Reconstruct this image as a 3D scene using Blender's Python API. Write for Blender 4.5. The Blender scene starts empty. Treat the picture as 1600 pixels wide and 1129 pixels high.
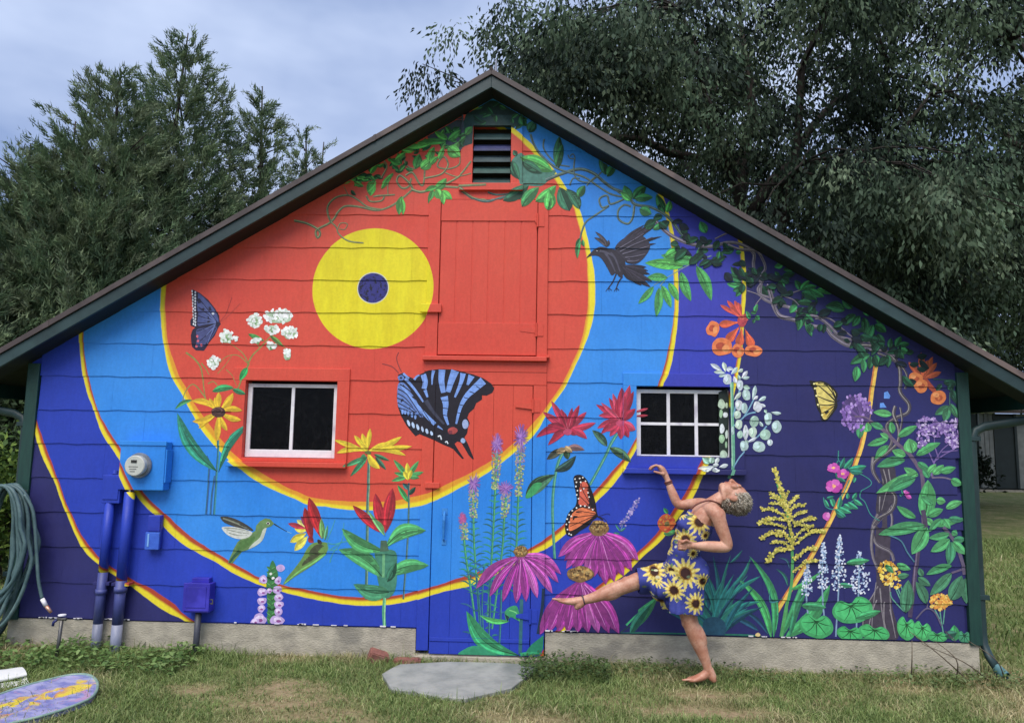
import bpy, bmesh, math, random
import numpy as np
from mathutils import Vector, Matrix
from mathutils.geometry import tessellate_polygon
random.seed(7); RNG = np.random.default_rng(11)
SC = bpy.context.scene
COL = SC.collection
R = math.radians
# ------------------------------------------------------------------ camera
F_PX, YAW, PITCH, ROLL = 1155.0, 0.0419, 0.1152, 0.0163
CAM = Vector((0.2467, -5.8816, 1.6435))
def view_dir(px, py):
    """direction of the view through a point of the 1600 x 1129 photograph"""
    u, v = px - 800.0, py - 564.5
    c, s = math.cos(ROLL), math.sin(ROLL); u, v = u*c + v*s, -u*s + v*c
    c, s = math.cos(PITCH), math.sin(PITCH); ry, z = F_PX*c + v*s, F_PX*s - v*c
    c, s = math.cos(YAW), math.sin(YAW)
    return Vector((u*c - ry*s, u*s + ry*c, z)).normalized()
cam_d = bpy.data.cameras.new('camera'); cam_d.lens = F_PX/1600*36; cam_d.sensor_width = 36; cam_d.sensor_fit = 'HORIZONTAL'
cam_d.clip_end = 500; cam_d.clip_start = 0.05
cam = bpy.data.objects.new('camera', cam_d); COL.objects.link(cam)
fw = view_dir(800, 564.5); rt = (view_dir(900, 564.5)/view_dir(900, 564.5).dot(fw) - fw).normalized(); up = rt.cross(fw)
cam.matrix_world = Matrix(((rt.x, up.x, -fw.x, CAM.x), (rt.y, up.y, -fw.y, CAM.y), (rt.z, up.z, -fw.z, CAM.z), (0, 0, 0, 1)))
SC.camera = cam
# ------------------------------------------------------------------ sky and light (overcast evening)
SUN_EL, SUN_AZ = 56, 192          # azimuth clockwise from +Y: behind the camera, a little to the left
W = bpy.data.worlds.new('World'); SC.world = W; W.use_nodes = True
nt = W.node_tree; nt.nodes.clear()
def N(t, ty, **kw):
    n = t.nodes.new(ty)
    for k, v in kw.items():
        if k in ('x',): continue
        setattr(n, k, v)
    return n
sky = N(nt, 'ShaderNodeTexSky', sky_type='NISHITA', sun_disc=False, sun_elevation=R(SUN_EL), sun_rotation=R(SUN_AZ), altitude=100, air_density=1.0, dust_density=2.0, ozone_density=2.0)
bg1 = N(nt, 'ShaderNodeBackground'); bg1.inputs[1].default_value = 0.05
nt.links.new(sky.outputs[0], bg1.inputs[0])
tc = N(nt, 'ShaderNodeTexCoord'); mp = N(nt, 'ShaderNodeMapping'); mp.inputs['Scale'].default_value = (1.3, 1.3, 3.0); mp.inputs['Location'].default_value = (.4, .2, .35)
nt.links.new(tc.outputs['Generated'], mp.inputs[0])
nz = N(nt, 'ShaderNodeTexNoise'); nz.inputs['Scale'].default_value = 1.6; nz.inputs['Detail'].default_value = 5; nz.inputs['Roughness'].default_value = .5
nt.links.new(mp.outputs[0], nz.inputs['Vector'])
cr = N(nt, 'ShaderNodeValToRGB')
e = cr.color_ramp.elements; e[0].position = .40; e[0].color = (.138, .186, .312, 1); e[1].position = .62; e[1].color = (.285, .335, .455, 1)
nt.links.new(nz.outputs[0], cr.inputs[0])
bg2 = N(nt, 'ShaderNodeBackground'); bg2.inputs[1].default_value = 1.0
nt.links.new(cr.outputs[0], bg2.inputs[0])
mx = N(nt, 'ShaderNodeMixShader'); mx.inputs[0].default_value = .85
nt.links.new(bg1.outputs[0], mx.inputs[1]); nt.links.new(bg2.outputs[0], mx.inputs[2])
wo = N(nt, 'ShaderNodeOutputWorld'); nt.links.new(mx.outputs[0], wo.inputs[0])
sl = bpy.data.lights.new('sun', 'SUN'); sl.energy = 1.5; sl.angle = R(45); sl.color = (1.0, .93, .84)
so = bpy.data.objects.new('sun', sl); COL.objects.link(so)
sd = Vector((math.sin(R(SUN_AZ))*math.cos(R(SUN_EL)), math.cos(R(SUN_AZ))*math.cos(R(SUN_EL)), math.sin(R(SUN_EL))))
so.rotation_euler = sd.to_track_quat('Z', 'Y').to_euler()
SC.view_settings.view_transform = 'Standard'; SC.view_settings.look = 'None'; SC.view_settings.gamma = 1
SC.view_settings.use_curve_mapping = False
SC.view_settings.exposure = 1.28

# ------------------------------------------------------------------ helpers
def s2l(c):
    return tuple(((v/255)/12.92 if v/255 <= .04045 else ((v/255+.055)/1.055)**2.4) for v in c)
def G(c, g=.92): return tuple(g*v for v in s2l(c))
def tag(o, label=None, cat=None, group=None, kind=None):
    if label: o['label'] = label
    if cat: o['category'] = cat
    if group: o['group'] = group
    if kind: o['kind'] = kind
    return o
def empty(name, loc=(0, 0, 0), label=None, cat=None, group=None):
    o = bpy.data.objects.new(name, None); COL.objects.link(o); o.location = loc; o.empty_display_size = .1
    return tag(o, label, cat, group)
def link(name, me, parent=None, loc=None):
    o = bpy.data.objects.new(name, me); COL.objects.link(o)
    if loc is not None: o.location = loc
    if parent is not None:
        o.parent = parent
        o.matrix_parent_inverse = WM(parent).inverted()
    return o
def WM(o):
    m = Matrix.LocRotScale(o.location, o.rotation_euler, o.scale)
    return (WM(o.parent) @ o.matrix_parent_inverse @ m) if o.parent else m
class MB:
    """collects shapes in world coordinates, builds ONE mesh object"""
    def __init__(s): s.v = []; s.f = []; s.c = []
    def add(s, vs, fs, col=None):
        n = len(s.v); s.v += [tuple(p) for p in vs]; s.f += [tuple(i+n for i in f) for f in fs]
        s.c += [col]*len(fs); return s
    def box(s, x0, x1, y0, y1, z0, z1, col=None):
        return s.add([(x0,y0,z0),(x1,y0,z0),(x1,y1,z0),(x0,y1,z0),(x0,y0,z1),(x1,y0,z1),(x1,y1,z1),(x0,y1,z1)],
              [(0,3,2,1),(4,5,6,7),(0,1,5,4),(1,2,6,5),(2,3,7,6),(3,0,4,7)], col)
    def tube(s, pts, r, n=10, col=None, cap=True, flat=1.0):
        pts = [Vector(p) for p in pts]; m = len(pts)
        rs = r if hasattr(r, '__len__') else [r]*m
        vs = []; pu = None
        for i, p in enumerate(pts):
            t = (pts[min(i+1, m-1)] - pts[max(i-1, 0)]).normalized()
            a = pu if pu is not None else (Vector((0, 0, 1)) if abs(t.z) < .9 else Vector((1, 0, 0)))
            u = (a - t*a.dot(t)).normalized(); w = t.cross(u); pu = u
            for k in range(n):
                q = 2*math.pi*k/n
                vs.append(p + u*math.cos(q)*rs[i] + w*math.sin(q)*rs[i]*flat)
        fs = [(i*n+k, i*n+(k+1) % n, (i+1)*n+(k+1) % n, (i+1)*n+k) for i in range(m-1) for k in range(n)]
        if cap: fs += [tuple(range(n-1, -1, -1)), tuple((m-1)*n+k for k in range(n))]
        return s.add(vs, fs, col)
    def lathe(s, prof, c, axis='z', n=24, col=None):
        vs = []
        for (r, h) in prof:
            for k in range(n):
                q = 2*math.pi*k/n; a, b = r*math.cos(q), r*math.sin(q)
                vs.append((c[0]+a, c[1]+b, c[2]+h) if axis == 'z' else (c[0]+a, c[1]-h, c[2]+b))
        fs = [(i*n+k, i*n+(k+1) % n, (i+1)*n+(k+1) % n, (i+1)*n+k) for i in range(len(prof)-1) for k in range(n)]
        fs += [tuple(range(n-1, -1, -1)), tuple((len(prof)-1)*n+k for k in range(n))]
        return s.add(vs, fs, col)
    def build(s, name, mat, parent=None, bevel=0, smooth=False, loc=None, jitter=0):
        me = bpy.data.meshes.new(name)
        vs = s.v
        if loc is not None: vs = [(a-loc[0], b-loc[1], c-loc[2]) for a, b, c in vs]
        me.from_pydata(vs, [], s.f)
        if any(c is not None for c in s.c):
            at = me.color_attributes.new('Col', 'FLOAT_COLOR', 'CORNER'); k = 0
            buf = np.ones((len(me.loops), 4), np.float32)
            for f, c in zip(s.f, s.c):
                if c is not None: buf[k:k+len(f), :3] = c
                k += len(f)
            at.data.foreach_set('color', buf.ravel())
        if bevel or smooth or True:
            bm = bmesh.new(); bm.from_mesh(me)
            bmesh.ops.recalc_face_normals(bm, faces=bm.faces)
            if bevel:
                bmesh.ops.bevel(bm, geom=[e for e in bm.edges if len(e.link_faces) == 2 and e.calc_face_angle(0) > .5], offset=bevel, segments=2, affect='EDGES', profile=.6)
            bm.to_mesh(me); bm.free()
        if smooth: me.polygons.foreach_set('use_smooth', [True]*len(me.polygons))
        me.materials.append(mat)
        return link(name, me, parent, loc)
def np_mesh(name, V, Fa, mat, parent=None, smooth=False, cols=None, loc=None):
    """numpy verts (n,3), faces (m,k) -> mesh object; cols per face or per vertex"""
    me = bpy.data.meshes.new(name); V = np.asarray(V, np.float32); Fa = np.asarray(Fa, np.int32)
    if loc is not None: V = V - np.array(loc, np.float32)
    m, k = Fa.shape
    me.vertices.add(len(V)); me.vertices.foreach_set('co', V.ravel())
    me.loops.add(m*k); me.loops.foreach_set('vertex_index', Fa.ravel())
    me.polygons.add(m); me.polygons.foreach_set('loop_start', np.arange(0, m*k, k, dtype=np.int32))
    me.update(calc_edges=True)
    if smooth: me.polygons.foreach_set('use_smooth', np.ones(m, bool))
    if cols is not None:
        cols = np.asarray(cols, np.float32)
        if len(cols) == m and len(cols) != len(V): cc = np.repeat(cols, k, axis=0)
        else: cc = cols[Fa.ravel()]
        at = me.color_attributes.new('Col', 'FLOAT_COLOR', 'CORNER')
        at.data.foreach_set('color', np.concatenate([cc, np.ones((m*k, 1), np.float32)], 1).astype(np.float32).ravel())
    me.materials.append(mat)
    return link(name, me, parent, loc)

# ------------------------------------------------------------------ materials
def new_mat(name):
    m = bpy.data.materials.new(name); m.use_nodes = True; t = m.node_tree; t.nodes.clear()
    o = t.nodes.new('ShaderNodeOutputMaterial'); b = t.nodes.new('ShaderNodeBsdfPrincipled')
    t.links.new(b.outputs[0], o.inputs[0]); return m, t, b
def mth(t, op, a, b=None, c=None, clamp=False):
    n = t.nodes.new('ShaderNodeMath'); n.operation = op; n.use_clamp = clamp
    for i, q in enumerate((a, b, c)):
        if q is None: continue
        if isinstance(q, (int, float)): n.inputs[i].default_value = q
        else: t.links.new(q, n.inputs[i])
    return n.outputs[0]
def mixc(t, fac, a, b, mode='MIX'):
    n = t.nodes.new('ShaderNodeMix'); n.data_type = 'RGBA'; n.blend_type = mode
    for i, q in ((0, fac), (6, a), (7, b)):
        if isinstance(q, (int, float)): n.inputs[i].default_value = q
        elif isinstance(q, tuple): n.inputs[i].default_value = (*q[:3], 1)
        else: t.links.new(q, n.inputs[i])
    return n.outputs[2]
def noise(t, vec, scale, detail=3, rough=.55, out=0, dist=0):
    n = t.nodes.new('ShaderNodeTexNoise'); n.inputs['Scale'].default_value = scale; n.inputs['Detail'].default_value = detail
    n.inputs['Roughness'].default_value = rough; n.inputs['Distortion'].default_value = dist
    if vec is not None: t.links.new(vec, n.inputs['Vector'])
    return n.outputs[out]
def coords(t, obj=None, scale=None, loc=None):
    n = t.nodes.new('ShaderNodeTexCoord'); n.object = obj
    o = n.outputs['Object']
    if scale or loc:
        q = t.nodes.new('ShaderNodeMapping'); t.links.new(o, q.inputs[0])
        if scale: q.inputs['Scale'].default_value = scale
        if loc: q.inputs['Location'].default_value = loc
        o = q.outputs[0]
    return o
def smooth_range(t, v, a, b, lo=0., hi=1.):
    n = t.nodes.new('ShaderNodeMapRange'); n.interpolation_type = 'SMOOTHSTEP'; t.links.new(v, n.inputs[0])
    n.inputs[1].default_value = a; n.inputs[2].default_value = b; n.inputs[3].default_value = lo; n.inputs[4].default_value = hi
    return n.outputs[0]
def bump(t, b, h, strength=.3, dist=.01):
    n = t.nodes.new('ShaderNodeBump'); n.inputs['Strength'].default_value = strength; n.inputs['Distance'].default_value = dist
    t.links.new(h, n.inputs['Height']); t.links.new(n.outputs[0], b.inputs['Normal'])
def simple(name, c1, c2=None, rough=.6, sc=8, stretch=None, bumps=.2, bdist=.004, metal=0, spec=.5, c3=None, bsc=None, detail=5):
    m, t, b = new_mat(name); co = coords(t, None, stretch)
    f = smooth_range(t, noise(t, co, sc, detail, .6), .3, .7)
    col = mixc(t, f, c1, c2 if c2 else c1)
    if c3: col = mixc(t, smooth_range(t, noise(t, co, sc*.31, 4, .6), .52, .68), col, c3)
    t.links.new(col, b.inputs['Base Color'])
    b.inputs['Roughness'].default_value = rough; b.inputs['Metallic'].default_value = metal; b.inputs['Specular IOR Level'].default_value = spec
    if bumps: bump(t, b, noise(t, co, bsc or sc*5, 4, .6), bumps, bdist)
    return m
def attr_mat(name, rough=.6, var=.25, sc=20, bumps=0, spec=.3, trans=0, bdist=.003):
    m, t, b = new_mat(name)
    a = t.nodes.new('ShaderNodeVertexColor'); a.layer_name = 'Col'
    co = coords(t)
    f = smooth_range(t, noise(t, co, sc, 4, .6), .25, .75, 1-var, 1+var)
    cmb = t.nodes.new('ShaderNodeVectorMath'); cmb.operation = 'SCALE'; t.links.new(a.outputs[0], cmb.inputs[0]); t.links.new(f, cmb.inputs['Scale'])
    t.links.new(cmb.outputs[0], b.inputs['Base Color'])
    b.inputs['Roughness'].default_value = rough; b.inputs['Specular IOR Level'].default_value = spec
    if bumps: bump(t, b, noise(t, co, sc*4, 4, .6), bumps, bdist)
    if trans:
        tr = t.nodes.new('ShaderNodeBsdfTranslucent'); t.links.new(cmb.outputs[0], tr.inputs[0])
        ms = t.nodes.new('ShaderNodeMixShader'); ms.inputs[0].default_value = trans
        t.links.new(b.outputs[0], ms.inputs[1]); t.links.new(tr.outputs[0], ms.inputs[2])
        t.links.new(ms.outputs[0], [n for n in t.nodes if n.type == 'OUTPUT_MATERIAL'][0].inputs[0])
    return m
# ================================================================== the barn
def wall(px, py, Y=0.0):
    """a point of the photograph to (x, z) on the upright plane y = Y"""
    d = view_dir(px, py); t = (Y - CAM.y)/d.y
    return (CAM.x + d.x*t, CAM.z + d.z*t)
def ground(px, py, z=0.0):
    d = view_dir(px, py); t = (z - CAM.z)/d.z
    return Vector((CAM.x + d.x*t, CAM.y + d.y*t, z))
barn = empty('barn', (0, 0, 0), 'low gabled barn, its front painted all over with a flower, bird and butterfly mural', 'barn')
# ---------- the mural's big fields: rings round a yellow disc, drawn as radius against angle
RC = wall(588, 458)
R1o = [(253,442),(251,484),(256.6,539.5),(266,582),(289,623),(322,680),(366,725),(402,751.5),(459,778),(481,788),(510,791),(527,794),(573,796.4),(619,795),(658.6,789.5),(677,782.6),(699,772.5),(728,757),(769,733.5),(802,708),(835,679),(859,638.5),(886,599.5),(895,580),(921,519),(928.4,489),(930,460.6),(928.4,425),(922,391),(910.6,342.5),(904,324),(878,283)]
R1i = [(260.5,442),(259,484),(264,539),(282,590),(300,621),(338,676),(384,723),(433,750),(481,775),(527,781.5),(585,782.6),(619,781.5),(658.6,772),(677,767.6),(699,755),(726,743),(769,718),(802,692.6),(831.4,663),(847,648),(862,626),(888,580),(911.6,519),(917,489),(919,460),(918,425),(915,391),(905,357.5),(896.6,324),(871,287)]
R2o = [(123.6,516),(125,542.5),(130,585),(138,617),(147.5,641),(157,670),(173,697),(187,718),(221,783),(247,809),(263,829.5),(293.7,854),(327.7,872.7),(343,880.5),(366,895.5),(403,911.6),(442,924),(481,933.5),(516,940),(550,944.5),(596,945),(631,940.4),(651.6,935.8),(672,929),(702.5,921),(730,915.7),(831,866),(860,853),(900,818),(931,784.6),(952.5,763),(972,738),(991,706),(1036,600),(1046,580),(1057,519),(1059.7,489),(1059.7,442),(1056,389),(1048.4,346)]
R2i = [(131,516),(132.5,553),(139.5,590),(151,633),(163,659.5),(180,686),(195,710),(233,780),(260,803),(288,829.5),(329,857.3),(360,875.8),(405,901),(442,913),(481,920.8),(516,928),(550,931.6),(585,932),(619,930),(672,916),(702.5,907),(730,898),(832,853),(858,837),(885,815),(927,769),(952.5,740),(973,716),(992,689),(1027.5,599.5),(1036,580),(1049,519),(1053,489),(1053,442),(1049,389),(1043,346)]
R3o = [(52,655),(54.5,670),(64,707),(82,744.5),(97,783),(106.6,807.8),(123.6,845),(133,862),(154.6,880.5),(173,894),(198,910),(222.6,928.4),(256.6,953),(287.5,968),(430,1050),(600,1110),(780,1090),(880,990),(950,916),(981,893),(1000,873),(1038,838),(1060,808),(1082,778),(1100,738),(1155,574),(1158,556),(1163,489),(1165,468),(1163,401)]
R3i = [(58,655),(62,670),(70,691),(91,747),(105,786),(130,838.7),(157.6,872.7),(194.7,897.5),(232,916),(266,937.6),(292,962),(430,1040),(600,1100),(780,1080),(872,980),(945,905),(972,885),(992,866),(1028,830),(1049,800),(1068,775),(1085,738),(1149,574),(1152.5,556),(1157,489),(1158,475),(1157,401)]
def polar(pts):
    o = []
    for p in pts:
        x, z = wall(*p); o.append((math.atan2(x-RC[0], -(z-RC[1]))/(2*math.pi)+.5, math.hypot(x-RC[0], z-RC[1])))
    return sorted(o)
def fcurve(t, src, tab, ymax):
    n = t.nodes.new('ShaderNodeFloatCurve'); c = n.mapping.curves[0]
    tab = [(a, b/ymax) for a, b in tab]
    if tab[0][0] > .02: tab = [(0., tab[0][1])] + tab
    if tab[-1][0] < .98: tab = tab + [(1., tab[-1][1])]
    c.points[0].location = tab[0]; c.points[1].location = tab[-1]
    for p in tab[1:-1]: c.points.new(*p)
    for p in c.points: p.handle_type = 'AUTO_CLAMPED'
    n.mapping.use_clip = False; n.mapping.update()
    t.links.new(src, n.inputs['Value'])
    return mth(t, 'MULTIPLY', n.outputs[0], ymax)
def rtab(pts, th):
    tb = polar(pts); return float(np.interp(th, [a for a, _ in tb], [b for _, b in tb]))
C_RED, C_SKY, C_BLUE, C_NAVY, C_VIOL = G((216,76,62)), G((44,134,228)), G((42,66,180)), G((42,42,96)), G((64,68,180))
C_YEL, C_YEL2, C_ORG, C_BRN = G((236,222,36)), G((240,222,52)), G((230,160,50)), G((178,72,48))
def mural_material():
    m, t, b = new_mat('mural_paint')
    co = coords(t, barn)
    sp = t.nodes.new('ShaderNodeSeparateXYZ'); t.links.new(co, sp.inputs[0]); X, Z = sp.outputs[0], sp.outputs[2]
    dx = mth(t, 'SUBTRACT', X, RC[0]); dz = mth(t, 'SUBTRACT', RC[1], Z)
    ang = mth(t, 'ADD', mth(t, 'DIVIDE', mth(t, 'ARCTAN2', dx, dz), 2*math.pi), .5)
    r = mth(t, 'SQRT', mth(t, 'ADD', mth(t, 'MULTIPLY', dx, dx), mth(t, 'MULTIPLY', dz, dz)))
    wob = mth(t, 'MULTIPLY', mth(t, 'SUBTRACT', noise(t, co, 9, 3, .6), .5), .012)
    r = mth(t, 'ADD', r, wob)
    low = mth(t, 'ABSOLUTE', mth(t, 'SUBTRACT', ang, .5))        # 0 at the bottom of the rings
    def edge(a, rr, w=.004): 
        d = mth(t, 'SUBTRACT', a, rr); return smooth_range(t, d, -w, w)
    big = noise(t, co, 1.1, 4, .55)
    red = mixc(t, smooth_range(t, big, .3, .7), C_RED, G((220,86,68)))
    skyc = mixc(t, smooth_range(t, big, .3, .7), C_SKY, G((62,148,236)))
    xv = smooth_range(t, X, -.2, 1.6); zv = smooth_range(t, Z, 1.0, 2.2)
    blu = mixc(t, mth(t, 'MULTIPLY', xv, zv), C_BLUE, C_VIOL)
    blu = mixc(t, smooth_range(t, big, .45, .75, 0, .5), blu, G((46,76,200)))
    nav = mixc(t, smooth_range(t, big, .3, .7), C_NAVY, G((48,49,110)))
    col = red
    specs = [(R1o, R1i, C_ORG, C_YEL2, skyc, .55, .10), (R2o, R2i, C_BRN, C_YEL2, blu, .42, .34), (R3o, R3i, C_BRN, C_YEL2, nav, .45, .40)]
    for (ro, ri, ca, cb, outc, fr, lim) in specs:
        po = polar(ro)
        tabw = [(a, max(.03, b - rtab(ri, a))) for a, b in po]
        rr_o = fcurve(t, ang, po, 6.0); ww = fcurve(t, ang, tabw, .3)
        r_in = mth(t, 'SUBTRACT', rr_o, ww)
        fm = smooth_range(t, low, .19, .27, fr, .06)
        r_mid = mth(t, 'ADD', r_in, mth(t, 'MULTIPLY', ww, fm))
        col = mixc(t, edge(r, r_in), col, ca)
        col = mixc(t, edge(r, r_mid, .012), col, cb)
        col = mixc(t, edge(r, rr_o), col, outc)
    # the yellow disc with its dark pupil
    x0, z0 = wall(583.3, 451); x1, _ = wall(488.5, 451); x2, _ = wall(678, 451); _, z1 = wall(583, 357); _, z2 = wall(583, 545)
    ex = mth(t, 'DIVIDE', mth(t, 'SUBTRACT', X, (x1+x2)/2), (x2-x1)/2); ez = mth(t, 'DIVIDE', mth(t, 'SUBTRACT', Z, (z1+z2)/2), (z1-z2)/2)
    er = mth(t, 'ADD', mth(t, 'SQRT', mth(t, 'ADD', mth(t, 'MULTIPLY', ex, ex), mth(t, 'MULTIPLY', ez, ez))), mth(t, 'MULTIPLY', wob, .8))
    st = coords(t, barn, (3, 3, .8))
    yel = mixc(t, smooth_range(t, noise(t, st, 3.5, 5, .6), .35, .68), C_YEL, G((226,208,30)))
    col = mixc(t, smooth_range(t, er, .995, 1.004, 1, 0), col, yel)
    col = mixc(t, smooth_range(t, er, .258, .266, 1, 0), col, G((214,214,190)))
    pup = mixc(t, smooth_range(t, noise(t, co, 34, 3, .7), .5, .62), G((52,52,128)), G((20,20,40)))
    col = mixc(t, smooth_range(t, er, .243, .252, 1, 0), col, pup)
    # brushing, fading and grime
    v = smooth_range(t, noise(t, coords(t, barn, (9, 9, 2.2)), 4, 5, .65), .25, .75, .95, 1.04)
    v2 = smooth_range(t, noise(t, co, 55, 3, .6), .3, .7, .95, 1.04)
    sc = t.nodes.new('ShaderNodeVectorMath'); sc.operation = 'SCALE'; t.links.new(col, sc.inputs[0]); t.links.new(mth(t, 'MULTIPLY', v, v2), sc.inputs['Scale'])
    t.links.new(sc.outputs[0], b.inputs['Base Color'])
    t.links.new(smooth_range(t, noise(t, co, 5, 3), .3, .7, .42, .62), b.inputs['Roughness']); b.inputs['Specular IOR Level'].default_value = .35
    h = mth(t, 'ADD', mth(t, 'MULTIPLY', noise(t, coords(t, barn, (40, 40, 3)), 3, 4, .6), 1.0), mth(t, 'MULTIPLY', noise(t, co, 120, 3, .6), .5))
    bump(t, b, h, .22, .004)
    return m
M_MURAL = mural_material()
M_MOTIF = attr_mat('mural_motif_paint', rough=.55, var=.2, sc=30, bumps=.15, spec=.35)
M_GREEN = simple('green_trim_paint', G((40,62,64)), G((32,52,54)), .5, 6, (1, 1, 1), .25, .004, c3=G((48,72,74)))
M_GREEN2 = simple('corner_green_paint', G((30,70,62)), G((24,58,54)), .5, 7, (6, 6, .8), .3, .004)
M_SOFFIT = simple('soffit_paint', G((22,32,32)), G((16,24,26)), .7, 6, (1, 1, 1), .25, .004)
M_EDGE = simple('brown_drip_edge', G((84,72,72)), G((62,52,52)), .6, 5, (1, 1, 1), .2, .003, c3=G((112,96,92)))
M_ROOF = simple('asphalt_shingle', G((78,66,62)), G((58,50,48)), .9, 30, None, .6, .006)
M_CONC = simple('concrete', G((192,184,166)), G((162,155,140)), .9, 7, (1, 1, 1.6), .6, .012, c3=G((144,139,128)), bsc=60)
M_SLAB = simple('stone_slab', G((164,166,160)), G((136,140,136)), .85, 6, (1, 1, 1), .5, .01, c3=G((122,128,124)), bsc=30)
M_WHITE = simple('white_sash_paint', G((240,238,242), .93), G((226,222,230), .93), .5, 14, (1, 1, 1), .25, .003, c3=G((196,190,204)))
M_GALV = simple('grey_pvc', G((126,132,158)), G((150,154,172)), .5, 9, (2, 2, .6), .2, .003, c3=G((104,108,128)))
M_STEEL = simple('dull_steel', G((84,84,86)), G((112,110,106)), .45, 12, None, .3, .003, metal=.6)
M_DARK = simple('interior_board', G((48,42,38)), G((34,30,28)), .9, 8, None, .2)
def glass_material():
    m, t, b = new_mat('window_glass'); out = [n for n in t.nodes if n.type == 'OUTPUT_MATERIAL'][0]
    tr = t.nodes.new('ShaderNodeBsdfTransparent'); tr.inputs[0].default_value = (.35, .36, .38, 1)
    gl = t.nodes.new('ShaderNodeBsdfGlossy'); gl.inputs['Roughness'].default_value = .12
    fr = t.nodes.new('ShaderNodeFresnel'); fr.inputs[0].default_value = 1.32
    ms = t.nodes.new('ShaderNodeMixShader'); t.links.new(mth(t, 'MULTIPLY', fr.outputs[0], .5), ms.inputs[0])
    t.links.new(tr.outputs[0], ms.inputs[1]); t.links.new(gl.outputs[0], ms.inputs[2]); df = t.nodes.new('ShaderNodeBsdfDiffuse'); df.inputs[0].default_value = (.30, .30, .30, 1)
    m2_ = t.nodes.new('ShaderNodeMixShader'); t.links.new(smooth_range(t, noise(t, coords(t, None, (1, 1, .7)), 26, 5, .7), .45, .8, .010, .035), m2_.inputs[0])
    t.links.new(ms.outputs[0], m2_.inputs[1]); t.links.new(df.outputs[0], m2_.inputs[2]); t.links.new(m2_.outputs[0], out.inputs[0])
    return m
M_GLASS = glass_material()
# ---------- measures
XL, XR, ZB, ZS, EXPO = -3.868, 3.462, .250, 2.16, .273          # siding left / right, bottom, course height
XM, ZAP, SLOPE = -.195, 4.530, .600                             # gable: ridge x, soffit apex, pitch
DEP = 6.5
def rake(x): return ZAP - SLOPE*abs(x-XM)
WIN = [(-2.148, -1.400, 1.528, 2.146), (.989, 1.722, 1.588, 2.140)]
HOLES = [(-.704, .280, .05, 3.664), (-.451, .058, 3.756, 4.386), (-2.256, -1.302, 1.468, 2.246), (.884, 1.822, 1.468, 2.242)]
LIP, TOPY = .0092, .002
PH = [random.uniform(0, 6.28) for _ in range(40)]; PH2 = [random.uniform(0, 6.28) for _ in range(40)]
def bk(k, x):
    if k == 0: return ZB + .002*math.sin(x*5)
    return ZB + k*EXPO + .0029*math.sin(2*math.pi*x/.405 + PH[k]) + .0018*math.sin(2*math.pi*x/.21 + PH2[k]) + .003*math.sin(x*1.1 + PH2[k])
def vmap(x, z):
    k = int(math.floor((z-ZB)/EXPO))
    if z < bk(k, x): k -= 1
    elif z >= bk(k+1, x): k += 1
    k = max(k, -1); a, b_ = bk(k, x), bk(k+1, x)
    return k + (z-a)/(b_-a)
def ysurf(k, x, z):
    s = (z-bk(k, x))/EXPO; return -(TOPY + (LIP-TOPY)*(1-s))
NC = 16
# ---------- backing wall with its openings
mb = MB()
def wall_cols(x0, x1, spans, y=0.012):
    n = max(1, int(math.ceil((x1-x0)/.4)))
    for i in range(n):
        a, c = x0+(x1-x0)*i/n, x0+(x1-x0)*(i+1)/n
        for (z0, z1) in spans:
            ta, tc = (min(z1, rake(a)), min(z1, rake(c))) if z1 > 2 else (z1, z1)
            mb.add([(a, y, z0), (c, y, z0), (c, y, tc), (a, y, ta)], [(0, 1, 2, 3)])
            mb.add([(a, y+.09, z0), (c, y+.09, z0), (c, y+.09, tc), (a, y+.09, ta)], [(3, 2, 1, 0)])
xb = sorted([XL-.09, XR+.085, XM] + [v for w in WIN for v in w[:2]] + [-.36, -.03])
for a, c in zip(xb[:-1], xb[1:]):
    mid = (a+c)/2; sp = [(.20, 9)]
    for (w0, w1, z0, z1) in WIN + [(-.36, -.03, 3.79, 4.295)]:
        if w0-1e-6 <= mid <= w1+1e-6: sp = [(.20, z0), (z1, 9)]
    wall_cols(a, c, sp)
wall_o = mb.build('wall', M_MURAL, barn)
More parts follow.
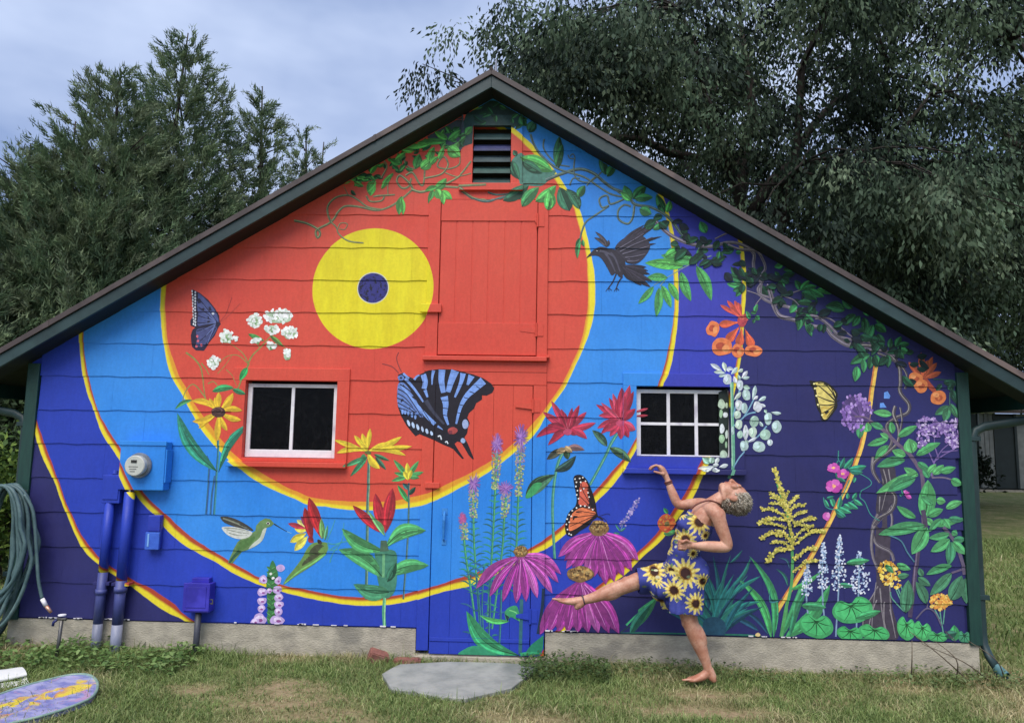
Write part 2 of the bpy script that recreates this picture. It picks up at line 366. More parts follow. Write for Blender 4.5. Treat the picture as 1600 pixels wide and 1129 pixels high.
# ---------- shingles, each its own piece
SEG = .061
ns = 0
for k in range(NC):
    off = .305 if k % 2 else 0.
    x = XL - off + random.uniform(-.02, .02)
    while x < XR:
        x0, x1 = max(x, XL), min(x+.61, XR); x += .61
        if x1-x0 < .03: continue
        x0 += .0005; x1 -= .0005
        brk = {x0, x1}
        for i in range(1, 10):
            q = x0 + (x1-x0)*i/10; brk.add(q)
        for h in HOLES:
            for e_ in h[:2]:
                if x0 < e_ < x1: brk.add(e_)
        if x0 < XM < x1: brk.add(XM)
        brk = sorted(brk); m2 = MB(); dy = random.uniform(-.0006, .0003)
        for a, c in zip(brk[:-1], brk[1:]):
            if c-a < 1e-4: continue
            za, zc, ta, tc_ = bk(k, a), bk(k, c), bk(k+1, a)+.012, bk(k+1, c)+.012
            ra, rc = rake(a)+.01, rake(c)+.01
            if ra <= za and rc <= zc: continue
            ta, tc_ = max(min(ta, ra), za+1e-4), max(min(tc_, rc), zc+1e-4)
            parts = [(za, zc, ta, tc_, True)]; mid = (a+c)/2
            for (h0, h1, g0, g1) in HOLES:
                if h0-1e-6 < mid < h1+1e-6:
                    np_ = []
                    for (p, q, r_, s_, lp) in parts:
                        if min(r_, s_) <= g0 or max(p, q) >= g1: np_.append((p, q, r_, s_, lp)); continue
                        if g0 > max(p, q)+.002: np_.append((p, q, g0, g0, lp))
                        if g1 < min(r_, s_)-.002: np_.append((g1, g1, r_, s_, False))
                    parts = np_
            for (p, q, r_, s_, lp) in parts:
                vs = [(a, ysurf(k, a, p)+dy, p), (c, ysurf(k, c, q)+dy, q), (c, ysurf(k, c, s_)+dy, s_), (a, ysurf(k, a, r_)+dy, r_)]
                m2.add(vs, [(0, 1, 2, 3)])
                if lp: m2.add([vs[0], vs[1], (c, .004, q+.0015), (a, .004, p+.0015)], [(3, 2, 1, 0)])
        if not m2.v: continue
        if k == 13 and x0 > .0: pass
        comp = list(range(len(m2.f))); key = {}
        def root_(i):
            while comp[i] != i: i = comp[i]
            return i
        for i, f in enumerate(m2.f):
            for q in f:
                kk = tuple(round(c_, 4) for c_ in m2.v[q])
                if kk in key: comp[root_(i)] = root_(key[kk])
                else: key[kk] = i
        for r0 in sorted({root_(i) for i in range(len(m2.f))}):
            m3 = MB()
            for i, f in enumerate(m2.f):
                if root_(i) == r0: m3.add([m2.v[q] for q in f], [tuple(range(len(f)))])
            m3.build('shingle', M_MURAL, wall_o); ns += 1
print('shingles', ns)
# ---------- foundation, corner boards
mb = MB(); n = 60
x0, x1 = XL-.085, XR+.07
for i in range(n):
    a, c = x0+(x1-x0)*i/n, x0+(x1-x0)*(i+1)/n
    if -.72 < (a+c)/2 < .29: zt = .055
    else: zt = ZB-.012
    mb.box(a, c, -.004, .2, -.25, zt)
f_o = mb.build('foundation', M_CONC, barn)
mb = MB().box(-.72, .29, -.035, .19, -.2, .048); mb.build('threshold', M_CONC, barn, .006)
for (a, c) in ((XL-.10, XL-.002), (XR+.002, XR+.092)):
    MB().box(a, c, -.024, .10, ZB-.02, rake(a if a < 0 else c)-.004).build('corner_board', M_GREEN2, barn, .004)
    m_ = MB()
    xs = a if a < 0 else c
    sgn = -1 if a < 0 else 1
    for k in range(7):
        z0 = ZB + k*EXPO; z1 = min(z0+EXPO+.01, 2.1)
        m_.add([(xs+sgn*.0, .10, z0), (xs, DEP, z0), (xs-sgn*.01, DEP, z1), (xs-sgn*.01, .10, z1)], [(0, 1, 2, 3)])
        m_.add([(xs, .10, z0), (xs, DEP, z0), (xs-sgn*.012, DEP, z0+.001), (xs-sgn*.012, .10, z0+.001)], [(0, 1, 2, 3)])
    m_.box(min(xs-sgn*.14, xs-sgn*.014), max(xs-sgn*.14, xs-sgn*.014), .1, DEP, -.2, rake(xs)+.08)
    m_.build('side_wall', M_GREEN2, barn)
m_ = MB(); m_.add([(XL-.09, DEP, -.2), (XR+.09, DEP, -.2), (XR+.09, DEP, rake(XR+.09)+.09), (XM, DEP, ZAP+.09), (XL-.09, DEP, rake(XL-.09)+.09)], [(0, 1, 2, 3, 4)])
m_.build('rear_wall', M_GREEN2, barn)
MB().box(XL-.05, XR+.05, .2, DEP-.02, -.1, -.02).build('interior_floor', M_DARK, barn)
# ---------- roof: slabs, drip edge, rake boards, soffit
OV, EAVE = .20, .44
roof = None
for sgn in (-1, 1):
    xe = (XL-.09-EAVE) if sgn < 0 else (XR+.09+EAVE)
    def sl(x, dz): return ZAP - SLOPE*abs(x-XM) + dz
    def slab(y0, y1, za, zb_, xa=XM, xb_=None, seg=1, jit=0):
        m_ = MB(); xb_ = xe if xb_ is None else xb_
        for i in range(seg):
            a, c = xa+(xb_-xa)*i/seg, xa+(xb_-xa)*(i+1)/seg
            if jit and i: pass
            j = [random.uniform(-jit, jit) for _ in range(4)] if jit else [0]*4
            m_.add([(a, y0, sl(a, za)), (c, y0, sl(c, za)), (c, y1, sl(c, za)), (a, y1, sl(a, za)), (a, y0, sl(a, zb_)), (c, y0, sl(c, zb_)), (c, y1, sl(c, zb_)), (a, y1, sl(a, zb_))],
              [(0,3,2,1),(4,5,6,7),(0,1,5,4),(1,2,6,5),(2,3,7,6),(3,0,4,7)])
        return m_
    if sgn < 0:
        roof = slab(-OV-.015, DEP+.2, .112, .148).build('roof', M_ROOF, barn)
    else:
        slab(-OV-.015, DEP+.2, .112, .148).build('roof', M_ROOF, barn)
    slab(-OV-.028, -OV-.0155, .103, .152, seg=1).build('drip_edge', M_EDGE, barn, .003)
    for j in (.22, .55, .83):
        xa = XM+(xe-XM)*j
        slab(-OV-.030, -OV-.0285, .101, .154, xa, xa+sgn*.02).build('drip_edge_seam', M_EDGE, barn)
    slab(-OV-.012, -OV+.012, .000, .102).build('rake_board', M_GREEN, barn, .004)
    slab(-OV+.0125, DEP+.15, .085, .111).build('roof_deck', M_SOFFIT, barn)
    slab(-OV+.0125, -.0, .004, .022, XM, xe).build('soffit', M_SOFFIT, barn)
    # level eave soffit, fascia and gutter
    xi = XL-.09 if sgn < 0 else XR+.09
    ze = sl(xe, .0)
    MB().box(min(xe, xe-sgn*.02), max(xe, xe-sgn*.02), -OV+.014, DEP+.1, ze-.02, ze+.12).build('eave_fascia', M_GREEN2, barn, .003)
    m_ = MB(); g = xe+sgn*.06
    prof = [(-.055, .05), (-.05, -.03), (0, -.055), (.045, -.03), (.058, .05)]
    for i in range(4):
        (p0, q0), (p1, q1) = prof[i], prof[i+1]
        m_.add([(g+p0, -OV+.05, ze+.06+q0), (g+p1, -OV+.05, ze+.06+q1), (g+p1, DEP, ze+.06+q1), (g+p0, DEP, ze+.06+q0)], [(0, 1, 2, 3)])
    m_.add([(g+p, -OV+.05, ze+.06+q) for p, q in prof], [(0, 1, 2, 3, 4)])
    m_.build('gutter', M_GREEN, barn)
    # downspout: from the gutter back to the corner, down the wall, kicked out at the foot
    xd = xi+sgn*.055
    yd = .07
    pts = [(g, yd-.06, ze+.02), (g, yd-.06, ze-.05), (g-sgn*.04, yd-.04, ze-.10), (xd+sgn*.10, yd, ze-.155), (xd+sgn*.03, yd, ze-.19), (xd, yd, ze-.26), (xd, yd, .9), (xd, yd, .30), (xd, yd-.01, .22), (xd+sgn*.008, yd-.05, .15), (xd+sgn*.022, yd-.11, .08)]
    m_ = MB().tube(pts, .036, 12, flat=.75)
    dn = m_.build('downspout', M_GREEN, barn, smooth=True)
    for zz in (1.75, .55): MB().box(xd-.048, xd+.048, yd-.038, yd+.0, zz, zz+.035).build('strap', M_GREEN, dn, .003)
    m_ = MB().tube([(xd+sgn*.022, yd-.11, .08), (xd+sgn*.042, yd-.185, .035)], [.038, .043], 12, flat=.75, cap=False); m_.build('outlet', simple('faded_teal_elbow', G((96,140,146)), G((74,116,122)), .5, 9), dn, smooth=True)
MB().tube([(XM+.03, -OV+.05, ZAP+.14), (XM+.032, -OV+.05, ZAP+.27)], [.012, .007], 6).build('ridge_rod', M_GALV, barn)
MB().tube([(XM-.002, -OV-.03, ZAP+.150), (XM-.002, DEP, ZAP+.150)], .016, 6).build('ridge_cap', M_ROOF, barn)
# ---------- louvred vent
vent = MB()
a, c, z0, z1 = -.451, .058, 3.756, 4.386; o0, o1, p0, p1 = -.352, -.036, 3.794, 4.291
vent = empty('vent', (0, 0, 0)); vent.parent = barn
MB().box(a, o0, -.024, .012, z0, z1).build('casing', M_MURAL, vent, .003)
MB().box(o1, c, -.024, .012, z0, z1).build('casing', M_MURAL, vent, .003)
MB().box(o0+.0005, o1-.0005, -.022, .012, p1, z1).build('casing', simple('vent_head_paint', G((52,74,84)), G((40,60,66)), .6, 9), vent, .003)
MB().box(a-.01, c+.01, -.036, .012, z0-.022, p0).build('sill', M_MURAL, vent, .003)
slc = [(56,84,84), (82,86,132), (78,96,100), (72,104,98), (60,84,82)]
for i in range(5):
    zc = p1 - .088 - i*.0965; m_ = MB(); w = (o0+.004, o1-.004); hh = .03
    m_.add([(w[0], -.012, zc-hh), (w[1], -.012, zc-hh), (w[1], .05, zc+.035), (w[0], .05, zc+.035), (w[0], -.012, zc-hh+.016), (w[1], -.012, zc-hh+.016), (w[1], .05, zc+.05), (w[0], .05, zc+.05)],
           [(0,3,2,1),(4,5,6,7),(0,1,5,4),(1,2,6,5),(2,3,7,6),(3,0,4,7)])
    m_.build('slat', simple('slat_paint', G(slc[i]), G(tuple(int(v*.8) for v in slc[i])), .6, 9), vent, .002)
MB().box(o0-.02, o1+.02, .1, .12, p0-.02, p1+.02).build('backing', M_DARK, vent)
# ---------- windows
def window(w, h, nx, nz, sill, label):
    x0, x1, z0, z1 = w; a, c, g0, g1 = h
    wo_ = empty('window', (0, 0, 0)); wo_.parent = barn; wo_['label'] = label
    MB().box(a, c, -.024, .012, z1, g1).build('casing', M_MURAL, wo_, .003)
    MB().box(a, x0, -.0235, .012, g0+.03, z1-.0005).build('casing', M_MURAL, wo_, .003)
    MB().box(x1, c, -.0235, .012, g0+.03, z1-.0005).build('casing', M_MURAL, wo_, .003)
    MB().box(x0-.002, x1+.002, -.022, .012, g0+.031, z0).build('casing', M_MURAL, wo_, .003)
    MB().box(a-.004, c+.004, -.062, .012, g0-.012, g0+.03).build('sill', M_MURAL, wo_, .006)
    # reveal
    m_ = MB()
    for (p, q) in (((x0-.004, x0), (z0, z1)), ((x1, x1+.004), (z0, z1)), ((x0, x1), (z1, z1+.004)), ((x0, x1), (z0-.004, z0))):
        m_.box(p[0], p[1], .0125, .11, q[0], q[1])
    m_.build('jamb', M_MURAL, wo_)
    sf = .036; yb = (.030, .062); X0, X1, Z0, Z1 = x0+.003, x1-.003, z0+.003, z1-.022
    bot = sill
    s_ = MB(); s_.box(X0, X0+sf, *yb, Z0, Z1); s_.box(X1-sf, X1, *yb, Z0, Z1); s_.box(X0+sf, X1-sf, yb[0]+.0008, yb[1], Z1-.03, Z1-.0005); s_.box(X0+sf, X1-sf, yb[0]+.0008, yb[1], Z0+.0005, Z0+bot)
    sash = s_.build('sash', M_WHITE, wo_, .003)
    gx0, gx1, gz0, gz1 = X0+sf, X1-sf, Z0+bot, Z1-.03
    for i in range(1, nx):
        xx = gx0+(gx1-gx0)*i/nx; MB().box(xx-.013, xx+.013, yb[0]+.003, yb[1]-.003, gz0, gz1).build('muntin', M_WHITE, sash, .002)
    for j in range(1, nz):
        zz = gz0+(gz1-gz0)*j/nz
        for i in range(nx):
            MB().box(gx0+(gx1-gx0)*i/nx+(.0135 if i else 0), gx0+(gx1-gx0)*(i+1)/nx-(.0135 if i < nx-1 else 0), yb[0]+.0045, yb[1]-.0045, zz-.011, zz+.011).build('muntin', M_WHITE, sash, .002)
    for i in range(nx):
        for j in range(nz):
            xa, xc = gx0+(gx1-gx0)*i/nx, gx0+(gx1-gx0)*(i+1)/nx; za, zc = gz0+(gz1-gz0)*j/nz, gz0+(gz1-gz0)*(j+1)/nz
            MB().box(xa, xc, .046, .049, za, zc).build('pane', M_GLASS, sash)
    return wo_
w1 = window(WIN[0], HOLES[2], 2, 1, .062, 'two-pane white sash window in a red frame')
w2 = window(WIN[1], HOLES[3], 3, 2, .012, 'six-pane white sash window in a blue frame')
# ---------- hatch and door
hatch = empty('hatch', (0, 0, 0)); hatch.parent = barn; hatch['label'] = 'red boarded loft hatch above the door'
hx0, hx1, hz0, hz1 = -.600, .192, 2.360, 3.655
MB().box(-.702, hx0-.004, -.026, .012, 2.36, 3.662).build('casing', M_MURAL, hatch, .003)
MB().box(hx1+.004, .279, -.026, .012, 2.36, 3.662).build('casing', M_MURAL, hatch, .003)
MB().box(-.715, .278, -.062, .012, 2.322, 2.359).build('sill', M_MURAL, hatch, .006)
MB().box(.272, .30, -.05, .0, 2.352, 2.372).build('sill_block', M_MURAL, hatch, .003)
zlo, zhi = 2.63, 3.475
nb = 6
for i in range(nb):
    a, c = hx0+(hx1-hx0)*i/nb, hx0+(hx1-hx0)*(i+1)/nb
    MB().box(a+.004, c-.004, -.020, .010, hz0+.012, hz1).build('plank', M_MURAL, hatch, .004)
    if i: MB().box(a-.010, a+.010, -.017, .008, zlo, zhi).build('plank_bead', M_MURAL, hatch, .004)
MB().box(hx0+.002, hx1-.002, -.027, -.0205, zhi, hz1-.002).build('batten', M_MURAL, hatch, .002)
MB().box(hx0+.002, hx1-.002, -.0275, -.0205, hz0+.012, zlo).build('batten', M_MURAL, hatch, .002)
la, lz = wall(659, 484), 0
MB().box(-.745, -.575, -.050, -.0262, wall(660, 489)[1], wall(660, 476)[1]).build('latch', M_MURAL, hatch, .004)
def hinge(x, z, parent, ln=.12):
    h_ = MB(); h_.tube([(x, -.033, z-.055), (x, -.033, z+.055)], .009, 8); h_.box(x+.004, x+.055, -.031, -.0255, z-.05, z+.05)
    h_.add([(x-.004, -.031, z-.028), (x-.004, -.031, z+.028), (x-ln, -.031, z+.012), (x-ln, -.031, z-.012), (x-.004, -.0272, z-.028), (x-.004, -.0272, z+.028), (x-ln, -.0272, z+.012), (x-ln, -.0272, z-.012)],
           [(0,1,2,3),(4,7,6,5),(0,4,5,1),(1,5,6,2),(2,6,7,3),(3,7,4,0)])
    return h_.build('hinge', M_MURAL, parent)
hinge(hx1, wall(838, 346)[1], hatch, .02); hinge(hx1, wall(837, 516)[1], hatch, .13)
door = empty('door', (0, 0, 0)); door.parent = barn; door['label'] = 'painted plank door with a pale blue pull handle'
dx0, dx1, dz0, dz1 = -.604, .170, .062, 2.128
MB().box(-.702, dx0-.006, -.025, .012, .085, 2.13).build('casing', M_MURAL, door, .003)
MB().box(dx1+.006, .279, -.025, .012, .065, 2.13).build('casing', M_MURAL, door, .003)
MB().box(-.702, .279, -.0225, .012, 2.236, 2.320).build('header', M_MURAL, door, .003)
MB().box(-.702, .279, -.0205, .012, 2.134, 2.233).build('header', M_MURAL, door, .003)
nb = 5
for i in range(nb):
    a, c = dx0+(dx1-dx0)*i/nb, dx0+(dx1-dx0)*(i+1)/nb
    MB().box(a+.0008, c-.0008, -.018, .010, dz0, dz1).build('plank', M_MURAL, door, .0012)
MB().box(dx0+.002, dx1-.002, -.024, -.0185, .155, .185).build('batten', M_MURAL, door, .004)
hinge(dx1+.003, wall(831, 634)[1], door, .14); hinge(dx1+.003, wall(828, 961)[1], door, .11)
x_, z_ = wall(677, 757); MB().box(x_-.06, x_+.055, -.04, -.0255, z_-.025, z_+.02).build('turn_latch', M_MURAL, door, .004)
x_, zt = wall(695.5, 799); _, zb_ = wall(695.5, 848)
hd = MB().tube([(x_, -.02, zt), (x_, -.045, zt-.02), (x_, -.055, zt-.06), (x_-.002, -.05, (zt+zb_)/2-.02), (x_-.002, -.045, zb_+.04), (x_, -.02, zb_+.02)], [.010, .013, .016, .012, .009, .008], 10, flat=.8)
hd.box(x_-.022, x_+.022, -.022, -.018, zt-.02, zt+.03); hd.box(x_-.018, x_+.018, -.022, -.018, zb_-.01, zb_+.03)
hd.build('handle', simple('handle_paint', G((70,148,222)), G((48,120,200)), .4, 30), door, smooth=False)
# ================================================================== painted motifs: thin paint films that follow shingles, boards and casings
RECTS = [(-.702, .279, 2.322, 2.359, -.062), (-.60, .192, 3.475, 3.655, -.027), (-.60, .192, 2.372, 2.63, -.0275), (-.60, .192, 2.36, 3.655, -.020), (-.702, .279, 2.36, 3.662, -.026),
         (-.702, .279, 2.236, 2.322, -.0225), (-.702, .279, 2.131, 2.236, -.0205), (-.604, .170, .155, .185, -.024), (-.607, .173, .062, 2.131, -.018), (-.702, .279, .065, 2.131, -.025),
         (-.352, -.036, 3.794, 4.291, None), (-.461, .068, 3.734, 3.794, -.036), (-.451, .058, 3.756, 4.386, -.024),
         (WIN[0][0], WIN[0][1], WIN[0][2], WIN[0][3], None), (-2.260, -1.298, 1.456, 1.498, -.062), (-2.256, -1.302, 1.468, 2.246, -.024),
         (WIN[1][0], WIN[1][1], WIN[1][2], WIN[1][3], None), (.880, 1.826, 1.456, 1.498, -.062), (.884, 1.822, 1.468, 2.242, -.024)]
def split(poly, fn):
    """convex polygon cut by fn(p) = 0: (fn >= 0 part, fn < 0 part)"""
    v = [fn(p) for p in poly]
    if min(v) >= 0: return poly, []
    if max(v) < 0: return [], poly
    A, B = [], []
    n = len(poly)
    for i in range(n):
        p, q, a, b_ = poly[i], poly[(i+1) % n], v[i], v[(i+1) % n]
        (A if a >= 0 else B).append(p)
        if (a >= 0) != (b_ >= 0):
            t = a/(a-b_); m_ = (p[0]+(q[0]-p[0])*t, p[1]+(q[1]-p[1])*t); A.append(m_); B.append(m_)
    return A, B
def sub_tri(tri, L=.09):
    a, b_, c = tri; d = [math.dist(a, b_), math.dist(b_, c), math.dist(c, a)]; m_ = max(d)
    if m_ <= L: return [tri]
    i = d.index(m_); p, q, r = (tri[i], tri[(i+1) % 3], tri[(i+2) % 3]); h = ((p[0]+q[0])/2, (p[1]+q[1])/2)
    return sub_tri((p, h, r), L) + sub_tri((h, q, r), L)
def cr_spline(pts, closed=False, n=6):
    P = [Vector(p) for p in pts]; m_ = len(P); out = []
    rng = range(m_) if closed else range(m_-1)
    for i in rng:
        if closed: a, b_, c, d = P[(i-1) % m_], P[i], P[(i+1) % m_], P[(i+2) % m_]
        else: a, b_, c, d = P[max(i-1, 0)], P[i], P[i+1], P[min(i+2, m_-1)]
        for k in range(n):
            t = k/n
            out.append(.5*((2*b_)+(-a+c)*t+(2*a-5*b_+4*c-d)*t*t+(-a+3*b_-3*c+d)*t**3))
    if not closed: out.append(P[-1])
    return [tuple(p) for p in out]
def shade(c, f): return tuple(max(0, min(255, v*f)) for v in c)
def lerp(a, b_, t): return tuple(x+(y-x)*t for x, y in zip(a, b_))
def paintc(c): return tuple(min(255, v*.93+22) for v in c) if max(c) > 90 else tuple(v*.95+9 for v in c)
class Motif:
    def __init__(s, name, label=None, level=0, T=(0, 0, 1), plane=None, parent=None):
        s.name, s.label, s.level, s.T, s.plane, s.parent = name, label, level, T, plane, parent or wall_o
        s.v, s.f, s.c = [], [], []; s.k = 0; s.rnd = random.Random(name+str(label)+str(T))
    def P(s, p): return (s.T[0]+p[0]/s.T[2], s.T[1]+p[1]/s.T[2])
    def U(s): return s.T[2]
    def emit(s, poly, y, surf, col):
        n = len(s.v)
        for p in poly: s.v.append((p[0], (y if surf is None else ysurf(surf, p[0], p[1])) - s.off, p[1]))
        s.f.append(tuple(range(n, n+len(poly)))); s.c.append(col)
    def tri(s, tri, col):
        for q in sub_tri(tri):
            todo = [list(q)]
            if s.plane is not None:
                s.emit(list(q), s.plane, None, col); continue
            for (x0, x1, z0, z1, y) in RECTS:
                if y is None: inset = 0
                nxt = []
                for poly in todo:
                    xs = [p[0] for p in poly]; zs = [p[1] for p in poly]
                    if max(xs) <= x0 or min(xs) >= x1 or max(zs) <= z0 or min(zs) >= z1: nxt.append(poly); continue
                    cur = poly
                    for fn in (lambda p: p[0]-x0, lambda p: x1-p[0], lambda p: p[1]-z0, lambda p: z1-p[1]):
                        cur, out = split(cur, fn)
                        if len(out) > 2: nxt.append(out)
                        if len(cur) < 3: break
                    if len(cur) > 2 and y is not None: s.emit(cur, y, None, col)
                todo = nxt
                if not todo: break
            for poly in todo:
                for fn in (lambda p: p[1]-bk(0, p[0])-.001, lambda p: p[0]-XL, lambda p: XR-p[0], lambda p: rake(p[0])-p[1]):
                    if len(poly) > 2: poly, _ = split(poly, fn)
                if len(poly) < 3: continue
                ks = [vmap(*p) for p in poly]
                for k in range(int(math.floor(min(ks))), int(math.floor(max(ks)))+1):
                    a, _ = split(poly, lambda p: vmap2(k, p)); 
                    if len(a) < 3: continue
                    _, a = split(a, lambda p: vmap2(k+1, p))
                    if len(a) > 2: s.emit(a, None, k, col)
    def poly(s, pts, col, smooth=False, n=5):
        s.k += 1; s.off = .0005 + s.level*.0008 + s.k*.00001
        if smooth: pts = cr_spline(pts, True, n)
        W2 = [wall(*s.P(p)) for p in pts] if s.plane is None else [wall(*s.P(p), s.plane) for p in pts]
        c = G(paintc(col))
        for t in tessellate_polygon([[Vector((a, b_, 0)) for a, b_ in W2]]):
            s.tri(tuple(W2[i] for i in t), c)
        return s
    def stroke(s, pts, w, col, n=6, taper=True, w2=None):
        """ribbon along a spline; w width in zoom pixels, tapering to w2"""
        if len(pts) > 2: pts = cr_spline(pts, False, n)
        m_ = len(pts); L, Rr = [], []
        for i, p in enumerate(pts):
            a, b_ = pts[max(i-1, 0)], pts[min(i+1, m_-1)]; dx, dy = b_[0]-a[0], b_[1]-a[1]; d = math.hypot(dx, dy) or 1
            t = i/(m_-1); ww = (w + ((w2 if w2 is not None else w)-w)*t)/2
            L.append((p[0]-dy/d*ww, p[1]+dx/d*ww)); Rr.append((p[0]+dy/d*ww, p[1]-dx/d*ww))
        s.k += 1; s.off = .0005 + s.level*.0008 + s.k*.00001
        pl = 0 if s.plane is None else s.plane
        L = [wall(*s.P(p), pl) for p in L]; Rr = [wall(*s.P(p), pl) for p in Rr]; c = G(paintc(col))
        for i in range(m_-1):
            s.tri((L[i], Rr[i], Rr[i+1]), c); s.tri((L[i], Rr[i+1], L[i+1]), c)
        return s
    def leaf(s, a, b_, w, col, bend=0., dark=.62, light=1.3, vein=True, belly=.45, tipw=0.0, n=10, split_tone=True):
        """leaf or petal from a to b_, full width w"""
        ax, ay = a; bx, by = b_; dx, dy = bx-ax, by-ay; d = math.hypot(dx, dy) or 1; nx, ny = -dy/d, dx/d
        def pt(t, o):
            bo = bend*d*math.sin(math.pi*t); return (ax+dx*t+nx*(bo+o), ay+dy*t+ny*(bo+o))
        def wd(t):
            q = t**(math.log(.5)/math.log(belly)); return w/2*(max(0, math.sin(math.pi*q))**.8)*(1-tipw*t*0) + (w/2*tipw*t)
        up_ = [pt(i/n, wd(i/n)) for i in range(n+1)]; lo = [pt(i/n, -wd(i/n)) for i in range(n, -1, -1)]
        s.poly(up_ + lo[1:-1], col)
        if split_tone:
            mid = [pt(i/n, 0) for i in range(n, -1, -1)]
            s.poly([pt(i/n, wd(i/n)*.98) for i in range(n+1)] + mid[1:-1], shade(col, 1-(1-dark)*.75))
        if w/s.T[2] > 8 and light:
            for _ in range(5):
                o = s.rnd.uniform(-.8, .8); t0 = s.rnd.uniform(.08, .45); t1 = t0+s.rnd.uniform(.2, .4)
                s.stroke([pt(t0, wd(t0)*o), pt((t0+t1)/2, wd((t0+t1)/2)*o), pt(t1, wd(t1)*o*.9)], w*s.rnd.uniform(.05, .11), shade(col, s.rnd.uniform(.72, 1.28)), 3, w2=w*.03)
        if light and light != 1:
            s.stroke([pt(t, -wd(t)*.55) for t in (.18, .4, .62, .82)], w*.16, shade(col, light), 4, w2=w*.05)
        if vein: s.stroke([pt(t, 0) for t in (.0, .3, .6, .92)], max(w*.07, .6*s.T[2]), shade(col, .5 if light else .6), 4, w2=.3*s.T[2])
        return s
    def petal(s, a, b_, w, col, bend=0., belly=.6, light=1.25, dark=.72):
        return s.leaf(a, b_, w, col, bend, dark, light, False, belly)
    def blob(s, cx, cy, rx, ry, col, n=9, jit=.15, rot=0):
        pts = []
        for i in range(n):
            q = 2*math.pi*i/n; f = 1+s.rnd.uniform(-jit, jit); x, y = rx*f*math.cos(q), ry*f*math.sin(q)
            pts.append((cx+x*math.cos(rot)-y*math.sin(rot), cy+x*math.sin(rot)+y*math.cos(rot)))
        return s.poly(pts, col, n > 6, 3)
    def dots(s, cx, cy, rx, ry, n, r, cols, jit=.3, rot=0):
        for _ in range(n):
            q = s.rnd.uniform(0, 6.283); d = math.sqrt(s.rnd.random()); x, y = rx*d*math.cos(q), ry*d*math.sin(q)
            s.blob(cx+x*math.cos(rot)-y*math.sin(rot), cy+x*math.sin(rot)+y*math.cos(rot), r*s.rnd.uniform(.7, 1.2), r*s.rnd.uniform(.7, 1.2), s.rnd.choice(cols), 6, jit)
        return s
    def done(s):
        me = bpy.data.meshes.new(s.name); me.from_pydata(s.v, [], s.f)
        at = me.color_attributes.new('Col', 'FLOAT_COLOR', 'CORNER')
        buf = np.ones((len(me.loops), 4), np.float32); k = 0
        for f, c in zip(s.f, s.c): buf[k:k+len(f), :3] = c; k += len(f)
        at.data.foreach_set('color', buf.ravel())
        me.materials.append(M_MOTIF)
        o = link(s.name, me, s.parent)
        if s.label: o['label'] = s.label
        return o
def vmap2(k, p): return p[1]-bk(k, p[0]) if k > 0 else p[1]-bk(0, p[0])+1e-9
Z = dict(A1=(0,500,3.7625), A2=(0,780,3.235), A3=(230,400,4.5167), A4=(260,570,4.5167), A5=(320,740,4.342), A6=(460,160,4.7033), A7=(720,120,3.7639), A8=(560,530,4.91),
         B1=(660,640,5.1333), B2=(660,820,4.703), B3=(820,580,5.1333), B4=(960,560,5.1333), B5=(840,720,3.05), B6=(1140,680,3.3192), B7=(1300,520,3.7633), B8=(1300,780,3.7633),
         C1=(860,320,5.3333), C2=(1080,360,4.3412), C3=(640,280,3.5269))
GR, GR2, TEAL, STEM = (70,150,70), (58,128,72), (40,120,110), (96,128,70)
# ---------- blue butterfly, left
m = Motif('painted_butterfly', 'dark blue butterfly painted with wings folded above white flowers', 1, Z['A3'])
m.poly([(322,236),(375,262),(432,308),(482,370),(510,420),(513,460),(522,482),(506,502),(480,562),(440,612),(402,668),(345,665),(318,640),(311,560),(323,520),(342,505),(308,490),(306,455),(322,430),(328,360),(315,300)], (34,30,56))
m.poly([(352,262),(420,312),(472,372),(500,430),(500,470),(430,480),(360,490),(362,400)], (62,72,128), True)
m.poly([(352,520),(430,505),(495,500),(470,560),(430,608),(390,640),(350,630),(356,580)], (58,64,116), True)
for i, (a, b_) in enumerate([((500,470),(368,300)),((500,472),(365,360)),((502,476),(362,420)),((500,480),(356,470)),((500,490),(352,530)),((495,500),(375,600)),((490,505),(412,640))]):
    m.stroke([a, b_], 5, (30,30,62), w2=7)
    m.stroke([(a[0]-14, a[1]-8), lerp((a[0]-14, a[1]-8), (b_[0]+4, b_[1]+10), .8)], 8, (92,106,164), w2=3)
for y in range(248, 495, 21): m.blob(322+(y-248)*.035+m.rnd.uniform(-3, 3), y, 5, 8, (226,226,232)); m.blob(342, y+8, 6, 8, (210,214,226))
for x, y in ((357,568),(362,600),(349,636),(385,628)): m.blob(x, y, 8, 10, (214,90,110))
m.blob(466,405,9,9,(200,206,224)); m.stroke([(513,462),(560,405),(600,292)], 3, (150,50,50)); m.stroke([(513,468),(566,430),(660,335)], 3, (168,56,52)); m.done()
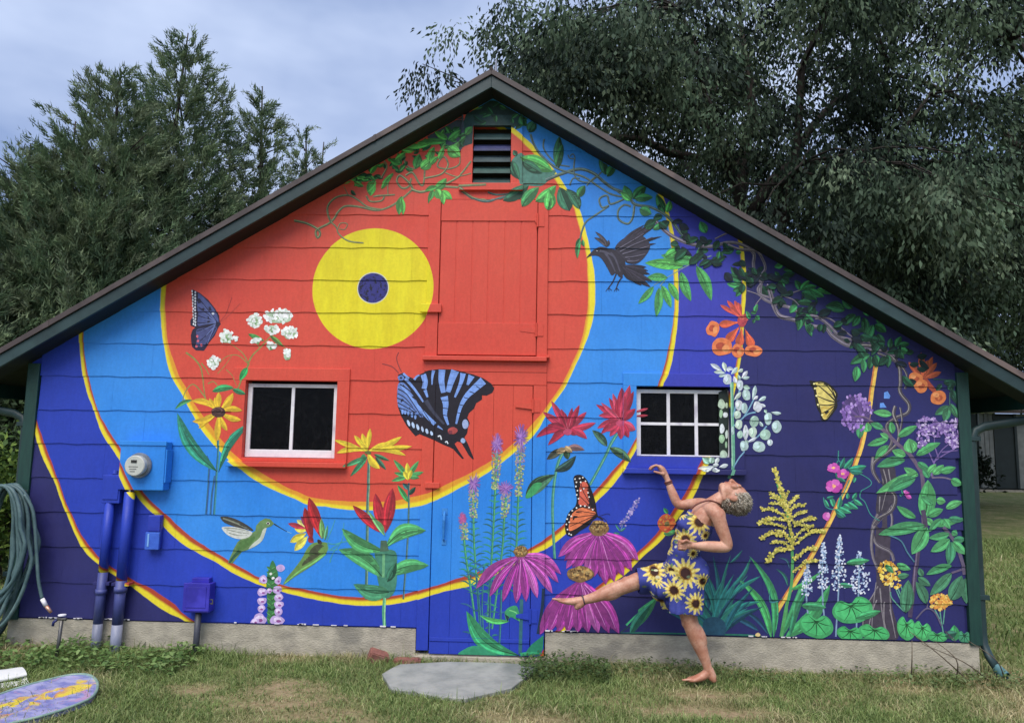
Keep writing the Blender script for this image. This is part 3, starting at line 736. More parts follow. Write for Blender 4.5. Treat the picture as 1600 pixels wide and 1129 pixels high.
# ---------- white boneset
m = Motif('painted_boneset', 'white boneset flowers painted left of the yellow disc', 0, Z['A3'])
ST = (128,130,62)
for p, w in (([(715,755),(745,700),(795,650),(870,570),(920,500)], 12), ([(715,755),(680,690),(620,640),(565,600)], 8), ([(715,760),(640,700),(560,710),(500,770)], 7), ([(795,650),(770,600),(720,550)], 6), ([(870,570),(960,630),(990,690)], 6), ([(720,755),(690,830),(640,960)], 16), ([(275,680),(340,730),(385,800),(400,920),(415,1010)], 13), ([(385,755),(420,800),(440,838)], 9), ([(415,1000),(330,905),(270,960),(250,1050)], 10), ([(430,900),(470,885),(510,930)], 9), ([(560,800),(610,850),(640,920)], 6), ([(500,830),(560,760),(600,700)], 5)):
    m.stroke(p, w, ST, w2=w*.5)
m.leaf((715,550),(830,600),34,(64,140,64)); m.leaf((870,560),(965,640),34,(92,136,60)); m.leaf((715,785),(660,880),46,(40,168,84)); m.leaf((460,955),(620,930),50,(50,156,88), -.08); m.leaf((610,940),(705,975),38,(46,130,80)); m.leaf((320,1015),(200,1080),30,(60,146,90), .1)
for cx, cy, rx, ry, n in ((760,460,52,50,26),(925,430,98,52,60),(885,520,52,32,22),(1010,545,58,42,30),(770,600,36,20,12),(875,635,34,30,14),(990,695,28,42,14),(560,570,48,50,24),(630,580,16,16,5),(470,750,46,46,24)):
    m.blob(cx, cy, rx*.9, ry*.9, (172,196,166), 10); m.dots(cx, cy+ry*.25, rx*.6, ry*.5, n//4, 12, [(96,140,86),(140,170,120)])
    m.dots(cx, cy-ry*.1, rx, ry, n, 12, [(236,238,236),(222,228,224),(246,246,246),(208,220,210)])
m.done()
# ---------- black-eyed susan by the left window
m = Motif('painted_black_eyed_susan', 'yellow daisy with brown eye painted left of the two-pane window', 1, Z['A4'])
for p, w in (([(368,530),(365,640),(355,800),(340,1055)], 15), ([(285,640),(305,700),(300,820),(285,1050)], 14), ([(345,780),(325,900),(315,1055)], 12)):
    m.stroke(p, w, (34,92,116)); m.stroke([(a+4, b_) for a, b_ in p], w*.4, (52,140,140) if w > 14 else (36,70,150))
m.leaf((360,750),(78,338),92,(36,132,104), -.10, .72, 1.35, belly=.5); m.leaf((372,755),(590,412),62,(40,140,108), -.1, .6, 1.35, belly=.55)
for (b_, w, bd) in (((180,252),46,.14),((305,235),30,0),((345,228),34,0),((372,192),42,0),((480,200),56,.06),((545,322),42,-.1),((538,390),44,.06),((432,465),38,.05),((362,535),46,0),((232,448),42,.1),((185,398),44,-.12)):
    m.petal((370,332), b_, w, (228,182,36), bd, .62, 1.18, .8)
m.blob(370,333,50,38,(74,46,44),12,.05); m.blob(366,322,36,20,(104,70,64),10,.1); m.stroke([(322,335),(418,336)], 5, (44,28,30)); m.done()
# ---------- tall yellow daisy and bud right of the left window
m = Motif('painted_yellow_daisy', 'drooping yellow coneflower painted above the red lobelias', 1, Z['A8'])
m.stroke([(82,920),(78,1129),(72,1300),(62,1990)], 22, (52,98,92)); m.stroke([(88,930),(84,1129),(78,1300),(68,1990)], 7, (126,160,120)); m.blob(40,915,26,40,(60,130,80)); m.leaf((70,900),(-110,975),40,(66,150,96)); m.leaf((70,900),(-60,1050),40,(50,130,84)); m.leaf((120,880),(240,930),30,(56,120,80)); m.leaf((130,900),(215,1000),34,(58,110,84))
for (b_, w, bd) in (((-180,770),40,0),((-160,870),44,.1),((-120,800),40,0),((30,720),42,.0),((-30,735),40,0),((92,682),38,0),((335,745),48,.05),((415,820),44,.0),((365,890),44,-.1),((165,992),56,.1),((230,790),40,0),((20,800),40,0)):
    m.petal((70,858), b_, w, (234,202,44), bd, .6, 1.12, .82)
m.blob(75,868,26,14,(88,92,40)); m.done()
m = Motif('painted_flower_bud', 'green-edged yellow bud painted left of the door', 1, Z['A8'])
m.stroke([(388,1100),(386,1160),(388,1300),(375,1600),(345,1990)], 14, (44,80,96)); m.stroke([(391,1110),(390,1300),(378,1600),(350,1985)], 4, (92,140,120))
for (b_, w) in (((270,920),40),((255,1085),38),((465,930),40),((505,1015),36),((275,1020),34),((470,1060),34)): m.leaf((380,1050), b_, w, (72,156,84), 0, .7, 1.3)
for (b_, w) in (((375,945),40),((350,1010),34),((410,1000),34)): m.petal((382,1080), b_, w, (226,206,50))
m.leaf((388,1250),(300,1115),40,(60,160,80)); m.leaf((390,1190),(440,1130),34,(36,76,60)); m.leaf((386,1150),(340,1100),34,(52,110,110)); m.done()
# ---------- zebra swallowtail
m = Motif('painted_swallowtail', 'large black and pale blue striped swallowtail painted across the door', 1, Z['A8'])
BK, SB = (26,22,34), (112,152,228)
m.poly([(305,272),(345,256),(382,282),(430,305),(470,270),(540,240),(620,230),(720,232),(800,250),(880,270),(960,300),(1020,340),(1043,375),(1030,410),(985,432),(950,430),(950,462),(905,490),(890,530),(850,565),(838,600),(856,640),(842,680),(836,720),(815,752),(842,800),(862,850),(888,915),(878,918),(850,890),(815,830),(790,790),(760,782),(740,800),(770,850),(812,912),(800,916),(770,885),(730,840),(700,825),(650,805),(580,770),(520,745),(470,725),(440,742),(415,715),(370,660),(330,590),(305,520),(296,440),(302,360),(318,310)], BK)
m.poly([(305,345),(340,330),(380,365),(430,440),(470,520),(500,600),(420,570),(330,545),(302,490),(300,420)], (92,124,196), True)
for pts, w, w2 in (([(430,310),(450,285),(470,275)],18,10),([(500,270),(515,330),(505,380)],44,40),([(515,390),(535,445)],26,14),([(580,240),(570,290),(568,350)],26,8),([(645,235),(640,320),(655,410)],52,36),([(745,242),(715,320),(690,405)],62,34),([(805,262),(790,330),(742,445)],44,14),([(870,280),(838,352)],50,16),([(660,440),(672,500),(668,580),(692,655)],58,14),([(960,318),(890,380),(830,440),(785,520),(752,648)],64,14),([(360,300),(430,380),(500,480)],22,14),([(330,350),(420,470),(500,560),(590,650)],18,30),([(610,665),(650,692)],18,4)):
    m.stroke(pts, w, SB, w2=w2)
for pts in ([(305,380),(370,420),(440,520),(500,615)],[(302,415),(360,450),(420,520)],[(300,450),(360,480),(450,555)],[(303,485),(350,510),(440,560)],[(320,345),(400,400),(470,500),(560,640)],[(310,525),(380,548),(470,590)]): m.stroke(pts, 9, BK, w2=5)
for pts in ([(905,360),(960,395)],[(855,400),(915,425)],[(810,445),(860,460)],[(775,500),(815,510)],[(755,560),(790,568)],[(640,470),(700,470)],[(640,525),(705,535)],[(650,580),(700,590)]): m.stroke(pts, 6, BK)
for i in range(6): m.blob(385+i*34+i*2, 640+i*16, 10, 26-i*1.5, (176,200,236), 8, .1, -.3)
for x, y in ((340,556),(362,560),(385,568),(412,580),(438,594)): m.blob(x, y, 9, 18, SB)
m.stroke([(520,470),(580,560),(660,650)], 34, (58,60,80), w2=14); m.blob(727,698,38,26,(170,60,58)); m.blob(708,712,16,14,(110,36,46)); m.blob(822,650,24,32,(150,168,214)); m.blob(803,775,18,20,(150,176,222)); m.stroke([(612,745),(630,740),(640,768)], 10, (220,226,236)); m.stroke([(668,790),(680,782),(690,800)], 9, (220,226,236))
m.blob(328,296,26,22,(84,116,190)); m.blob(328,296,9,8,(20,20,30)); m.stroke([(345,262),(390,300)], 16, SB); m.stroke([(332,250),(305,190),(295,140),(310,100)], 6, (110,36,40)); m.stroke([(310,258),(260,210),(185,188)], 6, (110,36,40)); m.done()
# ---------- hummingbird
m = Motif('painted_hummingbird', 'green hummingbird painted hovering at the left lobelia', 1, Z['A5'])
m.poly([(345,385),(350,350),(375,320),(410,300),(445,305),(472,335),(452,355),(420,365),(400,400),(385,450),(345,490),(290,515),(255,525),(230,555),(190,605),(158,600),(175,560),(195,515),(225,460),(265,425),(310,405)], (92,128,72), False)
m.poly([(420,362),(412,400),(392,450),(350,485),(300,508),(330,470),(375,430),(395,380)], (186,196,180), True)
m.poly([(230,470),(290,440),(340,425),(330,460),(280,500),(220,530)], (70,112,52), True); m.stroke([(240,520),(200,560),(168,602)], 26, (44,88,62), w2=12)
m.poly([(108,290),(170,292),(240,318),(310,360),(330,385),(270,372),(190,352),(130,325)], (62,62,58), True); m.stroke([(125,300),(220,335),(300,375)], 10, (122,128,110)); 
m.poly([(120,360),(200,358),(290,380),(325,400),(290,432),(230,440),(170,420),(135,392)], (200,204,196), True)
for p in ([(150,375),(230,395),(300,405)],[(165,400),(230,415),(290,415)],[(135,365),(220,370),(300,388)]): m.stroke(p, 6, (120,126,112), w2=3)
m.stroke([(472,338),(510,362),(560,390)], 9, (38,56,60), w2=3); m.blob(430,335,12,9,(220,220,210)); m.blob(430,336,8,7,(20,20,20)); m.stroke([(560,390),(590,402)], 4, (130,190,220)); m.done()
# ---------- two scarlet lobelias and their green throats
m = Motif('painted_lobelia_head', 'red and yellow flower on a curling green pod painted beside the hummingbird', 0, Z['A5'])
for (a, b_, w, c) in (((690,400),(580,462),50,(228,212,64)),((700,420),(610,520),52,(236,222,80)),((700,380),(610,370),50,(232,206,70)),((700,370),(625,310),40,(224,220,120)),((690,370),(565,335),36,(178,44,62)),((715,380),(655,285),38,(120,40,84)),((730,460),(680,225),62,(150,24,30)),((795,440),(708,158),78,(170,26,32)),((740,465),(705,430),40,(150,30,36))): m.petal(a, b_, w, c, 0, .55, 1.3, .7)
m.leaf((800,440),(792,300),40,(110,170,90)); m.leaf((815,450),(835,345),24,(90,170,120)); 
m.poly([(830,465),(838,510),(815,550),(770,590),(700,640),(620,690),(560,735),(535,748),(560,700),(610,640),(660,570),(700,500),(745,465)], (92,132,60), True); m.poly([(770,475),(815,490),(790,540),(720,590),(660,620),(700,550),(730,500)], (70,78,52), True); m.stroke([(820,540),(740,600),(640,660),(545,740)], 14, (120,196,100), w2=5)
for p in ([(830,465),(880,475),(950,458),(1030,460),(1075,505)],[(840,520),(900,480),(935,440),(945,330)],[(830,450),(860,380),(885,310)],[(850,600),(870,540),(930,460)],[(905,510),(850,515),(835,470)]): m.stroke(p, 8, (56,150,160), w2=4)
m.leaf((790,450),(770,470),40,(60,50,40)); m.done()
m = Motif('painted_scarlet_lobelia', 'three red petals above broad green leaves painted left of the door', 2, Z['A5'])
m.stroke([(1222,830),(1215,930),(1222,1035)], 22, (70,150,110)); m.stroke([(1226,830),(1220,1035)], 7, (150,216,150))
m.poly([(1165,520),(1290,520),(1305,620),(1300,760),(1262,830),(1215,830),(1175,720),(1160,600)], (54,122,96), True)
m.leaf((1210,700),(910,510),110,(72,160,92), .10, .6, 1.25, belly=.5); m.leaf((1235,690),(1525,615),92,(74,166,96), -.10, .62, 1.25, belly=.5); m.leaf((1250,800),(1010,745),110,(62,140,96), -.12, .72, 1.2, belly=.4); m.leaf((1240,730),(1300,600),60,(40,100,74))
m.leaf((1210,520),(930,368),92,(70,158,88), -.12, .6, 1.25, belly=.5); m.leaf((1225,500),(1505,380),100,(76,170,96), -.18, .62, 1.25, belly=.55); m.poly([(1195,450),(1235,450),(1250,520),(1190,525)], (60,92,70)); m.stroke([(1215,540),(1212,700)], 18, (100,170,116))
for (a, b_, w) in (((1190,395),(1005,212),62),((1205,385),(1158,130),70),((1225,400),(1275,95),84)): m.petal(a, b_, w, (172,28,40), 0, .52, 1.35, .7)
m.leaf((1215,400),(1165,310),40,(110,190,110)); m.leaf((1225,420),(1110,250),30,(120,200,120)); m.done()
# ---------- turtlehead spike
m = Motif('painted_turtlehead', 'spike of pale lilac blooms painted at the siding bottom left', 1, Z['A5'])
m.poly([(462,585),(490,640),(500,700),(490,800),(480,900),(478,1012),(430,1012),(428,900),(420,780),(425,690),(440,630)], (44,110,56), True)
for y in range(640, 1000, 34):
    for sx in (-1, 1): m.leaf((455, y+10), (455+sx*34, y-14), 18, (70,140,70) if y % 3 else (30,84,48))
for x, y, rx, ry in ((400,715,26,32),(515,640,28,26),(500,722,24,28),(395,800,34,26),(495,785,28,30),(505,835,30,26),(390,860,32,24),(505,885,34,26),(385,910,30,24),(500,930,26,30),(375,985,52,40),(500,990,50,32),(345,1000,30,24),(440,790,20,18)):
    m.blob(x, y, rx, ry, (188,160,216), 9, .2); m.blob(x-3, y-6, rx*.6, ry*.5, (226,206,240), 8, .2); m.blob(x+4, y+5, rx*.32, ry*.28, (140,66,140), 7, .2)
m.blob(450,675,9,9,(230,236,226)); m.blob(466,705,11,9,(236,236,236)); m.done()
# ---------- liatris spikes on the door
LI = [('tallest liatris spike painted on the door, right of centre', [(790,300),(775,560),(755,1090),(745,1330)], (790,225), 52, 105, (770,300,690)),
      ('liatris spike painted under the swallowtail tails', [(600,330),(585,640),(560,1129),(520,1700)], (598,275), 45, 75, (590,330,640)),
      ('short liatris with a round purple head painted on the door', [(670,700),(655,900),(640,1129),(560,1750)], (668,630), 60, 55, (668,660,860)),
      ('liatris spike painted right of the door handle', [(410,640),(412,900),(420,1129),(470,1800)], (412,585), 46, 75, (408,640,860)),
      ('small pink liatris painted beside the door handle', [(330,900),(345,1129),(400,1500),(440,1800)], (325,870), 32, 45, (335,900,1040))]
for lab, stem, hd_, rx, ry, (sx, y0, y1) in LI:
    m = Motif('painted_liatris', lab, 0, Z['B1'])
    m.stroke(stem, 20, (34,120,96), w2=16); m.stroke([(a+3, b_) for a, b_ in stem], 6, (90,180,110), w2=4)
    yy = y1
    while yy < 1500:
        t = (yy-stem[0][1])/(stem[-1][1]-stem[0][1]); x = np.interp(yy, [p[1] for p in stem], [p[0] for p in stem])
        L = 26+60*min(1, (yy-y1)/300)
        for sg in (-1, 1):
            m.leaf((x, yy), (x+sg*L, yy-L*.38+m.rnd.uniform(-10, 10)), 12, m.rnd.choice([(34,110,110),(40,140,110),(30,96,92)]), -.15*sg, light=0, vein=False, split_tone=False)
        yy += 52
    n = int((y1-y0)*.5)
    for i in range(n):
        y = y0+(y1-y0)*m.rnd.random(); f = (y-y0)/(y1-y0); w_ = 40*(1-.35*f); x = np.interp(y, [p[1] for p in stem], [p[0] for p in stem])
        cs = [(140,120,170),(120,140,130),(170,170,120)] if f < .4 else [(150,180,110),(96,140,100),(130,110,150),(190,196,130)]
        m.blob(x+m.rnd.uniform(-w_, w_), y, 8, 7, m.rnd.choice(cs), 6, .3)
    for i in range(95):
        q = m.rnd.uniform(0, 6.283); d = m.rnd.uniform(.5, 1.25)
        m.stroke([hd_, (hd_[0]+rx*d*math.cos(q), hd_[1]+ry*d*math.sin(q))], 7, m.rnd.choice([(128,84,170),(156,104,190),(110,72,150),(176,124,196)] if rx > 35 else [(190,84,140),(168,76,140)]), w2=3)
    m.done()
m = Motif('painted_ferny_foliage', 'green ferny stems and leaves painted low on the door', 1, Z['B2'])
for i in range(34):
    x0 = m.rnd.uniform(330, 600); y0 = m.rnd.uniform(280, 860); sg = m.rnd.choice((-1, 1)); L = m.rnd.uniform(40, 120)
    m.leaf((x0, y0), (x0+sg*L, y0-L*m.rnd.uniform(.1, .5)), 14, m.rnd.choice([(28,104,104),(36,132,108),(24,84,110),(34,90,140)]), -.12*sg, light=0, vein=False, split_tone=False)
for p, w in (([(400,380),(425,650),(430,890)],14),([(455,300),(440,600),(460,900)],12),([(500,500),(492,700),(488,925)],16),([(580,470),(575,700),(562,950)],16),([(512,300),(500,480),(500,700)],14)): m.stroke(p, w, (26,72,104)); m.stroke([(a+3, b_) for a, b_ in p], w*.3, (46,130,130))
m.stroke([(728,540),(724,720),(718,940)], 24, (36,92,104)); m.stroke([(733,540),(724,930)], 7, (80,160,130))
m.leaf((712,950),(325,625),118,(44,150,92), -.17, .75, 1.35, belly=.55); m.leaf((640,700),(420,655),40,(80,196,96),-.1)
m.poly([(720,700),(650,670),(622,705),(605,640),(635,600),(690,588),(712,640)], (46,146,90), True); m.poly([(605,645),(640,670),(625,705)], (24,50,60)); m.stroke([(715,700),(690,640),(640,620)], 8, (110,200,120))
m.poly([(265,945),(320,900),(380,880),(440,890),(500,930),(560,955),(400,955)], (36,134,92), True); m.poly([(740,955),(800,870),(890,800),(885,900),(860,945)], (24,120,84)); m.stroke([(720,945),(800,930),(880,935)], 26, (44,160,104), w2=8); m.done()
# ---------- bee balms
for lab, c0, tip, stem in (('left red bee balm painted right of the door', (345,470), [(90,528,52,.14),(145,325,48,0),(212,235,44,0),(290,300,40,0),(320,330,34,0),(380,290,34,0),(438,268,40,0),(495,325,42,0),(570,412,44,.03),(500,540,46,-.12),(410,510,40,-.1),(210,560,50,.08),(185,590,40,.05),(180,430,36,.1),(270,330,30,0),(410,360,40,0)], [(305,650),(265,740),(235,900),(222,1129),(240,1500)]),
                           ('right red bee balm painted on the six-pane window frame', (770,400), [(570,265,40,.02),(590,355,50,.14),(580,455,44,.08),(610,500,40,.08),(675,210,36,0),(705,175,40,0),(735,230,46,0),(778,128,60,0),(840,110,56,0),(870,160,46,0),(885,300,48,.0),(885,470,60,.05),(830,530,50,.0),(770,545,50,0),(680,520,44,0),(650,480,40,0),(610,250,30,0),(800,200,50,0)], [(740,500),(690,580),(640,690),(520,910)])):
    m = Motif('painted_bee_balm', lab, 1, Z['B3'])
    m.stroke(stem, 26, (44,120,112), w2=22); m.stroke([(a+4, b_) for a, b_ in stem], 7, (96,170,130))
    if 'left' in lab:
        m.leaf((240,800),(412,675),70,(40,70,64), .10, .6, 1.5); m.leaf((245,825),(5,1005),110,(62,110,80), .06, .45, 1.3, belly=.55); m.poly([(140,900),(60,1000),(5,1005),(70,900)], (50,150,84), True)
        m.leaf((300,620),(175,705),60,(70,74,60)); m.leaf((330,620),(480,630),56,(126,92,96),-.1); m.leaf((330,630),(345,705),54,(50,84,56)); m.leaf((330,620),(250,650),50,(168,140,100)); m.leaf((320,600),(380,650),44,(180,150,104))
    else:
        m.leaf((660,600),(540,470),64,(56,96,76), .05, .6, 1.4); m.leaf((680,610),(850,725),70,(66,106,72), -.05, .5, 1.4)
    for i, (x, y, w, bd) in enumerate(tip):
        c = m.rnd.choice([(168,30,58),(186,44,74),(148,24,50),(196,62,92)])
        m.petal(c0, (x, y), w*1.25, c, bd, .5, 1.25, .7)
    for i in range(8): m.stroke([c0, (c0[0]+m.rnd.uniform(-60, 60), c0[1]-m.rnd.uniform(20, 130))], 5, m.rnd.choice([(140,24,48),(222,96,120)]), w2=2)
    m.blob(c0[0]-5, c0[1]+15, 34, 26, (190,60,96)); m.done()
m = Motif('painted_bee_balm_tips', 'two red petal tips painted over the white sash', 0, Z['B3'], plane=.0285)
m.petal((870,330),(990,297),22,(190,50,72)); m.petal((870,360),(990,352),20,(176,40,62)); m.done()
# ---------- coneflowers
def cone(lab, level, T, c0, petals, wmul, centre, seedm, back_=True):
    m = Motif('painted_coneflower', lab, level, T)
    rr_ = random.Random(seedm)
    allp = []
    for i, (b_, w, bd) in enumerate(petals): allp.append((b_, w, bd, 0))
    for (p, w, bd), (q, w2_, bd2) in (zip(petals[:-1], petals[1:]) if back_ else []):
        f = rr_.uniform(.82, .95); mid = ((p[0]+q[0])/2, (p[1]+q[1])/2); allp.insert(0, ((c0[0]+(mid[0]-c0[0])*f, c0[1]+(mid[1]-c0[1])*f), (w+w2_)/2, (bd+bd2)/2, 1))
    for b_, w, bd, back in allp:
        col = rr_.choice([(128,34,122),(112,28,112)]) if back else rr_.choice([(176,60,158),(164,50,148),(190,80,174)])
        m.leaf(c0, b_, w*wmul, col, bd, .72, 1.35, False, .62); d = (b_[0]-c0[0], b_[1]-c0[1])
        for o in (-.16, .14): m.stroke([(c0[0]+d[0]*.1, c0[1]+d[1]*.1), (c0[0]+d[0]*.55-d[1]*bd*.9+w*o*.9, c0[1]+d[1]*.55+d[0]*bd*.9+w*o*.3), (c0[0]+d[0]*.9, c0[1]+d[1]*.9)], w*.09, rr_.choice([(96,20,100),(214,128,204),(110,24,110)]), w2=w*.04)
    cx, cy, rx, ry = centre
    m.blob(cx, cy, rx, ry, (112,82,44), 12, .1); m.dots(cx, cy-ry*.15, rx*.9, ry*.75, 70, rx*.105, [(190,146,76),(142,104,54),(84,60,34),(172,146,88)]); m.done()
m = Motif('painted_flower_stem', 'green stem painted under the door coneflower', 2, Z['B2']); m.stroke([(730,540),(726,700),(720,930)], 24, (36,92,104)); m.done()
m = Motif('painted_flower_stem', 'dark stem painted on the door casing', 2, Z['B2']); m.stroke([(890,460),(880,600),(850,790)], 22, (24,44,70)); m.done()
cone('magenta coneflower painted across the door edge', 3, Z['B2'], (725,215), [((395,462),62,.10),((440,430),50,.09),((495,520),58,.06),((590,560),52,.03),((690,570),64,0),((762,558),60,-.02),((845,530),58,-.04),((955,498),60,-.06),((1000,420),60,-.10),((1020,360),54,-.14),((985,290),44,-.12)], 1.1, (722,190,54,42), 1, False)
cone('upper magenta coneflower painted under the monarch', 2, Z['B5'], (292,332), [((98,455),38,.08),((135,512),36,.06),((180,522),36,.04),((230,545),38,.0),((270,550),38,0),((325,588),42,0),((365,575),40,-.02),((410,548),42,-.04),((450,522),42,-.06),((480,472),42,-.1)], 1.3, (292,318,48,38), 2)
cone('lower magenta coneflower painted behind the raised foot', 3, Z['B5'], (205,560), [((10,822),50,.06),((50,815),44,.05),((95,818),44,.03),((140,818),44,.02),((190,818),44,0),((240,818),44,0),((290,818),44,-.02),((340,818),46,-.04),((388,820),48,-.06)], 1.35, (204,538,62,38), 3)
# ---------- monarch
m = Motif('painted_monarch', 'orange monarch butterfly painted on the upper coneflower', 4, Z['B5'])
m.poly([(172,75),(205,65),(235,90),(258,140),(275,195),(282,240),(285,262),(262,282),(240,308),(205,330),(165,358),(135,342),(132,290),(148,245),(178,215),(186,180),(178,130)], (24,16,22), True)
m.poly([(200,110),(230,100),(252,150),(268,205),(272,236),(232,212),(196,205),(200,160)], (206,84,60), True); m.poly([(150,300),(165,250),(205,222),(245,225),(278,248),(250,275),(215,300),(175,325),(150,330)], (226,112,64), True)
for p in ([(280,248),(220,150),(205,95)],[(280,245),(200,165)],[(280,250),(240,120)],[(278,250),(190,235)],[(276,254),(160,270)],[(274,258),(155,310)],[(270,262),(185,325)],[(265,268),(215,300)],[(205,215),(270,238)]): m.stroke(p, 4, (24,16,22), w2=3)
for x, y in ((178,85),(185,100),(200,82),(182,120),(190,140),(215,78),(228,95),(186,160),(220,130),(205,140),(240,150),(245,170),(140,275),(137,300),(142,325),(150,345),(160,350),(150,255),(165,235),(185,222),(205,212),(225,213),(245,220),(262,230),(160,262),(150,290),(205,100),(195,178)): m.blob(x, y, 4.2, 4.2, (238,236,230), 6)
m.stroke([(285,262),(300,270),(310,280)], 6, (30,24,28)); m.stroke([(290,262),(330,250),(345,255)], 2, (30,24,28)); m.stroke([(288,262),(315,272),(330,290)], 2, (30,24,28)); m.done()
# ---------- small things between coneflower and dancer
m = Motif('painted_lilac_spike', 'pale lilac flower spike painted left of the dancer', 1, Z['B5'])
m.stroke([(395,330),(430,250),(480,180)], 4, (90,120,150))
for i in range(70): t = m.rnd.random(); x, y = 405+80*t, 300-125*t; m.blob(x+m.rnd.uniform(-14, 14)*(1-.4*t), y+m.rnd.uniform(-10, 10), 5, 4, m.rnd.choice([(120,110,190),(150,138,204),(104,96,170),(176,160,210)]), 6)
m.leaf((395,335),(370,300),10,(60,140,130)); m.leaf((395,335),(420,315),10,(60,140,130)); m.leaf((392,345),(360,340),10,(50,130,120)); m.done()
m = Motif('painted_zinnia', 'orange zinnia painted behind the bent arm', 1, Z['B5'])
m.leaf((620,250),(600,222),20,(60,160,90)); m.leaf((625,340),(660,335),22,(60,150,80)); m.leaf((600,345),(650,340),26,(90,170,96)); m.blob(615,295,44,44,(206,84,44),12,.12); m.dots(615,295,38,38,40,7,[(226,110,50),(190,64,40),(214,140,60),(170,84,60)]); m.blob(615,297,12,12,(120,110,60)); m.done()
m = Motif('painted_broad_leaf', 'long green leaf painted behind the raised knee', 0, Z['B5'])
m.leaf((395,815),(570,648),62,(52,150,96), .04, .6, 1.3); m.leaf((440,825),(540,680),44,(44,128,104), -.05, .6, 1.2); m.poly([(395,815),(480,812),(1000,822),(1098,835),(1098,845),(400,828)], (26,104,84)); m.done()
m = Motif('painted_grass_clump', 'teal grass clump painted behind the standing leg', 0, Z['B5'])
for i in range(84):
    a = m.rnd.uniform(-1.2, 1.1); L = m.rnd.uniform(180, 430)*(1-.35*abs(a)); x0 = 840+m.rnd.uniform(-45, 45); y0 = 825
    x1, y1 = x0+math.sin(a)*L, y0-math.cos(a)*L
    m.leaf((x0, y0), (x1, y1), m.rnd.uniform(14, 28), m.rnd.choice([(26,96,110),(32,120,112),(40,140,118),(24,74,100),(36,132,130)]), .06*(-1 if a > 0 else 1), .75, 1.2 if i % 2 else 0, False, .4)
m.poly([(790,760),(840,740),(890,765),(885,830),(795,830)], (24,70,96), True); m.done()
m = Motif('painted_blade_leaves', 'arching bright green blades painted right of the standing leg', 1, Z['B6'])
for a, b_, w, c, bd in (((215,1050),(35,735),42,(64,170,92),.12),((225,1050),(100,622),40,(52,150,90),.14),((0,790),(110,625),22,(36,120,110),.1),((0,660),(65,592),14,(36,110,110),.05),((0,840),(160,728),24,(34,130,120),-.05),((0,915),(160,860),26,(34,134,124),-.06),((150,1010),(0,935),26,(30,80,110),.05),((200,1030),(50,900),22,(28,70,104),.1),((270,1045),(300,880),30,(60,150,90),0),((265,1045),(380,740),34,(52,140,84),.03),((280,840),(210,790),22,(44,110,116),-.6),((300,780),(240,690),16,(40,110,100),.15),((310,690),(250,632),12,(44,90,110),.25),((285,1045),(520,770),70,(58,156,90),.10),((310,800),(480,700),26,(64,160,84),.06),((310,1040),(400,800),30,(44,130,90),-.05),((330,950),(420,740),26,(60,150,96),-.1)): m.leaf(a, b_, w, c, bd, .68, 1.25, False, .42)
m.blob(145,1030,13,10,(226,196,130)); m.done()
m = Motif('painted_goldenrod', 'yellow goldenrod plume painted right of the dancer', 3, Z['B6'])
m.stroke([(245,250),(300,420),(322,600),(320,760),(290,900),(265,1040)], 12, (70,150,80), w2=18)
def plume(pts, w):
    P = cr_spline(pts, False, 8)
    m.stroke(pts, w*.8, (150,150,50), w2=w*.4)
    for i, p in enumerate(P):
        for _ in range(3): m.blob(p[0]+m.rnd.uniform(-w*.45, w*.45), p[1]+m.rnd.uniform(-w*.6, w*.4), w*.24, w*.22, m.rnd.choice([(206,190,74),(224,210,110),(176,160,56),(216,204,90),(150,146,60)]), 6, .3)
for pts, w in (([(230,172),(245,220),(262,280)],24),([(262,280),(285,340),(310,420)],26),([(208,300),(240,312),(285,345)],16),([(212,320),(245,330),(285,360)],14),([(352,318),(325,335),(305,360)],18),([(305,285),(290,320)],14),([(165,382),(230,385),(290,425)],20),([(208,350),(260,356),(295,390)],16),([(388,362),(345,362),(310,390)],18),([(148,452),(210,428),(300,440)],22),([(175,452),(240,460),(290,480)],16),([(395,392),(350,405),(310,430)],16),([(436,428),(390,435),(335,462)],22),([(430,468),(370,462),(320,440)],14),([(160,535),(210,505),(260,520)],22),([(240,500),(280,505),(318,560)],20),([(410,482),(370,490),(330,540)],16),([(490,498),(420,500),(340,560)],22),([(215,552),(270,552),(320,580)],16),([(192,652),(235,600),(310,585)],26),([(450,582),(390,590),(330,640)],22),([(450,645),(390,655),(330,700)],18),([(300,440),(320,520),(322,590)],18)): plume(pts, w)
m.done()
m = Motif('painted_arc', 'tan and yellow arc painted from eave to foundation at right', 0, (0, 0, 1))
arc = [(1371,560),(1368,570.5),(1362,608),(1358,637),(1348,686),(1339,716),(1327,749),(1308.7,788),(1290.6,824.6),(1269.6,864),(1245.5,903),(1230,927),(1212,956)]
m.stroke(arc, 7, (196,112,52), w2=8); m.stroke([(x+1.3, y) for x, y in arc], 4.6, (236,192,76), w2=5); m.done()
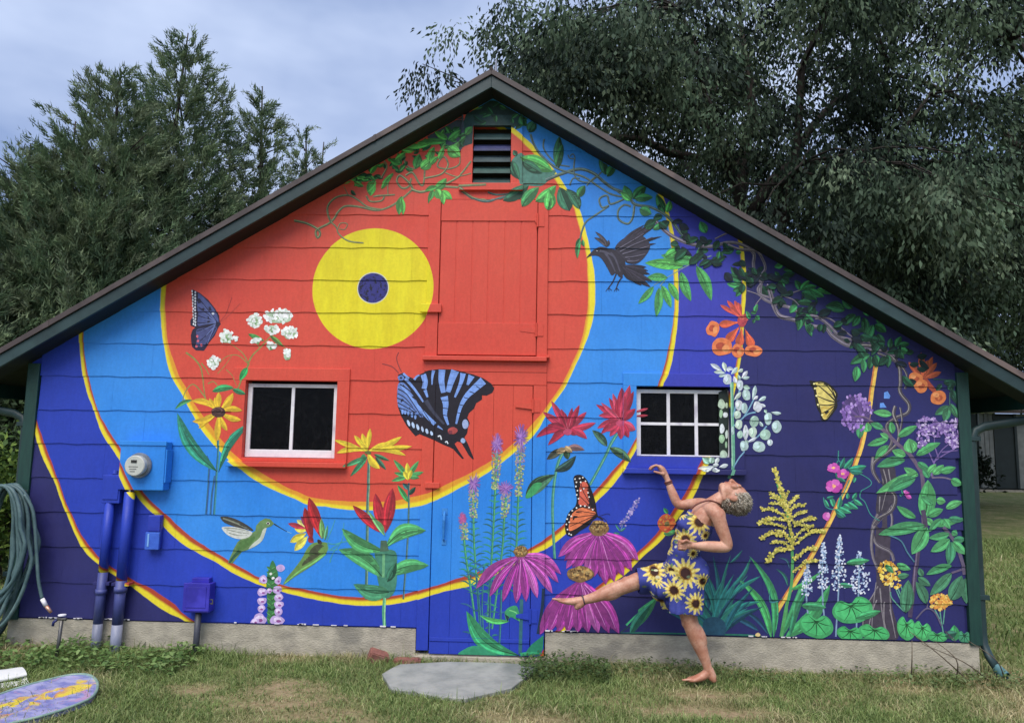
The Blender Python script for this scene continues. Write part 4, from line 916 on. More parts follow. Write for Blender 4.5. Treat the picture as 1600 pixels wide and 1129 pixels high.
# ---------- purple wild roses on their vine
m = Motif('painted_wild_rose', 'small magenta roses painted twining round the tan arc', 2, Z['B6'])
VN = (44,128,120)
for p in ([(562,78),(565,130),(600,150),(640,200),(655,190),(720,225),(730,255),(680,285)],[(680,285),(675,320),(700,345),(730,410),(775,440)],[(485,320),(500,370),(560,380),(650,330)],[(620,230),(560,360)],[(560,130),(545,190),(600,240)]): m.stroke(p, 6, VN, w2=4)
for a, b_, w in (((570,170),(595,112),24),((590,172),(640,115),28),((615,175),(708,158),36),((620,185),(690,190),28),((540,370),(520,318),26),((545,380),(600,420),30),((560,370),(630,400),28),((590,355),(635,380),26),((610,345),(665,380),26),((640,330),(688,362),24),((610,330),(610,295),18),((635,330),(658,295),22),((650,215),(640,245),20),((500,325),(540,315),18),((550,400),(590,425),24),((545,200),(600,240),24),((560,380),(575,310),26),((490,330),(515,370),16)): m.leaf(a, b_, w, m.rnd.choice([(48,150,112),(40,126,104),(58,166,120)]), .05)
for cx, cy, r in ((537,168,34),(585,198,34),(538,262,46)):
    for q in range(5): m.blob(cx+math.cos(q*1.257)*r*.55, cy+math.sin(q*1.257)*r*.4, r*.46, r*.38, m.rnd.choice([(196,70,170),(214,96,190),(180,54,156)]))
    m.blob(cx, cy, r*.22, r*.18, (240,150,120)); m.dots(cx, cy, r*.26, r*.2, 6, 2.5, [(250,220,120)])
m.blob(500,418,20,22,(200,84,176)); m.blob(508,412,10,14,(226,130,200))
m.T = Z['B7']; m.leaf((410,960),(395,945),14,(40,110,100)); m.leaf((415,955),(405,910),14,(44,130,110)); m.petal((425,950),(465,970),26,(206,80,176)); m.petal((425,945),(430,922),26,(216,100,186)); m.petal((425,955),(450,935),22,(190,60,160)); m.done()
# ---------- foamflowers
for lab, cx, top, bot, wd_ in (('shortest white foamflower spike painted beside the tan arc', 402,650,830,34),('white foamflower spike painted left of the tallest spike', 484,555,790,36),('tallest white foamflower spike painted over heart leaves', 568,520,800,46),('rightmost white foamflower spike painted by the tree trunk', 672,600,815,50)):
    m = Motif('painted_foamflower', lab, 2, Z['B6'])
    m.stroke([(cx, top), (cx-6, bot), (cx-20 if cx > 500 else cx+5, 1040 if cx > 550 else 940)], 8, (120,150,180))
    for i in range(int((bot-top)*.55)):
        t = m.rnd.random(); y = top+(bot-top)*t; w_ = wd_*(.12+.9*t**.8)*(1 if t < .9 else .7)
        m.blob(cx+m.rnd.uniform(-w_, w_)-4*t, y+m.rnd.uniform(-4, 4), 5.2, 5, m.rnd.choice([(214,222,240),(190,204,232),(232,236,244),(160,184,220),(120,150,190)]), 6, .35)
    if 'right' in lab:
        for i in range(20): m.blob(690+m.rnd.random()*40, 800-m.rnd.random()*90, 5, 5, m.rnd.choice([(214,222,240),(190,204,232)]), 6, .3)
        for i in range(14): m.blob(640-m.rnd.random()*25, 800-m.rnd.random()*80, 5, 5, m.rnd.choice([(214,222,240),(190,204,232)]), 6, .3)
    m.done()
# ---------- heart leaves and trunk
m = Motif('painted_tree_trunk', 'twisted grey vine trunk painted near the right corner', 0, Z['B6'])
TR = (92,84,96)
m.poly([(770,290),(850,290),(845,440),(832,560),(830,700),(842,880),(870,1050),(700,1055),(690,940),(740,830),(760,740),(752,620),(758,470)], (66,58,72), True)
for p, w in (([(745,110),(742,180),(775,240),(800,300),(770,400),(740,480),(760,560),(830,600),(850,650)],22),([(860,350),(800,410),(750,470),(735,560),(745,640),(775,700)],20),([(800,300),(840,420),(830,500)],16),([(770,780),(740,830),(700,900),(690,1000)],10),([(780,790),(790,900),(810,1040)],12),([(830,760),(836,900),(860,1045)],10),([(760,760),(745,880),(735,1040)],8)): m.stroke(p, w, TR, w2=w*.8); m.stroke([(a-3, b_) for a, b_ in p], w*.3, (140,134,136), w2=2); m.stroke([(a+w*.36, b_) for a, b_ in p], w*.2, (40,34,46), w2=2)
m.T = Z['B7']
for p, w in (([(0,10),(60,50),(130,70),(240,80),(330,120),(390,190),(400,280),(400,350),(450,420),(440,470),(370,500),(320,550),(350,640),(300,720)],26),([(270,120),(340,150),(410,200),(440,260),(430,330)],16),([(370,430),(360,480),(390,560),(385,640),(330,700),(250,760),(245,820),(280,880)],22),([(400,440),(410,520),(395,600)],12),([(300,800),(310,900),(370,960),(350,1040),(270,1090),(240,1129)],26),([(345,780),(365,850)],30)): m.stroke(p, w, (80,74,84), w2=w*.8); m.stroke([(a-4, b_-3) for a, b_ in p], w*.28, (150,144,140), w2=2); m.stroke([(a+w*.34, b_+3) for a, b_ in p], w*.18, (36,32,44), w2=2)
m.poly([(280,790),(360,780),(370,860),(340,960),(330,1040),(260,1060),(265,960),(300,880)], (60,54,68), True)
for p in ([(300,800),(320,900),(290,1040)],[(330,800),(345,900)],[(280,960),(275,1050)]): m.stroke(p, 8, (128,122,126), w2=3)
m.done()
m = Motif('painted_tree_root_streaks', None, 0, Z['B6'])
m.k = 60
for p in ([(760,850),(730,940),(710,1040)],[(800,860),(800,960),(820,1040)],[(830,900),(850,1000)]): m.stroke(p, 7, (134,126,132), w2=3)  # pale grey streaks along the painted roots
m.done()
m = Motif('painted_heart_leaves', 'broad heart-shaped green leaves painted along the bottom right', 3, Z['B6'])
def heart(cx, cy, rx, ry, rot, c):
    pts = [(0,-.5),(-.45,-.95),(-.95,-.55),(-1,0),(-.7,.55),(-.2,.85),(.35,.95),(.9,.6),(1.05,.1),(.85,-.5),(.45,-.8)]
    ca, sa = math.cos(rot), math.sin(rot)
    f = lambda p: (cx+(p[0]*rx)*ca-(p[1]*ry)*sa, cy+(p[0]*rx)*sa+(p[1]*ry)*ca)
    m.poly([f(p) for p in pts], c, True); m.poly([f((p[0]*.86, p[1]*.8-.08)) for p in pts], shade(c, 1.18), True)
    for p in ((-.8,-.3),(-.6,.5),(0,.8),(.6,.65),(.9,.0),(.55,-.6),(-.4,-.75)): m.stroke([f((0,-.35)), f((p[0]*.5+.05, p[1]*.5-.1)), f(p)], 6, shade(c, .5), w2=2)
heart(445,985,86,68,0,(52,150,84)); heart(635,905,100,74,-.35,(56,156,88)); heart(620,1025,66,42,0,(50,150,80)); heart(745,1020,78,44,.1,(54,154,84))
m.leaf((650,945),(782,908),42,(60,160,96)); m.leaf((370,880),(500,890),44,(58,150,96)); m.leaf((600,660),(722,645),36,(70,170,110)); m.leaf((560,770),(640,780),26,(60,150,110)); m.poly([(455,1050),(520,1050),(560,1062),(480,1064)], (50,140,80)); m.poly([(660,1050),(730,1045),(700,1066)], (50,140,80))
m.T = Z['B8']; heart(432,755,54,72,.1,(58,156,86)); heart(525,770,54,60,.1,(60,160,88)); heart(612,803,58,34,0,(56,150,84)); heart(772,805,38,38,0,(48,120,84)); m.leaf((715,830),(715,735),62,(60,170,96)); m.leaf((660,800),(730,780),50,(50,110,90)); m.stroke([(660,770),(690,800),(720,830)], 8, (80,70,84)); m.done()
# ---------- yellow-flowered sprays lower right
for lab, cx, cy, rx, ry, rot, stems in (('yellow flower spray painted over the vine trunk', 340,440,92,58,.9, [[(340,540),(350,580),(420,655)],[(380,510),(410,590),(430,660)],[(400,500),(440,640)],[(370,520),(425,650)]]), ('orange and yellow flower head painted at the lower right', 632,600,66,44,0, [[(630,640),(640,720),(650,780)],[(600,640),(630,700)],[(660,645),(650,730)]])):
    m = Motif('painted_yellow_flowers', lab, 4, Z['B8'])
    for s_ in stems: m.stroke(s_, 7, (84,150,130))
    m.dots(cx, cy, rx, ry, 110, 9, [(232,190,60),(240,214,96),(214,160,44),(246,226,130),(190,130,40)] if 'spray' in lab else [(236,180,70),(226,150,60),(244,206,100),(206,126,50)], .4, rot); m.done()
# ---------- joe-pye weed and purple milkweed shrub
m = Motif('painted_purple_globe', 'round purple flower head painted beside the tiger butterfly', 1, Z['B7'])
cx, cy = 140, 470
m.blob(cx, cy, 86, 104, (66,48,104), 14, .06)
for i in range(150):
    q = m.rnd.uniform(0, 6.283); d = math.sqrt(m.rnd.uniform(.15, 1)); x, y = cx+92*d*math.cos(q), cy+112*d*math.sin(q)
    if x > 185 and y > 470: continue
    m.stroke([(cx+25, cy+30), (x, y)], 2, (100,70,140), w2=3) if i % 3 == 0 else None
    m.blob(x, y, 8, 10, m.rnd.choice([(128,92,176),(156,120,200),(108,74,156),(176,146,212)]), 6, .3)
m.stroke([(130,490),(190,495),(230,520)], 10, (100,80,110)); m.done()
m = Motif('painted_joe_pye_weed', 'mauve clustered flower dome painted at the right corner', 2, Z['B7'])
for p in ([(580,840),(600,760),(640,690),(700,640)],[(600,770),(560,690),(540,640)],[(620,730),(600,660),(600,600)],[(640,700),(700,690),(740,650)],[(590,760),(680,700),(735,690)]): m.stroke(p, 8, (108,84,150), w2=5)
for cx, cy, rx, ry, n in ((560,535,66,44,70),(670,550,60,34,60),(715,620,34,60,50),(540,610,44,50,40),(690,630,40,36,36),(725,530,28,30,20),(620,570,60,40,50),(520,650,26,24,14)):
    m.dots(cx, cy, rx, ry, n, 8.5, [(150,120,190),(176,150,208),(124,94,168),(200,180,222),(106,78,148)])
m.done()
m = Motif('painted_leafy_shrub', 'shrub with many oval green leaves painted at the right corner', 1, Z['B7'])
m.stroke([(215,515),(300,570),(380,650),(450,710),(500,780),(530,860),(535,1129)], 20, (92,76,100), w2=24); m.stroke([(585,850),(600,770)], 12, (92,76,100)); m.stroke([(585,850),(660,850),(750,880)], 9, (110,96,120))
L7 = [((350,480),(240,465),44,1),((300,560),(225,530),40,0),((210,580),(165,545),30,0),((215,580),(205,525),40,0),((160,620),(175,530),46,0),((355,590),(345,520),40,0),((385,610),(500,545),46,1),((330,620),(205,660),44,1),((330,620),(280,590),30,0),((330,660),(250,740),46,0),((430,720),(350,690),50,0),((470,705),(450,620),84,0),((490,720),(635,645),52,1),((430,745),(262,785),60,1),((500,760),(570,800),40,0),((505,840),(420,790),44,0),((500,820),(255,940),60,1),((490,850),(320,930),70,1),((570,850),(530,800),44,0),((560,820),(610,770),40,0),((590,830),(655,775),44,0),((630,815),(725,790),44,1),((695,860),(760,890),50,0),((540,1090),(560,862),104,0),((610,980),(665,990),46,0),((665,1030),(765,990),46,1),((560,1075),(650,1035),50,0),((560,1120),(770,1085),44,1),((590,1129),(540,1085),40,0),((490,1085),(378,1015),46,1),((640,1129),(670,1090),40,0)]
for a, b_, w, l in L7: m.leaf(a, b_, w, m.rnd.choice([(70,158,90),(84,172,98),(58,140,88)]), m.rnd.uniform(-.06, .06), .8, 1.2)
m.T = Z['B8']
m.stroke([(530,60),(545,160),(510,260),(490,400),(470,560),(455,690)], 26, (74,62,88), w2=26); m.stroke([(524,160),(496,300),(470,560)], 7, (112,96,122)); m.stroke([(650,160),(720,250),(765,380),(775,440)], 20, (84,72,98)); m.stroke([(320,205),(400,240),(440,310),(480,365)], 8, (60,110,130)); m.stroke([(490,700),(550,640),(600,660),(640,740)], 9, (84,76,104)); m.stroke([(700,430),(760,410)], 12, (84,72,98)); m.stroke([(555,640),(560,610)], 8, (84,76,104))
for a, b_, w, l in [((545,150),(270,205),74,1),((555,160),(465,320),90,1),((690,200),(565,225),46,1),((680,110),(770,120),40,0),((640,110),(565,190),40,0),((650,110),(690,170),36,0),((690,230),(575,305),60,1),((695,245),(680,385),60,1),((700,190),(735,205),40,0),((710,235),(780,230),44,0),((705,245),(785,320),52,1),((700,385),(550,440),50,1),((700,430),(570,560),64,1),((690,590),(760,445),90,1),((780,460),(785,610),56,0),((375,375),(460,410),40,0),((380,450),(450,440),36,0),((430,665),(445,470),84,1),((530,450),(510,400),36,0),((500,455),(575,505),44,0),((550,610),(490,480),60,1),((310,380),(360,430),30,0),((590,30),(520,-20),40,0)]: m.leaf(a, b_, w, m.rnd.choice([(66,150,92),(56,134,92),(76,166,98)]) if a[1] < 400 else m.rnd.choice([(58,118,84),(64,130,90)]), m.rnd.uniform(-.06, .06), .8, 1.2)
m.done()
# ---------- tiger butterfly, blue scraps
m = Motif('painted_tiger_butterfly', 'yellow and black striped butterfly painted under the vine', 1, Z['C2'])
m.poly([(800,1018),(840,1022),(885,1020),(930,1040),(968,1070),(992,1110),(985,1150),(990,1190),(960,1240),(915,1290),(880,1285),(870,1240),(850,1200),(838,1140),(828,1080),(810,1050)], (30,28,24), True)
m.poly([(832,1035),(885,1032),(925,1050),(958,1078),(978,1112),(972,1150),(978,1185),(950,1232),(912,1278),(890,1272),(882,1235),(862,1195),(850,1140),(842,1080)], (222,202,104), True)
m.poly([(880,1200),(960,1180),(950,1230),(912,1272),(892,1262)], (206,176,72), True)
for pts, w in (([(985,1165),(930,1110),(860,1050)],12),([(985,1160),(950,1090),(900,1035)],11),([(985,1158),(965,1100),(945,1060)],9),([(985,1168),(920,1150),(850,1120)],11),([(985,1172),(930,1185),(862,1180)],11),([(983,1178),(930,1215),(885,1240)],9),([(982,1180),(950,1225),(915,1270)],8),([(835,1040),(850,1130),(880,1240)],12)): m.stroke(pts, w, (36,32,26), w2=w*.5)
for x, y in ((830,1040),(838,1070),(848,1120),(858,1180),(885,1250)): m.blob(x, y, 7, 7, (236,226,150))
m.stroke([(985,1160),(1005,1150)], 5, (30,28,24)); m.done()
m = Motif('painted_blue_wings', 'two tiny blue winged marks painted beside the tan arc', 1, Z['B7']); m.T = Z['B7']; m.poly([(303,385),(305,350),(325,342),(342,370),(335,386)], (86,140,224)); m.poly([(278,440),(280,412),(300,410),(318,438)], (86,140,224)); m.done()
# ---------- trumpet flowers
def trumpet(m, base, tip, w, mouth, c=(214,84,50)):
    m.leaf(base, tip, w, c, 0, .72, 1.25, False, .72); mx_, my, rx, ry = mouth
    m.blob(mx_, my, rx, ry, (226,116,62), 10, .14); m.blob(mx_-rx*.1, my-ry*.1, rx*.5, ry*.45, (170,62,40), 9, .12); m.blob(mx_+rx*.35, my+ry*.2, rx*.35, ry*.45, (238,148,84), 8, .15)
m = Motif('painted_trumpet_vine', 'orange trumpet flowers painted above the six-pane window', 2, Z['C2'])
for b_ in ((195,505),(242,475),(292,475),(262,520),(318,490)): m.leaf((345,600), b_, 30, (206,74,62), 0, .75, 1.25, False, .7)
trumpet(m, (340,620), (185,640), 54, (146,668,44,54)); trumpet(m, (335,640), (235,760), 62, (205,790,72,58)); trumpet(m, (345,650), (320,790), 60, (312,815,42,44)); trumpet(m, (360,660), (415,800), 60, (420,815,62,40)); m.blob(345,615,34,40,(176,56,66)); m.dots(355,600,30,30,10,9,[(150,44,60),(206,90,80)]); m.done()
m = Motif('painted_trumpet_vine', 'orange trumpet flowers painted under the right eave', 2, Z['B7'])
for b_, w in (((448,170),36),((522,115),40),((590,140),36),((640,230),34),((615,175),34),((560,160),40)): m.leaf((530,270), b_, w, (192,82,48), 0, .75, 1.2, False, .6)
m.stroke([(540,270),(580,320),(610,350)], 26, (170,64,44)); 
for cx, cy, r in ((488,272,42),(522,312,40),(622,380,46)): m.blob(cx, cy, r, r*.95, (222,120,60), 10, .1); m.blob(cx+2, cy+2, r*.5, r*.42, (180,76,42), 9, .12); m.blob(cx-r*.3, cy-r*.35, r*.4, r*.3, (236,150,88), 8)
m.T = Z['B7']
for a, b_, w in (((650,290),(740,300),44),((640,300),(610,340),30),((700,330),(735,420),44),((690,340),(700,300),40),((690,430),(600,480),46),((680,440),(655,520),50),((690,415),(738,500),40)): m.leaf(a, b_, w, (58,126,84) if b_[1] > 430 else (40,88,68))
m.stroke([(690,350),(688,420)], 6, (60,100,90)); m.stroke([(590,272),(690,280),(730,310)], 5, (44,90,70)); m.done()
# ---------- white false indigo by the right window
m = Motif('painted_white_indigo', 'pale mint indigo spike painted right of the six-pane window', 2, Z['B4'])
m.stroke([(935,190),(935,400),(945,650),(945,870),(915,960)], 30, (92,160,130), w2=24); m.stroke([(928,200),(930,500),(938,860)], 9, (160,214,180))
for p in ([(1000,240),(970,360),(945,470)],[(1130,430),(1060,450),(950,540)],[(1220,540),(1130,640),(1020,690)],[(1040,740),(990,800),(950,870)],[(1130,300),(1060,430),(1000,500)]): m.stroke(p, 12, (110,160,190), w2=9)
PW = [(208,220,234),(186,214,214),(170,206,190),(222,228,240),(200,222,206)]
for a, b_, w in (((870,110),(768,42),36),((890,110),(870,28),38),((890,115),(795,108),30),((920,110),(905,75),30),((930,130),(985,70),36),((985,110),(1030,85),30),((1010,160),(1065,100),34),((1015,160),(1082,150),26),((900,130),(830,145),28),((950,140),(970,200),34),((960,90),(900,75),30),((985,130),(1000,170),26),((1105,330),(1130,215),36),((1110,330),(1150,300),26),((1150,340),(1215,305),34),((1160,360),(1210,385),26),((1090,240),(1030,225),36),((950,335),(1010,270),34),((1250,430),(1335,440),28),((1220,440),(1200,410),24),((1160,500),(1190,545),26),((1060,670),(1140,630),26),((1070,690),(1050,650),26)): m.petal(a, b_, w, m.rnd.choice(PW), .03)
for cx, cy, rx, ry in ((900,170,34,44),(1000,215,28,42),(1055,290,34,48),(990,375,30,40),(1035,395,28,46),(1145,385,36,44),(980,450,30,34),(1120,500,36,46),(1230,480,32,50),(990,530,30,38),(1000,610,26,32),(1048,590,26,60),(1108,590,32,44),(1205,610,46,44),(1300,545,38,48),(1035,700,36,42),(1155,705,52,46),(1245,670,22,26),(940,580,14,34),(905,380,12,26)):
    c = m.rnd.choice(PW); m.blob(cx, cy, rx, ry, shade(c, .9), 9, .12); m.blob(cx-rx*.25, cy-ry*.2, rx*.55, ry*.55, shade(c, 1.08), 8, .15); m.stroke([(cx-rx*.3, cy+ry*.7), (cx+rx*.2, cy), (cx, cy-ry*.6)], 6, (130,180,150), w2=3)
m.leaf((760,840),(700,785),56,(150,206,180)); m.leaf((770,840),(780,780),50,(170,214,190))
for a, b_, w in (((800,860),(690,895),40),((800,850),(830,790),34),((830,870),(905,850),34),((780,850),(830,850),30),((740,870),(720,905),36),((800,870),(800,910),60),((770,870),(665,880),30)): m.petal(a, b_, w, (218,232,232))
m.done()
m = Motif('painted_indigo_leaves', 'pale leaves painted over the right sash of the six-pane window', 0, Z['B4'], plane=.0280)
m.poly([(835,270),(905,240),(918,330),(912,780),(840,775),(838,600)], (30,44,40))
for cx, cy, rx, ry in ((860,365,28,40),(855,440,14,36),(900,375,10,24),(862,560,20,38),(900,610,12,36),(862,640,22,34),(875,770,30,36),(896,690,10,24),(890,450,20,22)): c = m.rnd.choice([(176,200,176),(200,216,206),(150,190,150),(214,222,226)]); m.blob(cx, cy, rx, ry, c, 9, .12); m.blob(cx-rx*.2, cy-ry*.2, rx*.5, ry*.5, shade(c, 1.1), 8)
m.done()
# ---------- crow
m = Motif('painted_crow', 'black crow painted in flight on the blue ring', 2, Z['C1'])
CR = (44,40,52)
m.poly([(300,445),(330,405),(370,370),(420,352),(480,365),(540,375),(600,410),(625,490),(610,560),(595,605),(570,600),(545,570),(510,590),(480,540),(440,470),(400,430),(345,425)], CR, True)
for a, b_, w in (((535,365),(740,240),40),((560,365),(790,165),34),((580,370),(840,160),34),((600,375),(885,160),30),((610,385),(935,145),30),((620,395),(930,265),34),((620,405),(880,325),36),((620,420),(820,365),44),((620,440),(790,420),50),((620,460),(720,490),50)): m.leaf(a, b_, w, shade(CR, m.rnd.uniform(.8, 1.3)), -.05, .7, 1.6, False, .4)
m.poly([(540,370),(600,310),(650,270),(740,250),(800,290),(830,350),(790,430),(720,490),(650,480)], (52,48,62), True)
for p in ([(560,370),(680,300),(780,240)],[(580,390),(700,330),(850,270)],[(600,410),(700,380),(820,345)],[(620,440),(700,430),(790,410)],[(640,470),(700,470),(740,460)]): m.stroke(p, 6, (104,100,122), w2=3); m.stroke([(a, b_+12) for a, b_ in p], 6, (22,20,28), w2=4)
for b_, w in (((800,520),36),((830,580),40),((848,640),44),((835,685),44),((760,672),50),((700,640),60),((815,550),36)): m.leaf((580,500), b_, w, shade(CR, m.rnd.uniform(.75, 1.1)), .03, .7, 1.5, False, .6)
for b_, w in (((372,225),28),((400,240),24),((425,262),24),((485,295),28),((450,285),24),((365,275),30)): m.leaf((465,355), b_, w, (62,58,66), .1, .7, 1.6, False, .5)
for p in ([(455,400),(500,470),(540,560)],[(500,400),(540,450),(580,560)],[(410,385),(470,400),(520,430)]): m.stroke(p, 22, (74,72,90), w2=10)
m.stroke([(550,570),(520,640),(485,690)], 12, (34,32,44), w2=8); m.stroke([(600,600),(570,640),(550,690)], 12, (34,32,44), w2=8)
for a, b_ in (((485,690),(460,722)),((485,690),(488,722)),((485,690),(512,715)),((550,690),(530,722)),((550,690),(552,724)),((550,690),(572,715))): m.stroke([a, b_], 6, (30,28,40), w2=4)
m.blob(388,385,6,5,(150,150,160)); m.done()
# ---------- leafy sprig right of the crow
m = Motif('painted_leaf_sprig', 'toothed green leaves painted below the crow tail', 1, Z['C1'])
for p in ([(1340,425),(1220,470),(1100,530),(1000,590),(860,670)],[(1235,360),(1215,470),(1220,510)],[(960,620),(910,680)]): m.stroke(p, 9, (120,150,130), w2=5)
for a, b_, w in (((1215,465),(920,420),105),((1110,515),(785,485),92),((1215,510),(1340,800),92),((1085,560),(1170,805),82),((985,650),(1065,800),66),((925,670),(1005,860),66),((905,690),(880,935),72),((860,680),(730,825),58),((975,610),(800,610),70)): m.leaf(a, b_, w, m.rnd.choice([(82,178,76),(70,160,80),(96,190,84)]), m.rnd.uniform(-.05, .05), .72, 1.15); d = (b_[0]-a[0], b_[1]-a[1]); [m.stroke([(a[0]+d[0]*t, a[1]+d[1]*t), (a[0]+d[0]*(t+.12)+sg*-d[1]*.09, a[1]+d[1]*(t+.12)+sg*d[0]*.09)], 4, (40,104,58), w2=2) for t in (.2,.35,.5,.65) for sg in (-1,1)]
m.done()
# ---------- the vine along the gable
def twist(m, pts, w, c=(112,104,92)):
    m.stroke(pts, w, c, w2=w*.8); m.stroke([(a-w*.15, b_-w*.22) for a, b_ in pts], w*.28, shade(c, 1.5), w2=1); m.stroke([(a+w*.1, b_+w*.34) for a, b_ in pts], w*.22, shade(c, .5), w2=1)
m = Motif('painted_vine', 'curling green vine painted under the left slope of the gable', 1, Z['A6'])
VC = (104,112,76)
for p, w in (([(0,870),(90,890),(175,935),(190,975),(170,995),(165,940),(270,880),(330,800),(380,765),(480,770),(600,795),(700,770),(790,710),(870,640)],18),([(270,880),(250,830),(250,760),(310,700),(400,685),(470,720),(540,770),(640,790)],16),([(270,880),(310,920),(330,970),(400,1020),(510,1035)],12),([(320,930),(340,890),(390,895),(370,935),(330,930)],8),([(400,690),(375,640),(365,620)],7),([(530,690),(560,730),(640,725),(660,690),(620,690),(580,695)],14),([(870,640),(850,600),(780,540),(755,580),(790,630),(840,620),(860,560)],18),([(860,640),(930,660),(1010,640),(1080,620),(1200,625),(1310,620),(1411,615)],20),([(820,540),(870,520),(920,600),(950,600),(960,490)],16),([(960,560),(1080,530),(1130,460),(1100,400),(1060,440),(1060,480),(1140,490),(1210,460),(1220,400)],14),([(1110,520),(1200,550),(1300,530)],9),([(1120,600),(1220,540),(1300,440)],16),([(1220,640),(1310,700),(1411,725)],14),([(640,560),(680,480),(660,430)],14),([(690,690),(690,600),(730,530)],8),([(810,380),(820,460),(890,490),(930,440)],12),([(600,690),(740,680)],14)): twist(m, p, w, VC)
for a, b_, w in (((550,560),(410,570),60),((570,560),(440,545),44),((560,580),(560,690),70),((600,580),(540,660),50),((640,640),(730,520),40),((790,690),(770,830),56),((785,700),(800,830),40),((1030,640),(1120,560),60),((1020,640),(985,745),40),((1040,640),(1080,720),70),((1080,650),(1160,720),60),((1090,660),(1100,760),44),((1050,620),(960,650),40),((780,460),(700,420),44),((790,460),(760,370),30),((890,490),(920,380),70),((930,490),(1010,420),80),((990,450),(1030,330),56),((1000,460),(1060,400),40),((1130,330),(1220,400),90),((1130,285),(1225,205),50),((1130,275),(1030,215),44),((1120,290),(900,300),50),((1010,300),(800,330),40),((1260,250),(1310,190),50),((880,360),(780,345),40),((560,530),(620,450),40),((740,430),(820,370),40),((1060,420),(1100,330),40)): m.leaf(a, b_, w, m.rnd.choice([(84,180,70),(70,158,66),(96,196,82),(60,140,60)]), m.rnd.uniform(-.08, .08), .6, 1.2)
m.done()
m = Motif('painted_vine_leaves', 'small green leaves painted along the left gable vine', 0, Z['A6'])
for i in range(70):
    t = m.rnd.random(); x = 380+t*840; y = 590-t*420+m.rnd.uniform(-10, 150)*(.5+.6*t); q = m.rnd.uniform(0, 6.28); L = m.rnd.uniform(40, 95)
    m.leaf((x, y), (x+math.cos(q)*L, y+math.sin(q)*L*.7), L*.4, m.rnd.choice([(40,104,50),(52,128,58),(30,82,48),(74,150,64)]), .08, .6, 1.25)
m.done()
m = Motif('painted_eave_shade_leaves', 'dark leaves painted round the gable vent', 0, Z['A7'])
m.poly([(30,235),(160,80),(340,215),(360,240),(360,300),(300,300),(250,296),(75,296),(70,400),(10,420),(8,300)], (32,62,62)); m.poly([(-190,330),(-60,210),(10,180),(10,430),(-90,400),(-170,380)], (60,70,84), True); m.poly([(80,120),(170,62),(270,130),(360,220),(360,235),(10,230)], (20,44,40))  # dark fills hold both teal foliage paint and the eave's shade, as colour
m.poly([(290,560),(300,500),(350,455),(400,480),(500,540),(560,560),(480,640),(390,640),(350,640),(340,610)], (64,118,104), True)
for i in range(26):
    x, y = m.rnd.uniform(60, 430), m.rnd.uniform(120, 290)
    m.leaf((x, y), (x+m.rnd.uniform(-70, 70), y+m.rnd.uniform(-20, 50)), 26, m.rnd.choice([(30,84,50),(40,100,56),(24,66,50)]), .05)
m.done()
m = Motif('painted_vine', 'thick curling vine painted under the upper right slope of the gable', 1, Z['A7'])
VC = (70,92,88)
for p, w in (([(0,665),(80,720),(160,738),(230,715),(330,690)],18),([(160,680),(210,695),(280,690)],12),([(500,610),(600,570),(700,545),(780,570),(840,620),(900,660),(980,690),(1020,750),(1120,770),(1210,820),(1250,860)],20),([(410,340),(430,400),(470,460),(550,530),(620,560),(720,590),(800,640),(880,690),(960,710)],14),([(490,370),(490,430),(560,510),(640,530)],10),([(640,470),(660,455),(670,480),(640,480),(630,460)],7),([(670,480),(665,560),(690,610),(760,620),(830,560)],10),([(740,640),(800,590),(870,640),(940,690)],10),([(960,720),(880,750),(860,700),(815,720),(830,770),(870,760),(800,810),(740,850),(715,900),(700,960)],13),([(1020,760),(1010,830),(980,865),(930,840),(925,790),(960,755),(1000,765)],14),([(1250,860),(1300,930),(1355,975)],20),([(640,640),(660,600),(700,600)],10)): twist(m, p, w, VC)
for a, b_, w in (((300,500),(345,610),60),((350,480),(540,560),90),((360,500),(480,570),60),((250,735),(400,640),70),((360,770),(460,650),70),((440,740),(560,640),70),((510,790),(520,660),70),((640,790),(580,650),90),((700,780),(620,660),60),((690,710),(730,640),50),((575,540),(580,350),60),((560,530),(600,400),50),((700,960),(685,1070),30),((715,960),(725,1000),22),((700,950),(675,1000),26),((1010,720),(1090,640),60),((1005,720),(960,640),56),((1020,720),(1130,710),50),((1000,730),(940,680),40),((1050,780),(1120,810),60),((1200,800),(1150,690),50),((1210,800),(1230,730),40),((850,580),(820,450),50),((860,590),(910,510),50),((1090,900),(1150,840),40),((1130,900),(1200,850),36),((400,330),(440,260),60),((380,290),(350,240),50),((1200,1060),(1290,1010),60),((330,470),(310,440),30)): m.leaf(a, b_, w, m.rnd.choice([(56,140,76),(44,116,66),(78,176,80),(40,98,70)]), m.rnd.uniform(-.08, .08), .55, 1.35)
m.done()
m = Motif('painted_vine', 'woody vine with green leaflets painted down the right slope of the gable', 1, Z['C2'])
VC = (106,98,112)
for p, w in (([(-250,-70),(-160,20),(-60,75),(30,100),(140,110),(240,85),(330,95),(420,150),(420,230),(430,320),(470,350),(470,440),(540,490),(660,520)],26),([(250,100),(330,130),(440,140),(480,190),(500,260),(470,310),(480,350),(450,400),(480,440),(600,470)],20),([(520,370),(540,440),(560,520),(600,580),(690,605),(830,650),(910,660),(960,720),(1060,780),(1130,760),(1200,750),(1300,800)],30),([(660,520),(760,570),(860,590),(940,650),(1010,720),(1110,745)],24),([(840,600),(940,600),(1060,700),(1120,740)],12),([(1110,800),(1200,810),(1310,820),(1400,860)],22),([(560,470),(640,440),(740,405)],10),([(630,450),(690,470),(730,510)],8),([(480,450),(440,500),(430,540)],8),([(380,410),(440,430),(470,450)],8),([(160,60),(260,20),(330,70)],12)): twist(m, p, w, VC)
